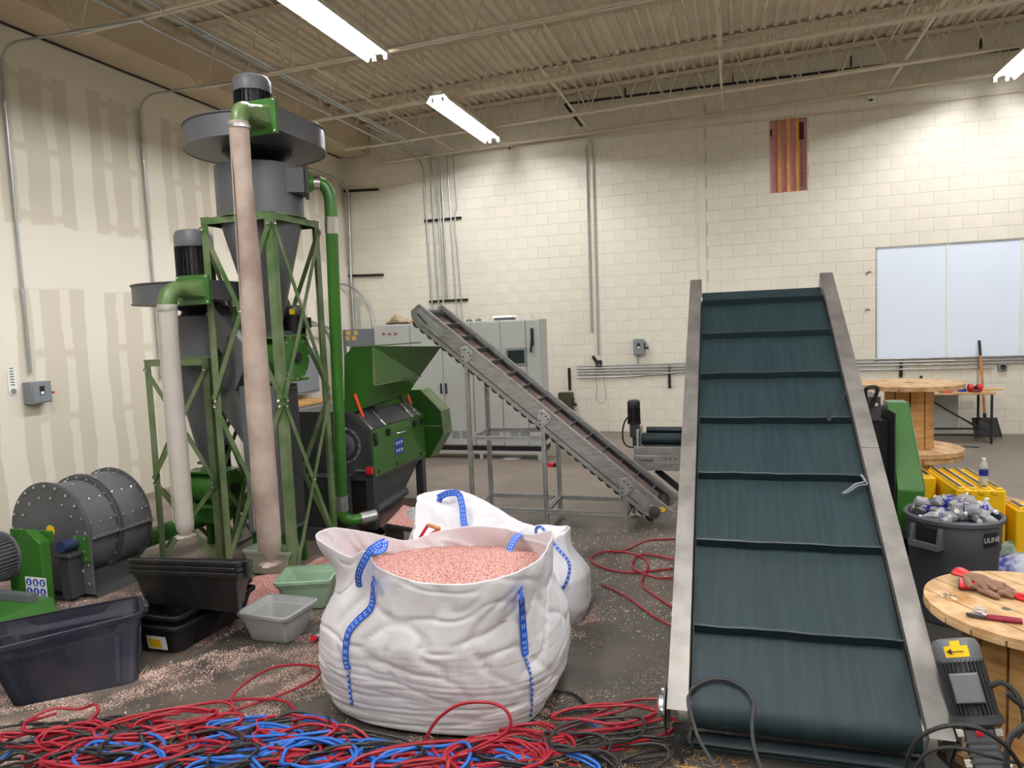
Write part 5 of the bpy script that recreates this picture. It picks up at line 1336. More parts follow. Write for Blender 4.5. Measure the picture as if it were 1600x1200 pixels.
o = thing('stop_button', (p.x, p.y, 0), 'red round stop button lying on the floor under the small conveyor', 'button')
obj('button', B().lathe((p.x, p.y, .0), [(.045, 0), (.05, .03), (.045, .05), (.001, .06)], 18), m_red, o)
obj('body', B().cyl((p.x+.04, p.y, .03), (p.x+.12, p.y, .03), .03, n=12), m_black, o)

# flat discharge conveyor with belt roller and upright motor, behind
def flat_conveyor():
    o = thing('flat_conveyor', (-.2, 7.7, 0), 'low horizontal conveyor with a dark green belt roller behind the large conveyor', 'conveyor')
    x0, x1, y0, y1 = -1.05, .55, 7.45, 8.15
    obj('side_panel', B().box(x0, y0, .50, x1, y0+.03, .70), m_alu, o, bevel=.003)
    obj('side_panel', B().box(x0, y1-.03, .50, x1, y1, .70), m_alu, o, bevel=.003)
    obj('lower_lip', B().prism([(x0, y0-.004, .56), (x0, y0-.004, .49), (x0+.12, y0-.004, .455), (x1, y0-.004, .455), (x1, y0-.004, .475)], (0, -.01, 0)), m_alu, o, bevel=.002)
    p = obj('end_plate', B().box(x0+.02, y0-.012, .50, x0+.30, y0-.002, .61), m_galv, o, bevel=.003)
    obj('plate_lettering', B().box(x0+.05, y0-.0135, .545, x0+.20, y0-.012, .565), m_black, p, smooth=False)
    b = B()
    for k in range(6): b.bolt((x0+.33+.05*(k//2), y0-.004, .53+.05*(k % 2)), (0,-1,0), .010, .008)
    obj('bolts', b, m_dark, o, smooth=False, kind='stuff')
    obj('belt_roll', B().cyl((x0+.08, y0+.10, .77), (x1-.1, y0+.10, .77), .062, n=24), m_belt, o)
    obj('belt', B().box(x0+.08, y0+.05, .665, x1, y1-.05, .68), m_belt, o, smooth=False)
    obj('upper_roll', B().cyl((x0+.10, y0+.34, .83), (x1-.1, y0+.34, .83), .035, n=18), m_cleat, o)
    obj('second_roll', B().cyl((x0+.10, y0+.24, .78), (x1-.1, y0+.24, .78), .03, n=18), m_cleat, o)
    obj('roll_bracket', B().box(x0+.03, y0+.02, .68, x0+.055, y0+.42, .88), m_galv, o, bevel=.003)
    b = B(); P = []; t = x0+.12
    while t < x1-.1:
        P += [(t+.04+.04*cos(g), .465+.028*sin(g)) for g in np.linspace(pi, 2*pi, 6)]; t += .09
    b.prism([(x0+.1, y0+.05, .49)]+[(u, y0+.05, h) for u, h in P]+[(x1, y0+.05, .49)], (0, .5, 0)); obj('return_belt', b, m_rubber, o, ang=60)
    for (x, y) in ((x0+.75, y0+.05), (x1-.1, y0+.05), (x0+.75, y1-.08), (x1-.1, y1-.08)):
        obj('leg', B().box(x-.02, y-.02, 0, x+.02, y+.02, .5), m_galv, o, smooth=False)
    # scraper arm underneath, seen behind the small conveyor
    obj('under_arm', B().beam((x0+.22, y0+.1, .44), (x0+.46, y0+.1, .24), .05, .06), m_black, o, bevel=.006)
    g = thing('gear_motor', (x0-.0, y0+.1, .7), 'black upright gear motor at the left end of the low horizontal conveyor', 'motor')
    c = PY(991, 664, y0+.12)
    motor('x', (c.x, c.y, c.z+.02), (0,0,1), .068, .25, parent=g, cap=m_black, body=m_black)
    obj('gearbox', B().box(c.x-.045, c.y-.05, c.z-.13, c.x+.06, c.y+.05, c.z+.012), m_dark, g, bevel=.01)
    P = smooth_path([PY(984, 648, y0), PY(975, 662, y0), PY(973, 685, y0), PY(980, 697, y0), PY(991, 699, y0)], 6)
    obj('motor_cable', B().tube(P, .009, 8), m_rubber, g)
    obj('mounting_arm', B().box(c.x-.02, c.y-.02, .69, c.x+.03, c.y+.03, c.z-.12), m_dark, g, smooth=False)
flat_conveyor()

# green guarded machine right of the large conveyor
def shredder():
    o = thing('shredder', (1.15, 5.9, 0), 'dark machine with a tall sloping green guard right of the large conveyor', 'machine')
    xr = 1.24; xl = 1.07
    prof = [(5.92, .30), (5.50, .46), (5.50, .76), (5.90, 1.33), (6.05, 1.33), (6.05, .30)]
    obj('green_guard', B().hexa([Vector((xl, 5.50, .47)), Vector((xr, 5.50, .47)), Vector((xr, 6.0, .47)), Vector((xl, 6.0, .47))], [Vector((xl, 5.50, .76)), Vector((xr, 5.50, .76)), Vector((xr, 6.0, .76)), Vector((xl, 6.0, .76))])
        .hexa([Vector((xl, 5.50, .76)), Vector((xr, 5.50, .76)), Vector((xr, 6.0, .76)), Vector((xl, 6.0, .76))], [Vector((xl, 5.88, 1.34)), Vector((xr-.03, 5.88, 1.34)), Vector((xr-.03, 6.04, 1.34)), Vector((xl, 6.04, 1.34))]), m_green, o, bevel=.004)
    obj('edge_highlight', B().beam((xr+.002, 5.498, .76), (xr-.028, 5.878, 1.34), .006, .006), m_green_f, o, smooth=False)  # lighter strip paints the highlight along the guard's sloping right edge
    obj('side_panel', B().box(xl-.012, 5.55, .45, xl-.002, 6.5, 1.30), m_dark, o, bevel=.004)
    obj('chamber', B().box(.66, 5.75, .40, xl-.014, 6.5, 1.22), m_black, o, bevel=.006)
    obj('upper_block', B().box(.86, 5.72, 1.22, 1.0, 6.1, 1.40), m_dark, o, bevel=.006)
    obj('pivot_bolt', B().bolt((.965, 5.72, 1.34), (0,-1,0), .018, .014), m_bright, o, smooth=False)
    q = smooth_path([(.90, 5.72, 1.36), (.90, 5.70, 1.46), (.97, 5.70, 1.47), (.96, 5.70, 1.40), (.93, 5.71, 1.32)], 6)
    obj('lift_handle', B().tube(q, .014, 8), m_black, o)
    obj('base_frame', B().box(.66, 5.55, .40, 1.30, 6.5, .46), m_cab2, o, bevel=.004)
    obj('base', B().box(.70, 5.75, 0, 1.22, 6.45, .40), m_black, o, bevel=.004)
shredder()
# ------------------------------------------------------------------ bulk bags
from mathutils.bvhtree import BVHTree
def ring_path(ctrl, n):          # closed smooth curve through control points, n samples by parameter
    P = [Vector(p) for p in ctrl]; m = len(P); out = []
    for i in range(n):
        t = i/n*m; k = int(t); f = t-k; a, b, c, d = P[(k-1) % m], P[k % m], P[(k+1) % m], P[(k+2) % m]
        out.append(0.5*((2*b)+(c-a)*f+(2*a-5*b+4*c-d)*f*f+(3*b-a-3*c+d)*f**3))
    return out
def bulk_bag(loc, label, base, levels, rim, n=220, m_=110, fold=.011, sq=3.0, seed=0., closed=False):
    """levels: (z, half width x, half width y, dx, dy); rim: control points, first one at angle -90 deg, counter-clockwise"""
    cx, cy = loc[0], loc[1]; o = thing('bulk_bag', (cx, cy, 0), label, 'bag')
    R = ring_path(rim, n)
    zs = [l[0] for l in levels]
    rings = []
    for i in range(m_+1):
        t = i/m_; ring = []
        for j in range(n):
            g = -pi/2+2*pi*j/n; cs, sn = cos(g), sin(g)
            rz = R[j].z; z = t*rz
            zz = min(z, zs[-1]); a = [np.interp(zz, zs, [l[k] for l in levels]) for k in range(1, 5)]
            k = (abs(cs)**sq+abs(sn)**sq)**(-1/sq)
            P = Vector((cx+a[2]+cs*a[0]*k, cy+a[3]+sn*a[1]*k, z))
            s = max(0, (t-.50)/.50); s = s*s*(3-2*s)
            Q = Vector((R[j].x, R[j].y, z)); P = P.lerp(Q, s)
            # soft creases: horizontal folds low down, dents and long creases higher up
            nr = Vector((cs, sn, 0)); q = Vector((cs*2.2, sn*2.2, z*9+seed)); low = max(0, 1-t*1.7)
            fo = -(1-min(1, abs(noise.noise(Vector((cs*.9+seed, sn*.9, z*20))))*4.5))**2*fold*low*.95
            fo += -(1-min(1, abs(noise.noise(Vector((cs*1.1-seed, sn*1.1+4, z*34))))*4))**2*fold*low*.5
            fo += -(1-min(1, abs(noise.noise(Vector((cs*2.1+seed*2, sn*2.1+z*2, z*6))))*6))**2*fold*1.0*min(1, t*3)*(1-low*.85)
            fo += -(1-min(1, abs(noise.noise(Vector((cs*3+sn*2+seed, z*2.5-sn*2, 9))))*7))**2*fold*1.1*max(0, min(1, t*2.5-.3))
            fo += abs(noise.noise(Vector((cs*2.6, sn*2.6, z*4+seed))))*-fold*1.5*(1-low*.7)
            fo += noise.noise(Vector((cs*1.4+5, sn*1.4, z*2.2+seed)))*fold*2.0*min(1, t*3)
            fo += -abs(noise.noise(Vector((cs*7+sn*3+seed, z*3+cs*2, 4))))*fold*1.1*min(1, t*2)
            P += nr*fo*(1-.5*s)
            ring.append(P)
        rings.append(ring)
    b = B().shell(rings, True, closed)
    if closed: pass
    body = obj('sack', b, m_sack, o, ang=180)
    md = body.modifiers.new('cloth_thickness', 'SOLIDIFY'); md.thickness = .004; md.offset = -1
    bv = BVHTree.FromPolygons([Vector(v) for v in b.v], [list(f) for f in b.f])
    return o, body, bv, rings
def hit(bv, px, py, off=.006):
    d = _ray(px, py).normalized(); r = bv.ray_cast(O_, d)
    if r[0] is None: return None
    n = r[1] if r[1].dot(d) < 0 else -r[1]; return r[0]+n*off, n
def strap_on(bv, pix, w, o, name='strap', stitch=True, off=.007, extra_first=None):
    H = [hit(bv, *p, off) for p in pix]; H = [h for h in H if h]
    pts = smooth_path([h[0] for h in H], 6); nn = smooth_path([h[1] for h in H], 6)
    return ribbon(pts, nn, w, o, name, stitch)
def ribbon(pts, nn, w, o, name='strap', stitch=True, mt=None, label=None):
    L = []; b = B(); st = [B(), B()]
    for i, p in enumerate(pts):
        t = (pts[min(i+1, len(pts)-1)]-pts[max(i-1, 0)]).normalized(); n = nn[i] if isinstance(nn, list) else nn
        s = t.cross(n).normalized(); n = s.cross(t).normalized()
        L.append([p-s*w/2-n*.002, p+s*w/2-n*.002, p+s*w/2+n*.002, p-s*w/2+n*.002])
        if i:
            for k, u in enumerate((-.17, .17)):
                if i % 2: st[k].hexa([q0+so*(w*u-.0015)+no*.0021 for q0, so, no in ((pp, ps, pn), (p, s, n))]+[q0+so*(w*u+.0015)+no*.0021 for q0, so, no in ((p, s, n), (pp, ps, pn))],
                                     [q0+so*(w*u-.0015)+no*.0033 for q0, so, no in ((pp, ps, pn), (p, s, n))]+[q0+so*(w*u+.0015)+no*.0033 for q0, so, no in ((p, s, n), (pp, ps, pn))])
        pp, ps, pn = p, s, n
    b.shell(L, True, True); r = obj(name, b, mt or m_blue, o, ang=40, label=label or 'blue lifting strap')
    if stitch:
        q = B(); 
        for x in st: q.add(x.v, x.f)
        obj('stitching', q, m_stitch, r, smooth=False, kind='stuff')
    return r
# main bag
lv = [(0, .52, .44, 0, -.02), (.03, .60, .52, 0, -.02), (.14, .66, .565, 0, 0), (.30, .685, .59, 0, 0), (.48, .68, .59, 0, 0), (.62, .65, .57, .0, 0), (.75, .62, .55, 0, 0), (.9, .60, .54, 0, 0)]
rimA = [(-1.47, 3.03, .815), (-1.20, 3.04, .825), (-.99, 3.09, .875), (-.91, 3.28, .90), (-.92, 3.50, .93), (-1.00, 3.74, .885), (-1.16, 3.93, .80), (-1.36, 4.07, .785), (-1.60, 4.12, .775), (-1.84, 4.12, .73),
        (-2.02, 4.02, .69), (-2.16, 3.82, .79), (-2.26, 3.56, .895), (-2.27, 3.38, .90), (-2.10, 3.27, .87), (-1.92, 3.16, .87), (-1.79, 3.10, .93), (-1.70, 3.06, .86)]
bag, bsack, bvA, ringsA = bulk_bag((-1.585, 3.60), 'big white woven bulk bag full of pink granules in the foreground', None, lv, rimA, seed=3.3, fold=.013)
strap_on(bvA, [(603, 868), (590, 880), (585, 905), (584, 930), (580, 950), (560, 970), (545, 990), (541, 1025), (545, 1045)], .036, bag)
strap_on(bvA, [(545, 1048), (547, 1075), (551, 1100), (557, 1133)], .014, bag)
strap_on(bvA, [(811, 890), (812, 920), (815, 960), (818, 1000), (820, 1024)], .036, bag)
strap_on(bvA, [(820, 1026), (826, 1045), (830, 1070), (830, 1095), (829, 1118)], .013, bag)
# loop hanging from the front left corner, and the strap over the back right rim
lp = [PY(603, 846, 3.08), PY(590, 852, 3.04), PY(578, 862, 3.02), PY(566, 882, 3.02), PY(560, 900, 3.05), PY(561, 918, 3.10)]
ribbon(smooth_path(lp, 6), Vector((0, -1, .15)), .038, bag)
lp = [PY(575, 856, 3.06), PY(590, 862, 3.01), PY(600, 858, 3.02), PY(602, 846, 3.05)]
ribbon(smooth_path(lp, 5), Vector((-.2, -.5, .8)), .034, bag)
lp = [PY(819, 833, 4.02), PY(808, 838, 3.95), PY(800, 850, 3.90), PY(795, 864, 3.86), PY(792, 884, 3.80)]
ribbon(smooth_path(lp, 6), Vector((-.3, -1, .2)), .045, bag)
# pink fill: a mound inside the bag
b = B(); NN = 56; rings = []
for i in range(NN+1):
    t = i/NN; ring = []
    for j in range(96):
        g = -pi/2+2*pi*j/96; k = int(j/96*220); q = Vector(ringsA[86][k]); c = Vector((-1.50, 3.60, 0))
        p = c+(Vector((q.x, q.y, 0))-c)*(.985*t); hgt = .655+.10*math.exp(-((p.x+1.30)**2/.10+(p.y-3.70)**2/.12))+.05*math.exp(-((p.x+1.85)**2/.04+(p.y-3.45)**2/.08))-.03*t
        hgt += .016*noise.noise(Vector((p.x*9, p.y*9, 1)))+.007*noise.noise(Vector((p.x*60, p.y*60, 2)))+.004*random.random()
        ring.append((p.x, p.y, hgt))
    rings.append(ring)
tag(obj('pink_granules', B().shell(rings, False, False), m_pink, org=(-1.5, 3.6, .7), ang=180), 'heap of pink plastic granules filling the big white bulk bag', 'granules', kind='stuff')

# second bag, slumped behind
lv2 = [(0, .60, .36, 0, 0), (.05, .66, .42, 0, 0), (.2, .70, .46, 0, 0), (.35, .66, .43, -.02, 0), (.5, .60, .38, -.06, 0), (.7, .5, .3, -.1, 0)]
rimB = [(-1.80, 4.66, .38), (-1.50, 4.60, .42), (-1.28, 4.52, .52), (-1.10, 4.62, .64), (-1.16, 4.80, .60), (-1.38, 5.05, .50), (-1.62, 5.20, .50), (-1.95, 5.32, .62), (-2.20, 5.34, .70), (-2.44, 5.30, .69), (-2.50, 5.12, .66), (-2.40, 4.84, .44), (-2.2, 4.70, .42)]
bag2, bs2, bvB, ringsB = bulk_bag((-1.80, 5.0), 'slumped white woven bulk bag lying behind the big full one', None, lv2, rimB, n=160, m_=70, seed=8.1, fold=.034, sq=2.4)
top = []
R = ringsB[-1]; c = Vector((-1.85, 4.98, .52))
def fold_z(q): return .06*noise.noise(Vector((q.x*3, q.y*3, 1)))-.035*(1-min(1, abs(noise.noise(Vector((q.x*3.2+q.y*2, q.y*4-q.x, 5))))*5))**2-.02*(1-min(1, abs(noise.noise(Vector((q.x*7-q.y*4, q.y*5, 8))))*5))**2
rg = [R]
for s in np.linspace(.97, .03, 34):
    rg.append([(lambda q: q+Vector((0, 0, fold_z(q)*min(1, (1-s)*6)-.02*(1-s))))(c+(Vector(p)-c)*float(s)) for p in R])
obj('folded_top', B().shell(rg, False, True), m_sack, bag2, ang=180)
ribbon(smooth_path([PY(684, 778, 5.12), PY(700, 771, 5.10), PY(716, 772, 5.08), PY(722, 790, 5.02), PY(724, 810, 4.96), PY(727, 826, 4.90)], 6), Vector((.2, -1, .3)), .05, bag2)
ribbon(smooth_path([PY(686, 784, 5.14), PY(690, 775, 5.15), PY(705, 770, 5.15)], 6), Vector((.2, -1, .3)), .045, bag2)
ribbon(smooth_path([PY(838, 836, 4.50), PY(838, 826, 4.50), PY(846, 824, 4.48), PY(858, 840, 4.46), PY(872, 858, 4.44), PY(886, 874, 4.42), PY(890, 890, 4.42), PY(884, 912, 4.42), PY(870, 932, 4.45)], 6), Vector((.2, -1, .1)), .020, bag2)
ribbon(smooth_path([PY(744, 792, 5.2), PY(752, 789, 5.3), PY(758, 784, 5.4)], 4), Vector((0, -1, .3)), .04, bag2, stitch=False)
# third lobe of a bag at its right
lv3 = [(0, .16, .20, 0, 0), (.1, .20, .25, 0, 0), (.3, .20, .24, 0, 0), (.5, .13, .18, -.02, 0), (.7, .08, .1, -.03, 0)]
rimC = [(-1.20, 4.55, .58), (-1.13, 4.57, .62), (-1.10, 4.65, .63), (-1.14, 4.74, .62), (-1.21, 4.76, .60), (-1.26, 4.66, .58)]
bag3, _, bvC, ringsC = bulk_bag((-1.18, 4.68), 'upright white corner of the slumped bag with a blue seam, right of the big full one', None, lv3, rimC, n=60, m_=30, seed=1.7, fold=.012, sq=2.2, closed=True)
for ch in list(bag3.children):
    ch.parent = bag2; ch.location = Vector(bag3.location)-Vector(bag2.location); ch.name = 'sack_corner'
bpy.data.objects.remove(bag3)

# red shovel handle standing between the bags
sh = thing('shovel', PY(680, 850, 4.38), 'shovel with a red D grip and pale wooden bar standing between the two white bags', 'shovel')
a, c, d_, e = PY(655, 842, 4.36), PY(669, 820, 4.36), PY(687, 826, 4.36), PY(664, 841, 4.36)
obj('grip_frame', B().tube([a+Vector((0, 0, -.05)), a, c], .011, 8).tube([d_, e, e+Vector((-.03, 0, -.04))], .011, 8), m_red, sh, label='red D grip')
obj('grip_bar', B().cyl(c, d_, .0135, n=12), m_handle, sh)
obj('shaft', B().cyl(a+Vector((.01, 0, -.04)), (a.x+.05, 4.42, .10), .016, n=10), m_red, sh)
obj('blade', B().prism([(a.x-.05, 4.40, .16), (a.x+.15, 4.40, .16), (a.x+.15, 4.44, .01), (a.x-.05, 4.44, .01)], (0, .004, 0)), m_dark, sh, smooth=False)

# tray of granules on a dark stool
tr = thing('granule_tray', (-2.82, 5.6, 0), 'dark pan of granules on a post beside the white bags', 'tray')
zt = .36
Q = [PZ(603, 819, zt), PZ(650, 827, zt), PZ(672, 800, zt), PZ(630, 789, zt)]
qc = sum(Q, Vector())/4
obj('pan', B().hexa([v+Vector((0, 0, -.035)) for v in Q], Q), m_black, tr, bevel=.004)
obj('post', B().box(qc.x-.16, qc.y-.16, .0, qc.x-.04, qc.y-.04, zt-.035), m_black, tr, smooth=False)
b = B(); N1 = 26
def surf(u, v, f):
    p = Q[0].lerp(Q[1], u).lerp(Q[3].lerp(Q[2], u), v); return Vector((p.x, p.y, zt+.003+f))
for nm, mt, cu, cv, hh, rr, lab in (('pink_heap', m_pink, .3, .4, .03, .35, 'low heap of pink granules on the dark pan'), ('grey_heap', m_greyg, .62, .62, .085, .24, 'small heap of grey granules on the dark pan')):
    b = B(); G = []
    for i in range(N1):
        for k in range(N1):
            u, v = i/(N1-1), k/(N1-1); f = hh*math.exp(-(((u-cu)/rr)**2+((v-cv)/rr)**2))-(.012 if nm[0] == 'g' else 0.0)
            edge = min(u, v, 1-u, 1-v)*6; G.append(surf(.02+.96*u, .02+.96*v, f*min(1, edge)+.003*random.random()))
    b.v = [tuple(p) for p in G]; b.f = [(i*N1+k, (i+1)*N1+k, (i+1)*N1+k+1, i*N1+k+1) for i in range(N1-1) for k in range(N1-1)]
    tag(obj(nm, b, mt, org=qc, ang=180), lab, 'granules', kind='stuff')
# ------------------------------------------------------------------ totes and bins
def rquad(Q, r, n=5):            # rounded quadrilateral ring from 4 corners
    out = []
    for i in range(4):
        p, a, b_ = Vector(Q[i]), Vector(Q[i-1]), Vector(Q[(i+1) % 4])
        u = (a-p).normalized()*r; v = (b_-p).normalized()*r
        for k in range(n+1):
            t = k/n; out.append((p+u)*(1-t)**2+p*(2*t*(1-t))+(p+v)*t*t)
    return out
def lerpq(A, Bq, t): return [Vector(a).lerp(Vector(b_), t) for a, b_ in zip(A, Bq)]
def grow(ring, d, dz=0.0):
    c = sum((Vector(p) for p in ring), Vector())/len(ring); out = []
    for p in ring:
        v = Vector(p)-c; v.z = 0; out.append(Vector(p)+v.normalized()*d+Vector((0, 0, dz)))
    return out
def tote(bottom, top, mt, label, r=.05, lip=.022, name='storage_tote', ribs=0, wall=.005, step=.78, handles=True, parent=None, rimname='rim'):
    c = sum((Vector(p) for p in bottom), Vector())/4; o = thing(name, (c.x, c.y, min(p[2] for p in bottom)), label, 'tote') if parent is None else parent
    rg = lambda t, d=0.0, rr=r: grow(rquad(lerpq(bottom, top, t), rr), d)
    outer = [rg(0, -.012), rg(.0, -.0, r), rg(.04), rg(step-.02), rg(step), grow(rg(step), .008), grow(rg(.965), .008)]
    outer[1] = [p+Vector((0, 0, .006)) for p in outer[1]]
    inner = [grow(rg(.985), .004), grow(rg(step), 0), grow(rg(step-.015), -.006), grow(rg(.05), -.006), grow(rg(.04), -.02)]
    b = B(); b.shell(outer, True, False); b.shell([outer[-1]]+inner, False, True)
    body = obj('tub', b, mt, o, ang=30)
    R0 = rg(.965); R1 = rg(1.0)
    b = B().shell([grow(R0, .004), grow(R0, lip), grow(R0, lip, -.018), grow(R0, lip+.003, -.018), grow(R1, lip+.003, -.004), grow(R1, lip-.004), grow(R1, .0), grow(R0, .004)], False, False)
    obj(rimname, b, mt, o, ang=30)
    if handles:
        for i in (1, 3):
            p, q = Vector(top[i]), Vector(top[(i+1) % 4]); m_ = (p+q)/2; d = (q-p).normalized(); nn = Vector((d.y, -d.x, 0))
            if nn.dot(m_-sum((Vector(t) for t in top), Vector())/4) < 0: nn = -nn
            a = m_-d*.06+nn*lip; e = m_+d*.06+nn*lip
            obj('handle', B().hexa([a, e, e+nn*.028, a+nn*.028], [v+Vector((0, 0, -.05)) for v in (a, e, e+nn*.022, a+nn*.022)]), mt, o, bevel=.006)
    if ribs:
        b = B()
        for i in (0, 1):
            for k in range(ribs):
                t = (k+.5)/ribs
                lo = Vector(bottom[i]).lerp(Vector(bottom[(i+1) % 4]), t); hi = Vector(top[i]).lerp(Vector(top[(i+1) % 4]), t)
                d = (Vector(bottom[(i+1) % 4])-Vector(bottom[i])).normalized(); nn = Vector((d.y, -d.x, 0))
                b.beam(lo.lerp(hi, .05)+nn*.001, lo.lerp(hi, .74)+nn*.004, .008, .028, d)
        obj('ribs', b, mt, o, smooth=False, kind='stuff')
    return o
nv = tote([(-3.90, 2.78, 0), (-3.43, 3.20, 0), (-3.70, 3.50, 0), (-4.17, 3.08, 0)], [(-3.93, 2.66, .385), (-3.50, 3.33, .37), (-3.76, 3.56, .365), (-4.25, 2.96, .385)], m_navy,
     'large dusty navy blue storage tote in the lower left corner', r=.06, lip=.024, ribs=3)
# black totes: one long tote with two more nested on top, then three nested across
lb = tote([(-3.83, 3.55, .0), (-3.46, 3.56, .0), (-3.45, 4.22, .0), (-3.83, 4.22, .0)], [(-3.88, 3.51, .20), (-3.41, 3.52, .20), (-3.40, 4.27, .20), (-3.88, 4.27, .20)], m_black2,
     'lowest black storage tote with a yellow and white label, under the stacked totes', r=.06, lip=.022, ribs=2)
p = PY(247, 1002, 3.535)
st = obj('label_sticker', B().hexa([(p.x-.075, 3.530, p.z-.05), (p.x+.075, 3.530, p.z-.05), (p.x+.075, 3.534, p.z-.05), (p.x-.075, 3.534, p.z-.05)], [(p.x-.077, 3.518, p.z+.04), (p.x+.073, 3.518, p.z+.04), (p.x+.073, 3.522, p.z+.04), (p.x-.077, 3.522, p.z+.04)]), m_white, lb, smooth=False)
obj('yellow_print', B().hexa([(p.x-.06, 3.5285, p.z-.04), (p.x+.035, 3.5285, p.z-.04), (p.x+.035, 3.5295, p.z-.04), (p.x-.06, 3.5295, p.z-.04)], [(p.x-.062, 3.518, p.z+.02), (p.x+.033, 3.518, p.z+.02), (p.x+.033, 3.519, p.z+.02), (p.x-.062, 3.519, p.z+.02)]), m_ystick, st, smooth=False)
tote([(-3.82, 3.57, .075), (-3.48, 3.58, .075), (-3.47, 4.20, .075), (-3.82, 4.20, .075)], [(-3.87, 3.52, .262), (-3.42, 3.53, .262), (-3.41, 4.26, .262), (-3.87, 4.26, .262)], m_black2,
     'second black storage tote from the floor, nested in the lowest one', r=.06, lip=.020)
za, zb_ = PY(200, 889, 3.62).z, PY(384, 897, 3.60).z
xa_, xb_ = PY(203, 897, 3.62).x, PY(368, 905, 3.60).x
for k in range(3):
    dz = .036*k
    tote([(xa_+.05, 3.67, .262+dz), (xb_-.05, 3.67, .262+dz), (xb_-.25, 3.98, .215+dz), (xa_-.14, 3.98, .215+dz)],
         [(xa_, 3.62, za+dz), (xb_, 3.60, zb_+dz), (xb_-.24, 4.05, zb_-.15+dz), (xa_-.22, 4.05, za-.15+dz)], m_black2,
         ['lowest of the three black totes nested crosswise on the stack', 'middle of the three black totes nested crosswise on the stack', 'topmost black tote of the stack, open, beside the navy tote'][k], r=.05, lip=.020)
tote([(-3.13, 3.84, 0), (-2.83, 3.84, 0), (-2.83, 4.07, 0), (-3.13, 4.07, 0)], [(-3.20, 3.81, .20), (-2.81, 3.79, .20), (-2.79, 4.14, .20), (-3.19, 4.15, .20)], m_bingrey,
     'small pale grey plastic bin in front of the green stand', r=.045, lip=.012, name='plastic_bin', handles=False)
tote([(-3.20, 4.33, 0), (-2.92, 4.43, 0), (-3.02, 4.72, 0), (-3.30, 4.62, 0)], [(-3.245, 4.28, .225), (-2.87, 4.42, .225), (-2.99, 4.76, .225), (-3.37, 4.62, .225)], m_bingreen,
     'small sage green plastic bin between the grey bin and the big white bag', r=.045, lip=.012, name='plastic_bin', handles=False)
tote([(-3.97, 4.93, 0.02), (-3.58, 4.93, 0.02), (-3.58, 5.06, 0.02), (-3.97, 5.06, 0.02)], [(-4.00, 4.90-.01, .235), (-3.55, 4.89, .235), (-3.55, 5.085, .235), (-4.00, 5.085, .235)], m_bingreen2,
     'dusty grey green bin standing inside the foot of the tall stand', r=.035, lip=.010, name='plastic_bin', handles=False)

# heap of pink granules at the foot of the towers
b = B(); N1 = 60
G = []
for i in range(N1):
    for k in range(N1):
        x = -4.05+1.05*i/(N1-1); y = 4.35+1.45*k/(N1-1)
        f = .0
        for (cx_, cy_, s, h) in ((-3.64, 4.68, .23, .11), (-3.45, 5.0, .20, .06), (-3.75, 4.55, .14, .04), (-3.45, 5.35, .22, .035), (-3.30, 4.85, .15, .03)):
            f += h*math.exp(-(((x-cx_)/s)**2+((y-cy_)/s)**2))
        f = f-.018+.010*noise.noise(Vector((x*8, y*8, 3)))+.003*random.random()
        G.append((x, y, max(f, -.004)))
b.v = G; b.f = [(i*N1+k, (i+1)*N1+k, (i+1)*N1+k+1, i*N1+k+1) for i in range(N1-1) for k in range(N1-1) if max(G[i*N1+k][2], G[(i+1)*N1+k][2], G[(i+1)*N1+k+1][2], G[i*N1+k+1][2]) > 0]
tag(obj('pink_heap', b, m_pink, org=(-3.5, 4.9, 0), ang=180), 'heap of pink granules spilled on the floor at the foot of the green stands', 'granules', kind='stuff')
# hand scoop at the left of the big bag
sc = thing('hand_scoop', PZ(508, 992, 0), 'dark metal hand scoop lying on the floor at the left of the big white bag', 'scoop')
a, c = PZ(498, 998, 0.0), PZ(520, 980, 0)
d = (c-a).normalized(); s = Vector((-d.y, d.x, 0)); rings = []
for i in range(7):
    t = i/6; w = .02+.045*sin(pi*(.25+.6*t)); p = a.lerp(c, t)
    rings.append([p+s*(w*cos(g))+Vector((0, 0, .035-.035*sin(g)*.9)) for g in np.linspace(0, pi, 9)])
q = B(); q.v = [tuple(p) for r_ in rings for p in r_]; q.f = [(i*9+k, i*9+k+1, (i+1)*9+k+1, (i+1)*9+k) for i in range(6) for k in range(8)]
ob = obj('blade', q, m_dark, sc); md = ob.modifiers.new('t', 'SOLIDIFY'); md.thickness = .003
obj('socket', B().cyl(a+Vector((0, 0, .02)), a-d*.05+Vector((0, 0, .025)), .018, n=12), m_bright, sc)
obj('grip', B().cyl(a-d*.045+Vector((0, 0, .025)), a-d*.07+Vector((0, 0, .03)), .02, n=12), m_red, sc)

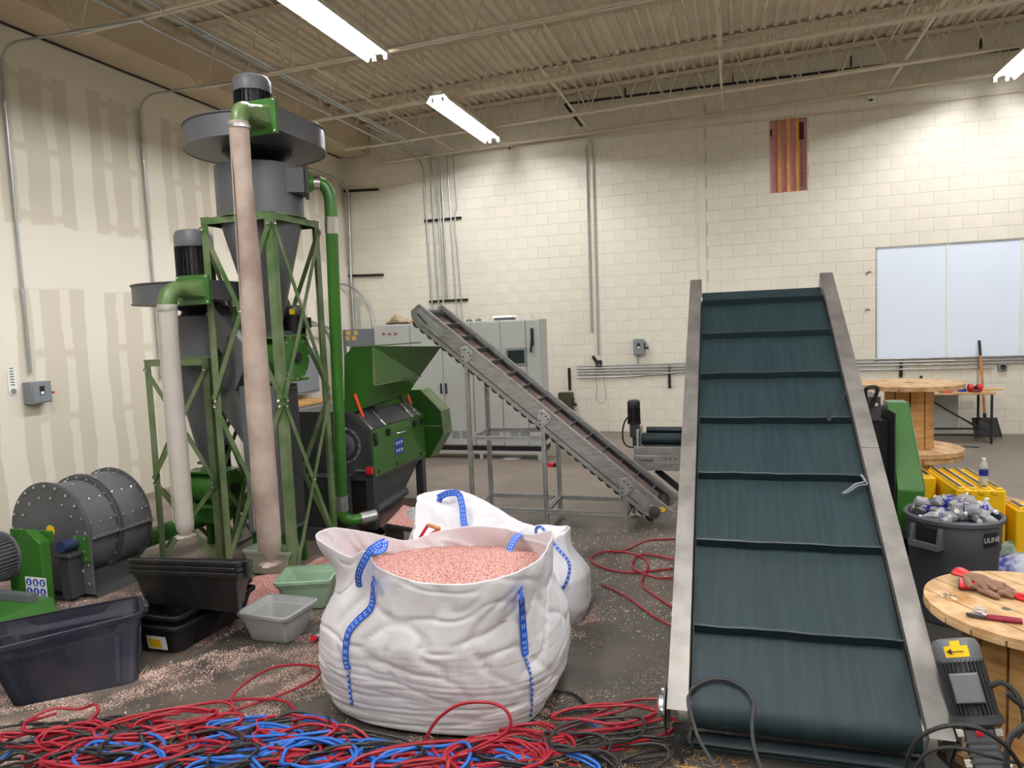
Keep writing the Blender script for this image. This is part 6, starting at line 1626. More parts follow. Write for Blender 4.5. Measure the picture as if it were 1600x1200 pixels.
# ------------------------------------------------------------------ wooden cable spools
def spool(cx_, cy_, z0, R, H, rd, label, ang=0.0, n_pl=9, holes=True, thick=.045, planks=6):
    o = thing('cable_spool', (cx_, cy_, z0), label, 'spool')
    ca, sa = cos(ang), sin(ang); T = lambda x, y, z: Vector((cx_+x*ca-y*sa, cy_+x*sa+y*ca, z0+z))
    for nm, zb in (('lower', 0), ('upper', H-thick)):
        f = bpy.data.objects.new(nm+'_flange', None); COL.objects.link(f); f.parent = o; f.location = (0, 0, 0)
        w = 2*R/planks
        for k in range(planks):
            x0, x1 = -R+k*w+.004, -R+(k+1)*w-.004; xs = np.linspace(x0, x1, 5); P = []
            for x in xs: P.append((x, -math.sqrt(max(0, R*R-x*x))))
            for x in xs[::-1]: P.append((x, math.sqrt(max(0, R*R-x*x))))
            if abs(P[0][1]-P[-1][1]) < .02: P = P[1:-1] if len(P) > 6 else P
            obj('plank', B().prism([T(x, y, zb+.001*(k % 2)) for x, y in P], (0, 0, thick*.52)), m_woodtop, f, smooth=False, bevel=.0015)
        # second layer crosswise, seen on the edge
        wy = 2*R/6
        for k in range(6):
            y0, y1 = -R+k*wy+.0045, -R+(k+1)*wy-.0045; ys = np.linspace(y0, y1, 5); P = []
            for y in ys: P.append((math.sqrt(max(0, R*R-y*y))*.995, y))
            for y in ys[::-1]: P.append((-math.sqrt(max(0, R*R-y*y))*.995, y))
            zz = zb+thick*.52 if nm == 'upper' else zb+thick*.52
            obj('plank', B().prism([T(x, y, zz+.0005) for x, y in P], (0, 0, thick*.46)), m_woodtop, f, smooth=False, bevel=.0015)
    N = int(2*pi*rd/.125)
    for k in range(N):
        g0, g1 = 2*pi*k/N+.006/rd, 2*pi*(k+1)/N-.006/rd
        P = [T(rd*cos(g), rd*sin(g), thick) for g in (g0, (g0+g1)/2, g1)]+[T((rd-.03)*cos(g), (rd-.03)*sin(g), thick) for g in (g1, (g0+g1)/2, g0)]
        obj('stave', B().prism(P, (0, 0, H-2*thick)), m_wood, o, smooth=False, bevel=.002)
    if holes:
        h = B().lathe(T(0, 0, H), [(.045, .0006), (.001, .0007)], 24); obj('centre_hole', h, mat('hole_inside', srgb(92, 84, 34), .9), o)
        b = B()
        for g in (.4, 2.5, 4.6): b.lathe(T(.17*cos(g), .17*sin(g), H), [(.020, .0005), (.001, .0008)], 10)
        obj('bolt_holes', b, m_brown, o, smooth=False, kind='stuff')
    return o
spool(1.30, 3.70, 0, .46, .66, .30, 'near pine cable spool used as a table, with gloves and pliers on it', ang=-1.02, planks=7)
# far pair, stacked
cc = (1.62, 7.55)
cc = (1.57, 7.60)
spool(cc[0], cc[1], .0, .45, .665, .21, 'lower spool of the two stacked pine cable spools behind the green guard', ang=.4, holes=False)
spool(cc[0], cc[1], .667, .46, .66, .21, 'upper spool of the two stacked pine cable spools behind the green guard', ang=-1.1, planks=6)
bx_ = thing('wooden_crate', (2.1, 6.3, 0), 'low pale wooden crate top behind the yellow blocks at the right edge', 'crate')
q0, q1 = PZ(1567, 774, .46), PZ(1640, 791, .46); dq = (q1-q0).normalized(); pq = Vector((dq.y, -dq.x, 0)); pq = pq if pq.y < 0 else -pq
q1 = q0+dq*.9
for k in range(3):
    w = .07; a = q0+pq*(w*k+.003); c = q1+pq*(w*k+.003); obj('plank', B().hexa([a-Vector((0,0,.03)), c-Vector((0,0,.03)), c+pq*(w-.006)-Vector((0,0,.03)), a+pq*(w-.006)-Vector((0,0,.03))], [a, c, c+pq*(w-.006), a+pq*(w-.006)]), m_woodtop, bx_, smooth=False)
obj('box', B().hexa([Vector((v.x, v.y, 0)) for v in (q0+dq*.02, q1-dq*.02, q1-dq*.02+pq*.2, q0+dq*.02+pq*.2)], [Vector((v.x, v.y, .428)) for v in (q0+dq*.02, q1-dq*.02, q1-dq*.02+pq*.2, q0+dq*.02+pq*.2)]), m_wood, bx_, smooth=False)

# ------------------------------------------------------------------ things on the near spool
ZT_ = .6605
gl = thing('work_gloves', PZ(1535, 915, ZT_), 'pair of brown leather work gloves with red and grey cuffs on the near cable spool', 'gloves')
def glove(c, ang_, flip, name, lift=0.0):
    T = lambda x, y, z: Vector((c.x+x*cos(ang_)-y*flip*sin(ang_), c.y+x*sin(ang_)+y*flip*cos(ang_), c.z+z+lift))
    def blob(pts, rr, fl=.55):
        rings = []; P = [Vector(p) for p in pts]
        for i, p in enumerate(P):
            t = (P[min(i+1, len(P)-1)]-P[max(i-1, 0)]).normalized(); s = Vector((-t.y, t.x, 0)).normalized(); n = t.cross(s)
            rings.append([T(*(p+s*(cos(g)*rr[i])+n*(sin(g)*rr[i]*fl))) for g in np.linspace(0, 2*pi, 11)[:-1]])
        return B().shell(rings, True, True)
    obj(name, blob([(-.01, 0, .022), (.02, 0, .026), (.06, 0, .026), (.095, 0, .022), (.115, 0, .018)], [.03, .042, .048, .045, .03], .42), m_leather, gl)
    for k, (y, L, da) in enumerate(((-.040, .058, -.38), (-.013, .072, -.12), (.015, .070, .14), (.040, .052, .40))):
        obj('finger', blob([(.10, y, .018), (.10+L*.5, y+L*.5*da, .024-.003*k), (.10+L*.85, y+L*.85*da, .016), (.10+L, y+L*da, .010)], [.0155, .0150, .0142, .009], .85), m_leather, gl)
    obj('thumb', blob([(.03, -.038, .02), (.06, -.07, .022), (.09, -.088, .016), (.105, -.094, .012)], [.020, .018, .016, .009], .85), m_leather, gl)
    obj('back_panel', blob([(-.005, .0, .034), (.03, .0, .037), (.06, 0, .036), (.08, 0, .032)], [.018, .026, .026, .012], .25), m_red if flip > 0 else m_bingrey, gl)
    cu = m_red if flip > 0 else m_bingrey
    obj('cuff', blob([(-.055, 0, .024), (-.03, 0, .023), (-.002, 0, .022)], [.044, .040, .033], .48), cu, gl, label='red cuff' if flip > 0 else 'grey cuff')
    obj('cuff_band', blob([(-.060, 0, .024), (-.054, 0, .024)], [.046, .0455], .49), m_black, gl)
glove(PZ(1520, 922, ZT_), -.25, 1, 'palm'); glove(PZ(1512, 912, ZT_), -1.0, 1, 'palm', .02)
def pliers(p0, p1, label, col, jaw_col, w=.022, name='pliers'):
    p0, p1 = Vector(p0), Vector(p1); o = thing(name, (p0+p1)/2, label, 'pliers'); d = (p1-p0); L = d.length; d.normalize(); s = Vector((-d.y, d.x, 0))
    T = lambda t, u, z=.010: p0+d*(L*t)+s*u+Vector((0, 0, z))
    for sg in (-1, 1):
        obj('handle', B().tube(smooth_path([T(.36, .004*sg), T(.5, w*.9*sg), T(.75, w*1.0*sg), T(1.0, w*.75*sg)], 5), .0095, 8), col, o)
        obj('jaw', B().hexa([T(0, .0005*sg, .003), T(.36, .001*sg, .003), T(.36, .020*sg, .003), T(.12, .013*sg, .003)], [T(0, .0005*sg, .018), T(.36, .001*sg, .018), T(.36, .020*sg, .018), T(.12, .013*sg, .018)]), jaw_col, o, bevel=.001)
    obj('pivot', B().lathe(T(.33, 0, .0), [(.011, .0), (.011, .022), (.001, .023)], 14), m_bright, o)
pliers(PZ(1509, 963, ZT_), PZ(1597, 974, ZT_), 'long nosed pliers with dark red handles lying on the near cable spool', mat('dark_red_grip', srgb(128, 24, 52), .4), m_dark, w=.011)
pliers(PZ(1565, 925, ZT_), PZ(1625, 945, ZT_), 'red and black cutting pliers at the right edge of the near cable spool', m_red, m_black, w=.026, name='cutting_pliers')
def clump(c, r, mt, label, name, cat, n=26, th=.0012, L=.03, g=None):
    b = B(); c = Vector(c)
    for k in range(n):
        a = random.random()*6.28; q = c+Vector((cos(a)*r*random.random(), sin(a)*r*random.random(), .003)); a2 = random.random()*6.28
        b.tube([q, q+Vector((cos(a2)*L*.5, sin(a2)*L*.5, .008*random.random())), q+Vector((cos(a2+.6)*L, sin(a2+.6)*L, 0))], th, 3)
    return tag(obj(name, b, mt, org=c), label, cat, kind='stuff')
clump(PZ(1480, 932, ZT_), .035, m_bright, 'shiny wire clippings at the left on the near cable spool', 'wire_clippings', 'clippings')
clump(PZ(1500, 937, ZT_), .07, m_stud, 'wood splinters and dust beside the gloves on the near cable spool', 'splinters', 'clippings', n=60)
cap_ = thing('metal_cup', PZ(1531, 955, ZT_), 'small clear plastic ring lying behind the long nosed pliers', 'ring')
obj('ring', B().lathe(PZ(1531, 955, ZT_), [(.018, 0), (.026, .004), (.022, .012), (.014, .006)], 18), m_glassp, cap_)
cap_.name = 'plastic_ring'

# ------------------------------------------------------------------ round trash can with bottles
def trash_can():
    x, y = 1.335, 5.20; H = .70; R = .275
    o = thing('trash_can', (x, y, 0), 'round grey plastic trash can heaped with empty water bottles', 'trash can')
    obj('body', B().lathe((x, y, 0), [(.001, .004), (R*.82, .004), (R*.85, .02), (R*.93, H*.68), (R*.965, H*.70), (R*.985, H*.94), (R*1.04, H*.95), (R*1.05, H*.985), (R*1.0, H), (R*.95, H*.985), (R*.93, H*.72), (R*.85, .03), (.001, .03)], 56), m_canm, o, ang=40)
    for g in (-2.35, .80):
        d = Vector((cos(g), sin(g), 0)); s = Vector((-d.y, d.x, 0)); c = Vector((x, y, H*.80))+d*R*.96
        h = obj('handle', B().hexa([c-s*.10-Vector((0,0,.045)), c-s*.075-Vector((0,0,.045)), c-s*.075+d*.055-Vector((0,0,.045)), c-s*.10+d*.055-Vector((0,0,.045))], [c-s*.10+Vector((0,0,.09)), c-s*.075+Vector((0,0,.09)), c-s*.075+d*.03+Vector((0,0,.09)), c-s*.10+d*.03+Vector((0,0,.09))])
            .hexa([c+s*.075-Vector((0,0,.045)), c+s*.10-Vector((0,0,.045)), c+s*.10+d*.055-Vector((0,0,.045)), c+s*.075+d*.055-Vector((0,0,.045))], [c+s*.075+Vector((0,0,.09)), c+s*.10+Vector((0,0,.09)), c+s*.10+d*.03+Vector((0,0,.09)), c+s*.075+d*.03+Vector((0,0,.09))])
            .hexa([c-s*.10+d*.035-Vector((0,0,.05)), c+s*.10+d*.035-Vector((0,0,.05)), c+s*.10+d*.06-Vector((0,0,.05)), c-s*.10+d*.06-Vector((0,0,.05))], [c-s*.10+d*.03-Vector((0,0,.01)), c+s*.10+d*.03-Vector((0,0,.01)), c+s*.10+d*.055-Vector((0,0,.01)), c-s*.10+d*.055-Vector((0,0,.01))]), m_canm, o, bevel=.004)
        obj('handle_recess', B().hexa([c-s*.074-Vector((0,0,.03))-d*.01, c+s*.074-Vector((0,0,.03))-d*.01, c+s*.074-Vector((0,0,.03))+d*.006, c-s*.074-Vector((0,0,.03))+d*.006], [c-s*.074+Vector((0,0,.08))-d*.01, c+s*.074+Vector((0,0,.08))-d*.01, c+s*.074+Vector((0,0,.08))+d*.006, c-s*.074+Vector((0,0,.08))+d*.006]), m_black, h, smooth=False)
    g = -.98; d = Vector((cos(g), sin(g), 0)); s = Vector((-d.y, d.x, 0)); c = Vector((x, y, H*.835))+d*(R*.985)
    rings = []
    b = B()
    for k in range(7):
        a = g-.20+.40*k/6; dd = Vector((cos(a), sin(a), 0))
        for z in (H*.77, H*.90): b.v.append(tuple(Vector((x, y, z))+dd*(R*(.978 if z < H*.8 else .985)+.003)))
    b.f = [(2*k, 2*k+2, 2*k+3, 2*k+1) for k in range(6)]
    pl = obj('name_plate', b, m_black, o)
    text('lettering', 'ULINE', .046, Vector((x, y, H*.835))+d*(R*.99+.004), s, (0, 0, 1), m_cab, pl, .001)
    return x, y, H, R
cx_, cy_, cH, cR = trash_can()
# bottle prototype
def bottle(loc, label, group=None, crushed=0.0, cat='bottle', lab_mt=None, capped=True):
    o = thing('water_bottle', loc, label, cat, group); n = 16
    pr = [(.001, .002), (.026, .0), (.031, .008), (.031, .05), (.029, .055), (.0315, .062), (.0305, .075), (.0305, .13), (.0315, .135), (.031, .148), (.022, .175), (.013, .190), (.012, .205)]
    rings = []
    for r_, z in pr:
        rings.append([Vector((r_*cos(g)*(1+crushed*noise.noise(Vector((cos(g)*2, sin(g)*2, z*20)))), r_*sin(g)*(1+crushed*noise.noise(Vector((cos(g)*2, sin(g)*3, z*20+7)))), z)) for g in np.linspace(0, 2*pi, n+1)[:-1]])
    bb = B().shell(rings, False, False); bb.v = [tuple(Vector(v)+Vector(loc)) for v in bb.v]
    obj('shell', bb, m_glassp, o)
    rr = [[Vector(loc)+Vector((.0318*cos(g), .0318*sin(g), z)) for g in np.linspace(0, 2*pi, n+1)[:-1]] for z in (.078, .128)]
    obj('paper_label', B().shell(rr, False, False), lab_mt or m_blabel, o)
    if capped: obj('cap', B().lathe(Vector(loc), [(.0145, .20), (.0145, .214), (.001, .215)], 12), m_white, o)
    return o
bp_ = bottle((0, 0, 0), 'x', 'empty bottles in the trash can', .55)
spots = []
random.seed(11)
for k in range(34):
    a = random.random()*6.283; q = math.sqrt(random.random())*(cR-.10)
    z = cH-.045+.10*(1-(q/cR)**2)*random.uniform(.3, 1.15)
    spots.append((cx_+q*cos(a), cy_+q*sin(a), z))
wh = ['leaning to the left', 'lying crosswise', 'leaning to the right', 'lying on its side']
for i, (x, y, z) in enumerate(spots):
    rot = (random.uniform(1.1, 2.0), random.uniform(-.4, .4), random.uniform(0, 6.28))
    M_ = Matrix.Rotation(rot[2], 3, 'Z') @ Matrix.Rotation(rot[1], 3, 'Y') @ Matrix.Rotation(rot[0], 3, 'X')
    off = M_ @ Vector((0, 0, .1)); L = (x-off.x, y-off.y, max(z-off.z, .45))
    if i == 0: bp_.location = L; bp_.rotation_euler = rot; bp_['label'] = 'crushed clear water bottle with a blue label among the others heaped in the trash can'
    else: dup(bp_, L, rot)
# granule-like clear flakes filling below the bottles
b = B().lathe((cx_, cy_, 0), [(.001, cH-.07), (cR*.93, cH-.09)], 24); 
tag(obj('crushed_plastic', B().lathe((cx_, cy_, 0), [(cR*.90, cH-.10), (cR*.5, cH-.055), (.001, cH-.05)], 24), mat('crumpled_clear', srgb(178, 182, 192), .25, var=.0, var_scale=40, col2=srgb(80, 84, 110), bump=1.0, bscale=45), org=(cx_, cy_, cH-.1)), 'crumpled clear plastic between the bottles in the trash can', 'plastic', kind='stuff')

# ------------------------------------------------------------------ yellow blocks with black grip strips
def grip_block(x0, x1, y0, y1, H, label, stripes=4, ang=0.0, hf=None):
    o = thing('yellow_block', ((x0+x1)/2, (y0+y1)/2, 0), label, 'plastic block')
    cx0, cy0 = (x0+x1)/2, (y0+y1)/2
    def R_(p): p = Vector(p); v = p-Vector((cx0, cy0, 0)); return Vector((cx0+v.x*cos(ang)-v.y*sin(ang), cy0+v.x*sin(ang)+v.y*cos(ang), p.z))
    def rbox(a0, b0, c0, a1, b1, c1, bb=None):
        bb = bb or B(); P = [R_(q) for q in ((a0,b0,c0),(a1,b0,c0),(a1,b1,c0),(a0,b1,c0))]; Q = [R_(q) for q in ((a0,b0,c1),(a1,b0,c1),(a1,b1,c1),(a0,b1,c1))]; return bb.hexa(P, Q)
    obj('body', rbox(x0, y0, 0, x1, y1, H), m_yellow, o, bevel=.015)
    w = (x1-x0)/stripes
    for k in range(stripes):
        a = x0+k*w
        s = obj('ridge', rbox(a+w*.18, y0+.012, H-.004, a+w*.80, y1-.01, H+.014), m_yellow, o, bevel=.008)
        obj('grip_strip', rbox(a+w*.28, y0+.04, H+.0142, a+w*.62, y1-.03, H+.016), m_black, s, smooth=False)
    for k in range(1, stripes):
        a = x0+k*w; obj('notch', rbox(a-.02, y0-.012, H-.035, a+.02, y0+.02, H-.004), m_yellow, o, bevel=.006)
    return o
grip_block(1.60, 1.94, 6.20, 7.00, .62, 'tall yellow plastic block with four black grip strips and a bottle on top', 4, ang=.03)
grip_block(1.27, 1.57, 6.62, 7.10, .62, 'yellow plastic block with black grip strips just right of the green guard', 3, ang=.03)
grip_block(1.975, 2.42, 6.10, 6.36, .50, 'lower yellow plastic block with black grip strips at the right edge', 4, ang=.03)
p = PZ(1531, 758, .637)
bt = bottle((p.x+.025, max(p.y, 6.26), .637), 'upright clear water bottle with a blue label standing on the yellow block')
# bag of bottles on the floor at the right edge
o = thing('bottle_sack', (2.0, 5.72, 0), 'clear bag of crushed bottles, blue and purple print, on the floor at the right edge', 'bag')
rings = []
c = PZ(1590, 905, 0)
for i in range(9):
    t = i/8; rr = (.30*math.sqrt(max(0, 1-(t*.98)**2)))
    rings.append([Vector((c.x+.10+rr*1.0*cos(g)*(1+.16*noise.noise(Vector((cos(g)*3, sin(g)*3, t*4)))), c.y+.02+rr*.6*sin(g)*(1+.16*noise.noise(Vector((cos(g)*3, sin(g)*3, t*4+3)))), .006+.19*t)) for g in np.linspace(0, 2*pi, 25)[:-1]])
obj('film', B().shell(rings, True, True), mat('printed_film', srgb(60, 60, 150), .25, var_scale=9, col2=srgb(200, 206, 222), bump=.9, bscale=35, lo=.4, hi=.6), o)
rings = [[p+Vector((-.06, .05, .10)) for p in r_] for r_ in [[Vector((c.x+.10+(p.x-c.x-.10)*.45, c.y+.12+(p.y-c.y-.02)*.5, p.z*.75)) for p in r_] for r_ in rings]]
obj('green_bottles', B().shell(rings, True, True), mat('green_film', srgb(96, 130, 104), .25, var_scale=12, col2=srgb(196, 208, 200), bump=.9, bscale=35), o)

# ------------------------------------------------------------------ workbench by the window wall
def bench():
    o = thing('work_table', (3.2, 12.3, 0), 'wooden topped table with thin black metal legs under the window', 'table')
    x0, x1, y0, y1 = 2.30, 3.60, 11.95, 12.65; zt = .735
    obj('table_top', B().box(x0, y0, zt, x1, y1, zt+.03), m_woodtop, o, smooth=False, bevel=.003)
    obj('loose_board', B().box(x0+.5, y0+.3, zt+.031, x1+.18, y0+.5, zt+.046), m_stud, o, smooth=False)
    for x in (x0+.03, x1-.05):
        for y in (y0+.03, y1-.05): obj('leg', B().box(x, y, 0, x+.028, y+.028, zt), m_black, o, smooth=False)
    for y in (y0+.03, y1-.05): obj('stretcher', B().box(x0+.05, y, .12, x1-.04, y+.022, .145), m_black, o, smooth=False)
    obj('side_rail', B().box(x1-.05, y0+.04, .30, x1-.03, y1-.04, .325), m_black, o, smooth=False)
    obj('diagonal_brace', B().beam((x1-.9, y1-.04, zt), (x1-.06, y1-.04, .16), .02, .02), m_black, o, smooth=False)
    obj('diagonal_brace', B().beam((x1-.97, y0+.08, zt), (x1-.06, y0+.08, .16), .02, .02), m_black, o, smooth=False)
    obj('back_panel', B().box(x0, y1-.02, .14, x1-.3, y1-.01, zt-.03), m_cab, o, smooth=False)
    z = zt+.032
    for i, (px, c_) in enumerate(((1518, m_red), (1528, m_red))):
        p = PY(px, 604, y0+.15); q = thing('red_reel', (p.x, y0+.15, z), ['left', 'right'][i]+' of two round red reels on the table under the window', 'reel')
        obj('disc', B().cyl((p.x-.012 if i else p.x-.045, y0+.15, z+.058), (p.x+.045 if i else p.x+.012, y0+.15, z+.058), .058, n=22), c_, q)
        obj('hub', B().cyl((p.x-.05, y0+.15, z+.058), (p.x+.05, y0+.15, z+.058), .030, n=14), m_black, q)
    p = PY(1503, 607, y0+.2); q = thing('blue_tape', (p.x, y0+.2, z), 'blue roll of tape on the table under the window', 'tape')
    obj('roll', B().lathe((p.x, y0+.2, z), [(.028, 0), (.055, 0), (.055, .05), (.028, .05), (.028, 0)], 22), m_bluep, q)
    p = PY(1489, 607, y0+.22); q = thing('spray_can', (p.x, y0+.2, z), 'white and blue can lying beside the blue tape on the table', 'can')
    obj('tube', B().cyl((p.x-.08, y0+.2, z+.03), (p.x+.03, y0+.2, z+.03), .029, n=16), m_white, q); obj('cap', B().cyl((p.x-.11, y0+.2, z+.03), (p.x-.08, y0+.2, z+.03), .026, n=14), m_blabel, q)
    p = PY(1478, 611, y0+.05); pliers((p.x-.10, y0+.06, z), (p.x+.08, y0+.05, z), 'pliers with red handles on the table under the window', m_red, m_dark, w=.02)
    p = PY(1526, 612, y0+.05); q = thing('red_clamp', (p.x, y0+.05, z), 'small dark red clamp on the front edge of the table', 'clamp')
    obj('body', B().box(p.x-.05, y0+.03, z, p.x+.05, y0+.07, z+.03), m_purple, q, bevel=.008)
    # little bottles in a row on the far edge
    for k in range(5):
        p = PY(1490+4.2*k, 593, y1-.1); q = thing('small_bottle', (p.x, y1-.1, z), 'small clear bottle in the row at the back of the table', 'bottle', 'small bottles at the back of the table')
        obj('shell', B().lathe((p.x, y1-.1, z), [(.02, 0), (.022, .08), (.01, .11), (.01, .13)], 10), m_glassp, q); obj('cap', B().cyl((p.x, y1-.1, z+.13), (p.x, y1-.1, z+.145), .012, n=8), m_white, q)
bench()
sv = thing('flat_shovel', (3.75, 12.7, 0), 'long wooden handled shovel with black blade leaning on the block wall by the table', 'shovel')
a, c = PY(1530, 532, 12.86), PY(1538, 640, 12.70)
obj('grip', B().cyl(a, a.lerp(c, .22), .021, n=12), m_rubber, sv, label='black rubber grip')
e = a+(c-a)*1.12
obj('shaft', B().cyl(a.lerp(c, .2), e, .019, n=12), m_handle, sv)
obj('socket', B().cyl(a.lerp(c, 1.05), a+(c-a)*1.35, .024, n=12), m_black, sv)
bc_ = PY(1540, 668, 12.62)
P = [(bc_.x-.17, 12.66, .30), (bc_.x+.15, 12.66, .30), (bc_.x+.20, 12.56, .01), (bc_.x-.15, 12.56, .01)]
obj('blade', B().prism(P, (0, .02, 0)), m_black, sv, bevel=.004)
obj('blade_lip', B().beam(P[0], P[3], .012, .05, (0,1,0)).beam(P[1], P[2], .012, .05, (0,1,0)), m_black, sv, smooth=False)
for k, (px, py, mt_, lab, cat, r_) in enumerate(((1532, 681, m_red, 'small red and white rag on the floor in front of the flat shovel', 'rag', .09), (1525, 680, m_bingrey, 'grey crumpled plastic at the foot of the table leg', 'plastic', .08), (1468, 676, m_bingrey, 'heap of clear crumpled bottles under the table', 'plastic', .16), (800, 716, m_white, 'white sheet of paper on the floor in front of the control cabinets', 'paper', .14))):
    p = PZ(px, py, 0); rings = []
    for i in range(5):
        t = i/4; rings.append([Vector((p.x+r_*(1-t*.8)*cos(g)*(1+.4*noise.noise(Vector((g, t*3, k)))), p.y+r_*(1-t*.8)*sin(g), .003+r_*(.7 if cat != 'paper' else .08)*t)) for g in np.linspace(0, 2*pi, 13)[:-1]])
    tag(obj(['red_rag', 'crumpled_plastic', 'crumpled_bottles', 'paper_sheet'][k], B().shell(rings, True, True), mt_, org=p, smooth=False), lab, cat)
q = thing('floor_rod', PZ(1500, 695, 0), 'thin dark rod lying across the lower flange of the far cable spool', 'rod')
obj('bar', B().cyl(PZ(1460, 695, .64), PZ(1530, 699, .64), .006, n=6), m_black, q)
# ------------------------------------------------------------------ cables on the floor
def cable(pts, r, mt, label, name='cable', group=None, sub=7):
    P = smooth_path(pts, sub); o = tag(obj(name, B().tube(P, r, 7), mt, org=P[0]), label, 'cable', group); return o
def fl(pix, z0=.012, lift=None):
    return [PZ(px, py, z0+(lift[i] if lift else 0)) for i, (px, py) in enumerate(pix)]
RC, BC, KC = .0078, .0078, .0072
# singled-out cables
cable(fl([(1055, 842), (1010, 845), (980, 858), (958, 864)]), RC, m_redc, 'red cable end curving from the small conveyor foot on the clear floor')
cable(fl([(1052, 903), (1025, 902), (990, 888), (992, 872), (1012, 866), (1052, 874)], .014), RC, m_redc, 'red cable loop tucked under the large conveyor, right of the open loop')
cable(fl([(1052, 949), (1022, 930), (1004, 915), (1005, 900), (1012, 885), (1005, 872), (985, 864), (955, 861), (930, 866), (923, 874), (935, 884), (965, 893), (1000, 894), (1052, 888)], .012), RC, m_redc, 'red cable in an open oval loop on the clear floor left of the large conveyor')
cable(fl([(1055, 980), (1020, 962), (985, 936), (960, 922), (940, 913)]), RC, m_redc, 'straight red cable with a cut end on the clear floor left of the large conveyor')
cable(fl([(1040, 1092), (1000, 1093), (968, 1100), (940, 1112), (915, 1122), (895, 1140), (880, 1160)], .02), RC, m_redc, 'red cable coming out from under the large conveyor towards the tangle')
cable([PZ(520, 1170, .02), PZ(470, 1165, .02), PZ(395, 1155, .03), PZ(370, 1120, .05), PZ(365, 1085, .05), PZ(410, 1050, .06), PZ(450, 1039, .07), PZ(495, 1042, .06), PZ(493, 1060, .04), PZ(440, 1085, .02), PZ(380, 1105, .02), PZ(330, 1125, .02), PZ(270, 1140, .02)], RC, m_redc, 'red cable rising in a tall narrow loop left of the big white bag')
cable([PZ(150, 1190, .02), PZ(200, 1140, .02), PZ(260, 1110, .02), PZ(330, 1098, .03), PZ(400, 1092, .04), (PZ(450, 1098, .03)), PZ(462, 1130, .02), PZ(430, 1155, .02), PZ(360, 1165, .02)], RC, m_redc, 'red cable sweeping in the widest arc behind the tangle, left of the bag')
lp = [PZ(700, 1170, .02), PZ(672, 1185, .02), PZ(660, 1160, .06), PZ(680, 1125, .16), PZ(715, 1102, .24), PZ(755, 1096, .27), PZ(785, 1105, .25), PZ(798, 1125, .18), PZ(790, 1145, .10), PZ(755, 1160, .04), PZ(690, 1185, .02)]
lp = [PY(700, 1185, 2.88), PY(668, 1180, 2.9), PY(664, 1160, 2.93), PY(682, 1126, 2.95), PY(715, 1102, 2.96), PY(755, 1097, 2.96), PY(785, 1105, 2.95), PY(798, 1125, 2.94), PY(790, 1145, 2.92), PY(755, 1163, 2.9), PY(715, 1182, 2.88)]
for p in lp: p.z = max(p.z, .02)
cable(lp, RC, m_redc, 'red cable standing up in a loop against the front of the big white bag')
cable(fl([(0, 1187), (40, 1160), (90, 1141), (140, 1137), (158, 1147), (150, 1165), (120, 1190), (100, 1205)], .025), BC, m_bluec, 'blue cable arching at the far left end of the tangle')
cable(fl([(300, 1165), (330, 1160), (380, 1140), (415, 1138), (440, 1160), (470, 1185), (500, 1200)], .03), BC, m_bluec, 'blue cable bowing over the left part of the tangle')
cable(fl([(580, 1148), (562, 1158), (572, 1170), (610, 1180), (660, 1182), (700, 1174), (760, 1165), (790, 1155), (800, 1140)], .03), BC, m_bluec, 'blue cable passing in front of the big white bag')
cable(fl([(880, 1133), (905, 1126), (925, 1130), (942, 1148), (940, 1150)], .03), BC, m_bluec, 'blue cable arching right of the big white bag')
cable(fl([(130, 1215), (135, 1180), (160, 1150), (215, 1140), (250, 1144), (290, 1136), (340, 1134), (380, 1150), (395, 1170)], .03), KC, m_blackc, 'black cable winding over the left part of the tangle')
cable(fl([(865, 1080), (895, 1084), (915, 1100), (935, 1120), (985, 1150), (995, 1155)], .016), KC, m_blackc, 'black cable running right from behind the big white bag')
cable(fl([(850, 1120), (890, 1113), (930, 1110), (975, 1125), (995, 1140), (980, 1158), (940, 1160)], .02), KC, m_blackc, 'black cable making a wide arc left of the large conveyor')
# the tangle itself
random.seed(23)
def loop(px, py, a, b_, ang_, mt, r, turns, label, group, z=.02, jit=.03):
    c = PZ(px, py, 0); pts = []; n = int(10*turns)
    for i in range(n+1):
        g = ang_*3+2*pi*i/10; k = 1+jit*random.uniform(-1, 1)+.04*i/10
        x, y = a*cos(g)*k, b_*sin(g)*k
        pts.append(Vector((c.x+x*cos(ang_)-y*sin(ang_), c.y+x*sin(ang_)+y*cos(ang_), z+.012*(i % 3)+.02*random.random())))
    cable(pts, r, mt, label, group=group, sub=6)
GR = [('red', m_redc, RC), ('blue', m_bluec, BC), ('black', m_blackc, KC)]
def in_bag(p): return ((p.x+1.585)/.66)**2+((p.y-3.6)/.57)**2 < 1.0
def spread_cables(n, kind, seed_):
    random.seed(seed_); nm, mt, r = GR[kind]; k = 0
    while k < n:
        px = random.uniform(30, 1010) if kind != 1 else random.uniform(180, 980)
        lim = 1150 if px < 520 else (1172 if px < 850 else 1140)
        if kind == 0: lim -= 6
        py = random.uniform(lim, 1225)
        a, b_ = random.uniform(.14, .38), random.uniform(.06, .13)
        c = PZ(px, py, 0); ok = not any(in_bag(Vector((c.x+a*1.1*cos(g), c.y+max(b_, .4*a)*1.2*sin(g), 0))) for g in np.linspace(0, 6.28, 8))
        if not ok: continue
        side = 'left of' if px < 520 else ('in front of' if px < 850 else 'right of')
        loop(px, py, a, b_, random.uniform(.0, .65), mt, r, random.choice((1.3, 1.7, 2.3)), f'{nm} cable coiled in the tangle on the floor {side} the big white bag', f'{nm} cables in the tangle', z=.012+.006*k % .05)
        k += 1
spread_cables(36, 0, 5); spread_cables(15, 1, 17); spread_cables(26, 2, 31)
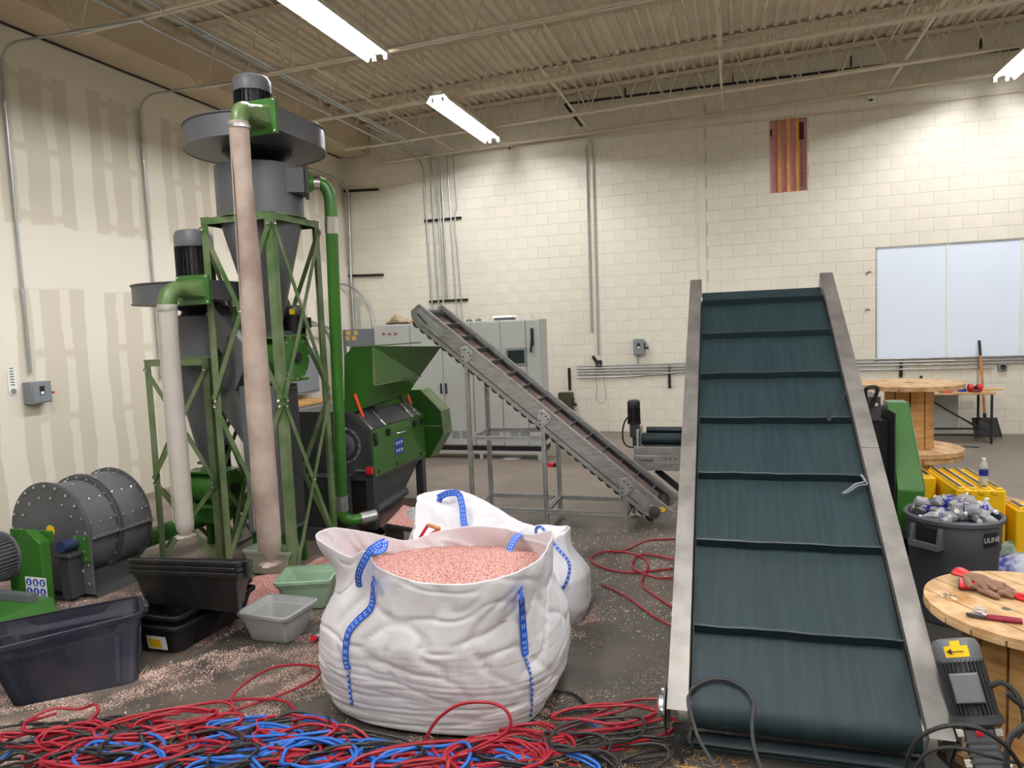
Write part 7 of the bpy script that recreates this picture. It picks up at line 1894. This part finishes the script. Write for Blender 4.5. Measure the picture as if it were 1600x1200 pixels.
def lines(n, kind, seed_):
    random.seed(seed_); nm, mt, r = GR[kind]
    for k in range(n):
        x0 = random.uniform(120, 620); y0 = random.uniform(1160, 1195); x1 = x0+random.uniform(250, 480); y1 = random.uniform(1165, 1200)
        if x0 < 860 and x1 > 520: y0 = max(y0, 1176); y1 = max(y1, 1168)
        P = []
        for i in range(7):
            t = i/6; px = x0+(x1-x0)*t; yy = y0+(y1-y0)*t+random.uniform(-9, 9)
            if 520 < px < 850: yy = max(yy, 1172)
            P.append(PZ(px, yy, .025+.03*random.random()))
        cable(P, r, mt, f'{nm} cable stretched along the front of the tangle, left to right', group=f'{nm} cables running along the tangle', sub=6)
lines(9, 0, 3); lines(7, 1, 9); lines(8, 2, 12)
# red cables under the near spool, at the right edge
for k in range(7):
    P = fl([(1560+6*k, 1165+4*k), (1580, 1168+5*k), (1605, 1172-3*k), (1640, 1180)], .02+.008*(k % 3)); cable(P, RC, m_redc, 'red cable bundled on the floor beneath the near cable spool', group='red cables beneath the near spool')
# black cables on and around the large conveyor
def onbelt(px, py, h=.05):
    n_ = (TC(0,0,1)-TC(0,0,0)); A0 = TC(0,0,h); dd = _ray(px, py); return O_+dd*((A0-O_).dot(n_)/dd.dot(n_))
cable([onbelt(1193, 1215, .03), onbelt(1178, 1165, .04), onbelt(1175, 1130, .05), onbelt(1178, 1100, .04), onbelt(1165, 1078, .02), onbelt(1140, 1064, .02), onbelt(1115, 1061, .02), onbelt(1090, 1070, .02), onbelt(1076, 1085, .03), onbelt(1078, 1110, .06), PY(1090, 1150, 3.02), PY(1105, 1178, 2.96), PY(1120, 1205, 2.9)], .0085, m_rubber, 'black cable looped over the foot of the large conveyor belt')
cable([PY(1415, 1210, 2.9), PY(1420, 1180, 2.88), PY(1440, 1150, 2.86), PY(1480, 1134, 2.84), PY(1525, 1137, 2.84), PY(1565, 1160, 2.86), PY(1590, 1190, 2.9), PY(1600, 1215, 2.9)], .0085, m_rubber, 'thick black cable arching in front of the gear motor at the lower right')
cable([PY(1430, 1200, 2.96), PY(1450, 1175, 2.95), PY(1490, 1168, 2.95), PY(1540, 1180, 2.96), PY(1600, 1195, 2.98)], .007, m_rubber, 'thinner black cable below the thick arching one at the lower right')
cable([PY(1573, 1083, 3.0), PY(1588, 1096, 3.0), PY(1610, 1112, 3.0)], .010, m_rubber, 'short black cable end poking in at the right edge before the near spool')
cable([PY(1573, 1210, 2.9), PY(1573, 1175, 2.92), PY(1580, 1150, 2.94), PY(1605, 1130, 2.96)], .011, m_rubber, 'black cable curving up at the right edge below the near spool')
clump(PZ(1500, 1165, .0)+Vector((0, 0, .01)), .16, m_copper, 'copper coloured wire swarf under the gear motor of the large conveyor', 'wire_swarf', 'swarf', n=160, th=.0011, L=.05)
clump(PZ(1050, 1180, 0), .35, m_stud, 'thin brass coloured wire swarf on the floor at the foot of the large conveyor', 'wire_swarf', 'swarf', n=240, th=.0010, L=.05)
clump(PZ(820, 1180, .0)+Vector((0, -.1, .05)), .55, m_stud, 'thin wire swarf scattered over the cable tangle', 'wire_swarf', 'swarf', n=200, th=.0010, L=.045)
# more cables behind: black power leads by the towers
cable([PZ(372, 850, .02), PZ(395, 835, .02), PZ(380, 812, .03), PZ(372, 800, .2), PZ(376, 790, .35)], .010, m_rubber, 'black power lead between the feet of the two green stands')

# ------------------------------------------------------------------ scattered granules (nobody could count them)
def flakes(n, name, mt, label, dens, seed_, s0=.0014, s1=.0032):
    rs = np.random.RandomState(seed_); V = []; cnt = 0
    px = rs.uniform(0, 1100, n*8); py = rs.uniform(720, 1200, n*8); keep = []
    pts = []
    for a, c in zip(px, py):
        P = PZ(float(a), float(c), 0.0)
        if P.x < XL+.1: continue
        d = dens(P.x, P.y, a, c)
        if rs.rand() < d: pts.append((P.x, P.y))
        if len(pts) >= n: break
    pts = np.array(pts); m_ = len(pts)
    ang = rs.rand(m_)*6.283; sz = rs.uniform(s0, s1, m_); asp = rs.uniform(1.0, 2.2, m_)
    ca, sa = np.cos(ang), np.sin(ang); v = np.zeros((m_, 4, 3))
    for k, (u, w, h) in enumerate(((1, 0, 0), (-.6, .7, 0), (-.6, -.7, 0), (0, 0, 1.1))):
        x = u*sz*asp; y = w*sz; v[:, k, 0] = pts[:, 0]+x*ca-y*sa; v[:, k, 1] = pts[:, 1]+x*sa+y*ca; v[:, k, 2] = h*sz+.0003
    f = (np.arange(m_)*4)[:, None, None]+np.array([[0, 1, 3], [1, 2, 3], [2, 0, 3]])[None]
    me = bpy.data.meshes.new(name); me.from_pydata(v.reshape(-1, 3).tolist(), [], f.reshape(-1, 3).tolist()); me.materials.append(mt)
    o = bpy.data.objects.new(name, me); COL.objects.link(o); return tag(o, label, 'granules', kind='stuff')
def nz(x, y, s, k=0): return noise.noise(Vector((x*s, y*s, k)))
def dens_main(x, y, a, c):
    # streaks running roughly along the photograph's floor sweep marks
    u = x*.58+y*.81; w = -x*.81+y*.58
    st = .42+.9*nz(u*.9, w*3.2, 1.0, 2)+.6*nz(u*3, w*8, 1, 7)+.35*nz(x, y, 9, 3)
    area = 0
    if a < 545 and c > 925: area = .95
    elif a < 560 and 880 < c <= 925 and a > 370: area = .55
    elif 860 < a < 1000 and 880 < c < 1010: area = .55*math.exp(-((a-905)/60)**2-((c-965)/45)**2)*1.8
    elif 930 < a and 820 < c < 900: area = .42
    elif a > 860 and c > 1000: area = .10
    elif a > 900: area = .10
    elif 540 < a < 900 and c > 1100: area = .3
    return max(0.015, min(1, (st-.30)*1.5))*area
m_fl1 = mat('pale_flake', srgb(226, 204, 190), .6); m_fl2 = mat('pink_flake', srgb(206, 138, 126), .6); m_fl3 = mat('clear_flake', srgb(226, 230, 226), .3)
flakes(62000, 'scattered_flakes', m_fl1, 'pale plastic flakes scattered in sweeping streaks over the concrete floor', dens_main, 4)
flakes(16000, 'pink_flakes', m_fl2, 'pink plastic flakes scattered over the floor around the bins and bags', dens_main, 9)
flakes(2600, 'clear_flakes', m_fl3, 'clear shiny flakes scattered right of the white bags and under the small conveyor',
       lambda x, y, a, c: (.8 if (a > 880 and 780 < c < 1000) else .05)*max(0, .5+.9*nz(x, y, 3, 4)), 15, .003, .006)
def dens_pile(x, y, a, c): return 1.0 if (375 < a < 525 and 845 < c < 945) else 0.0
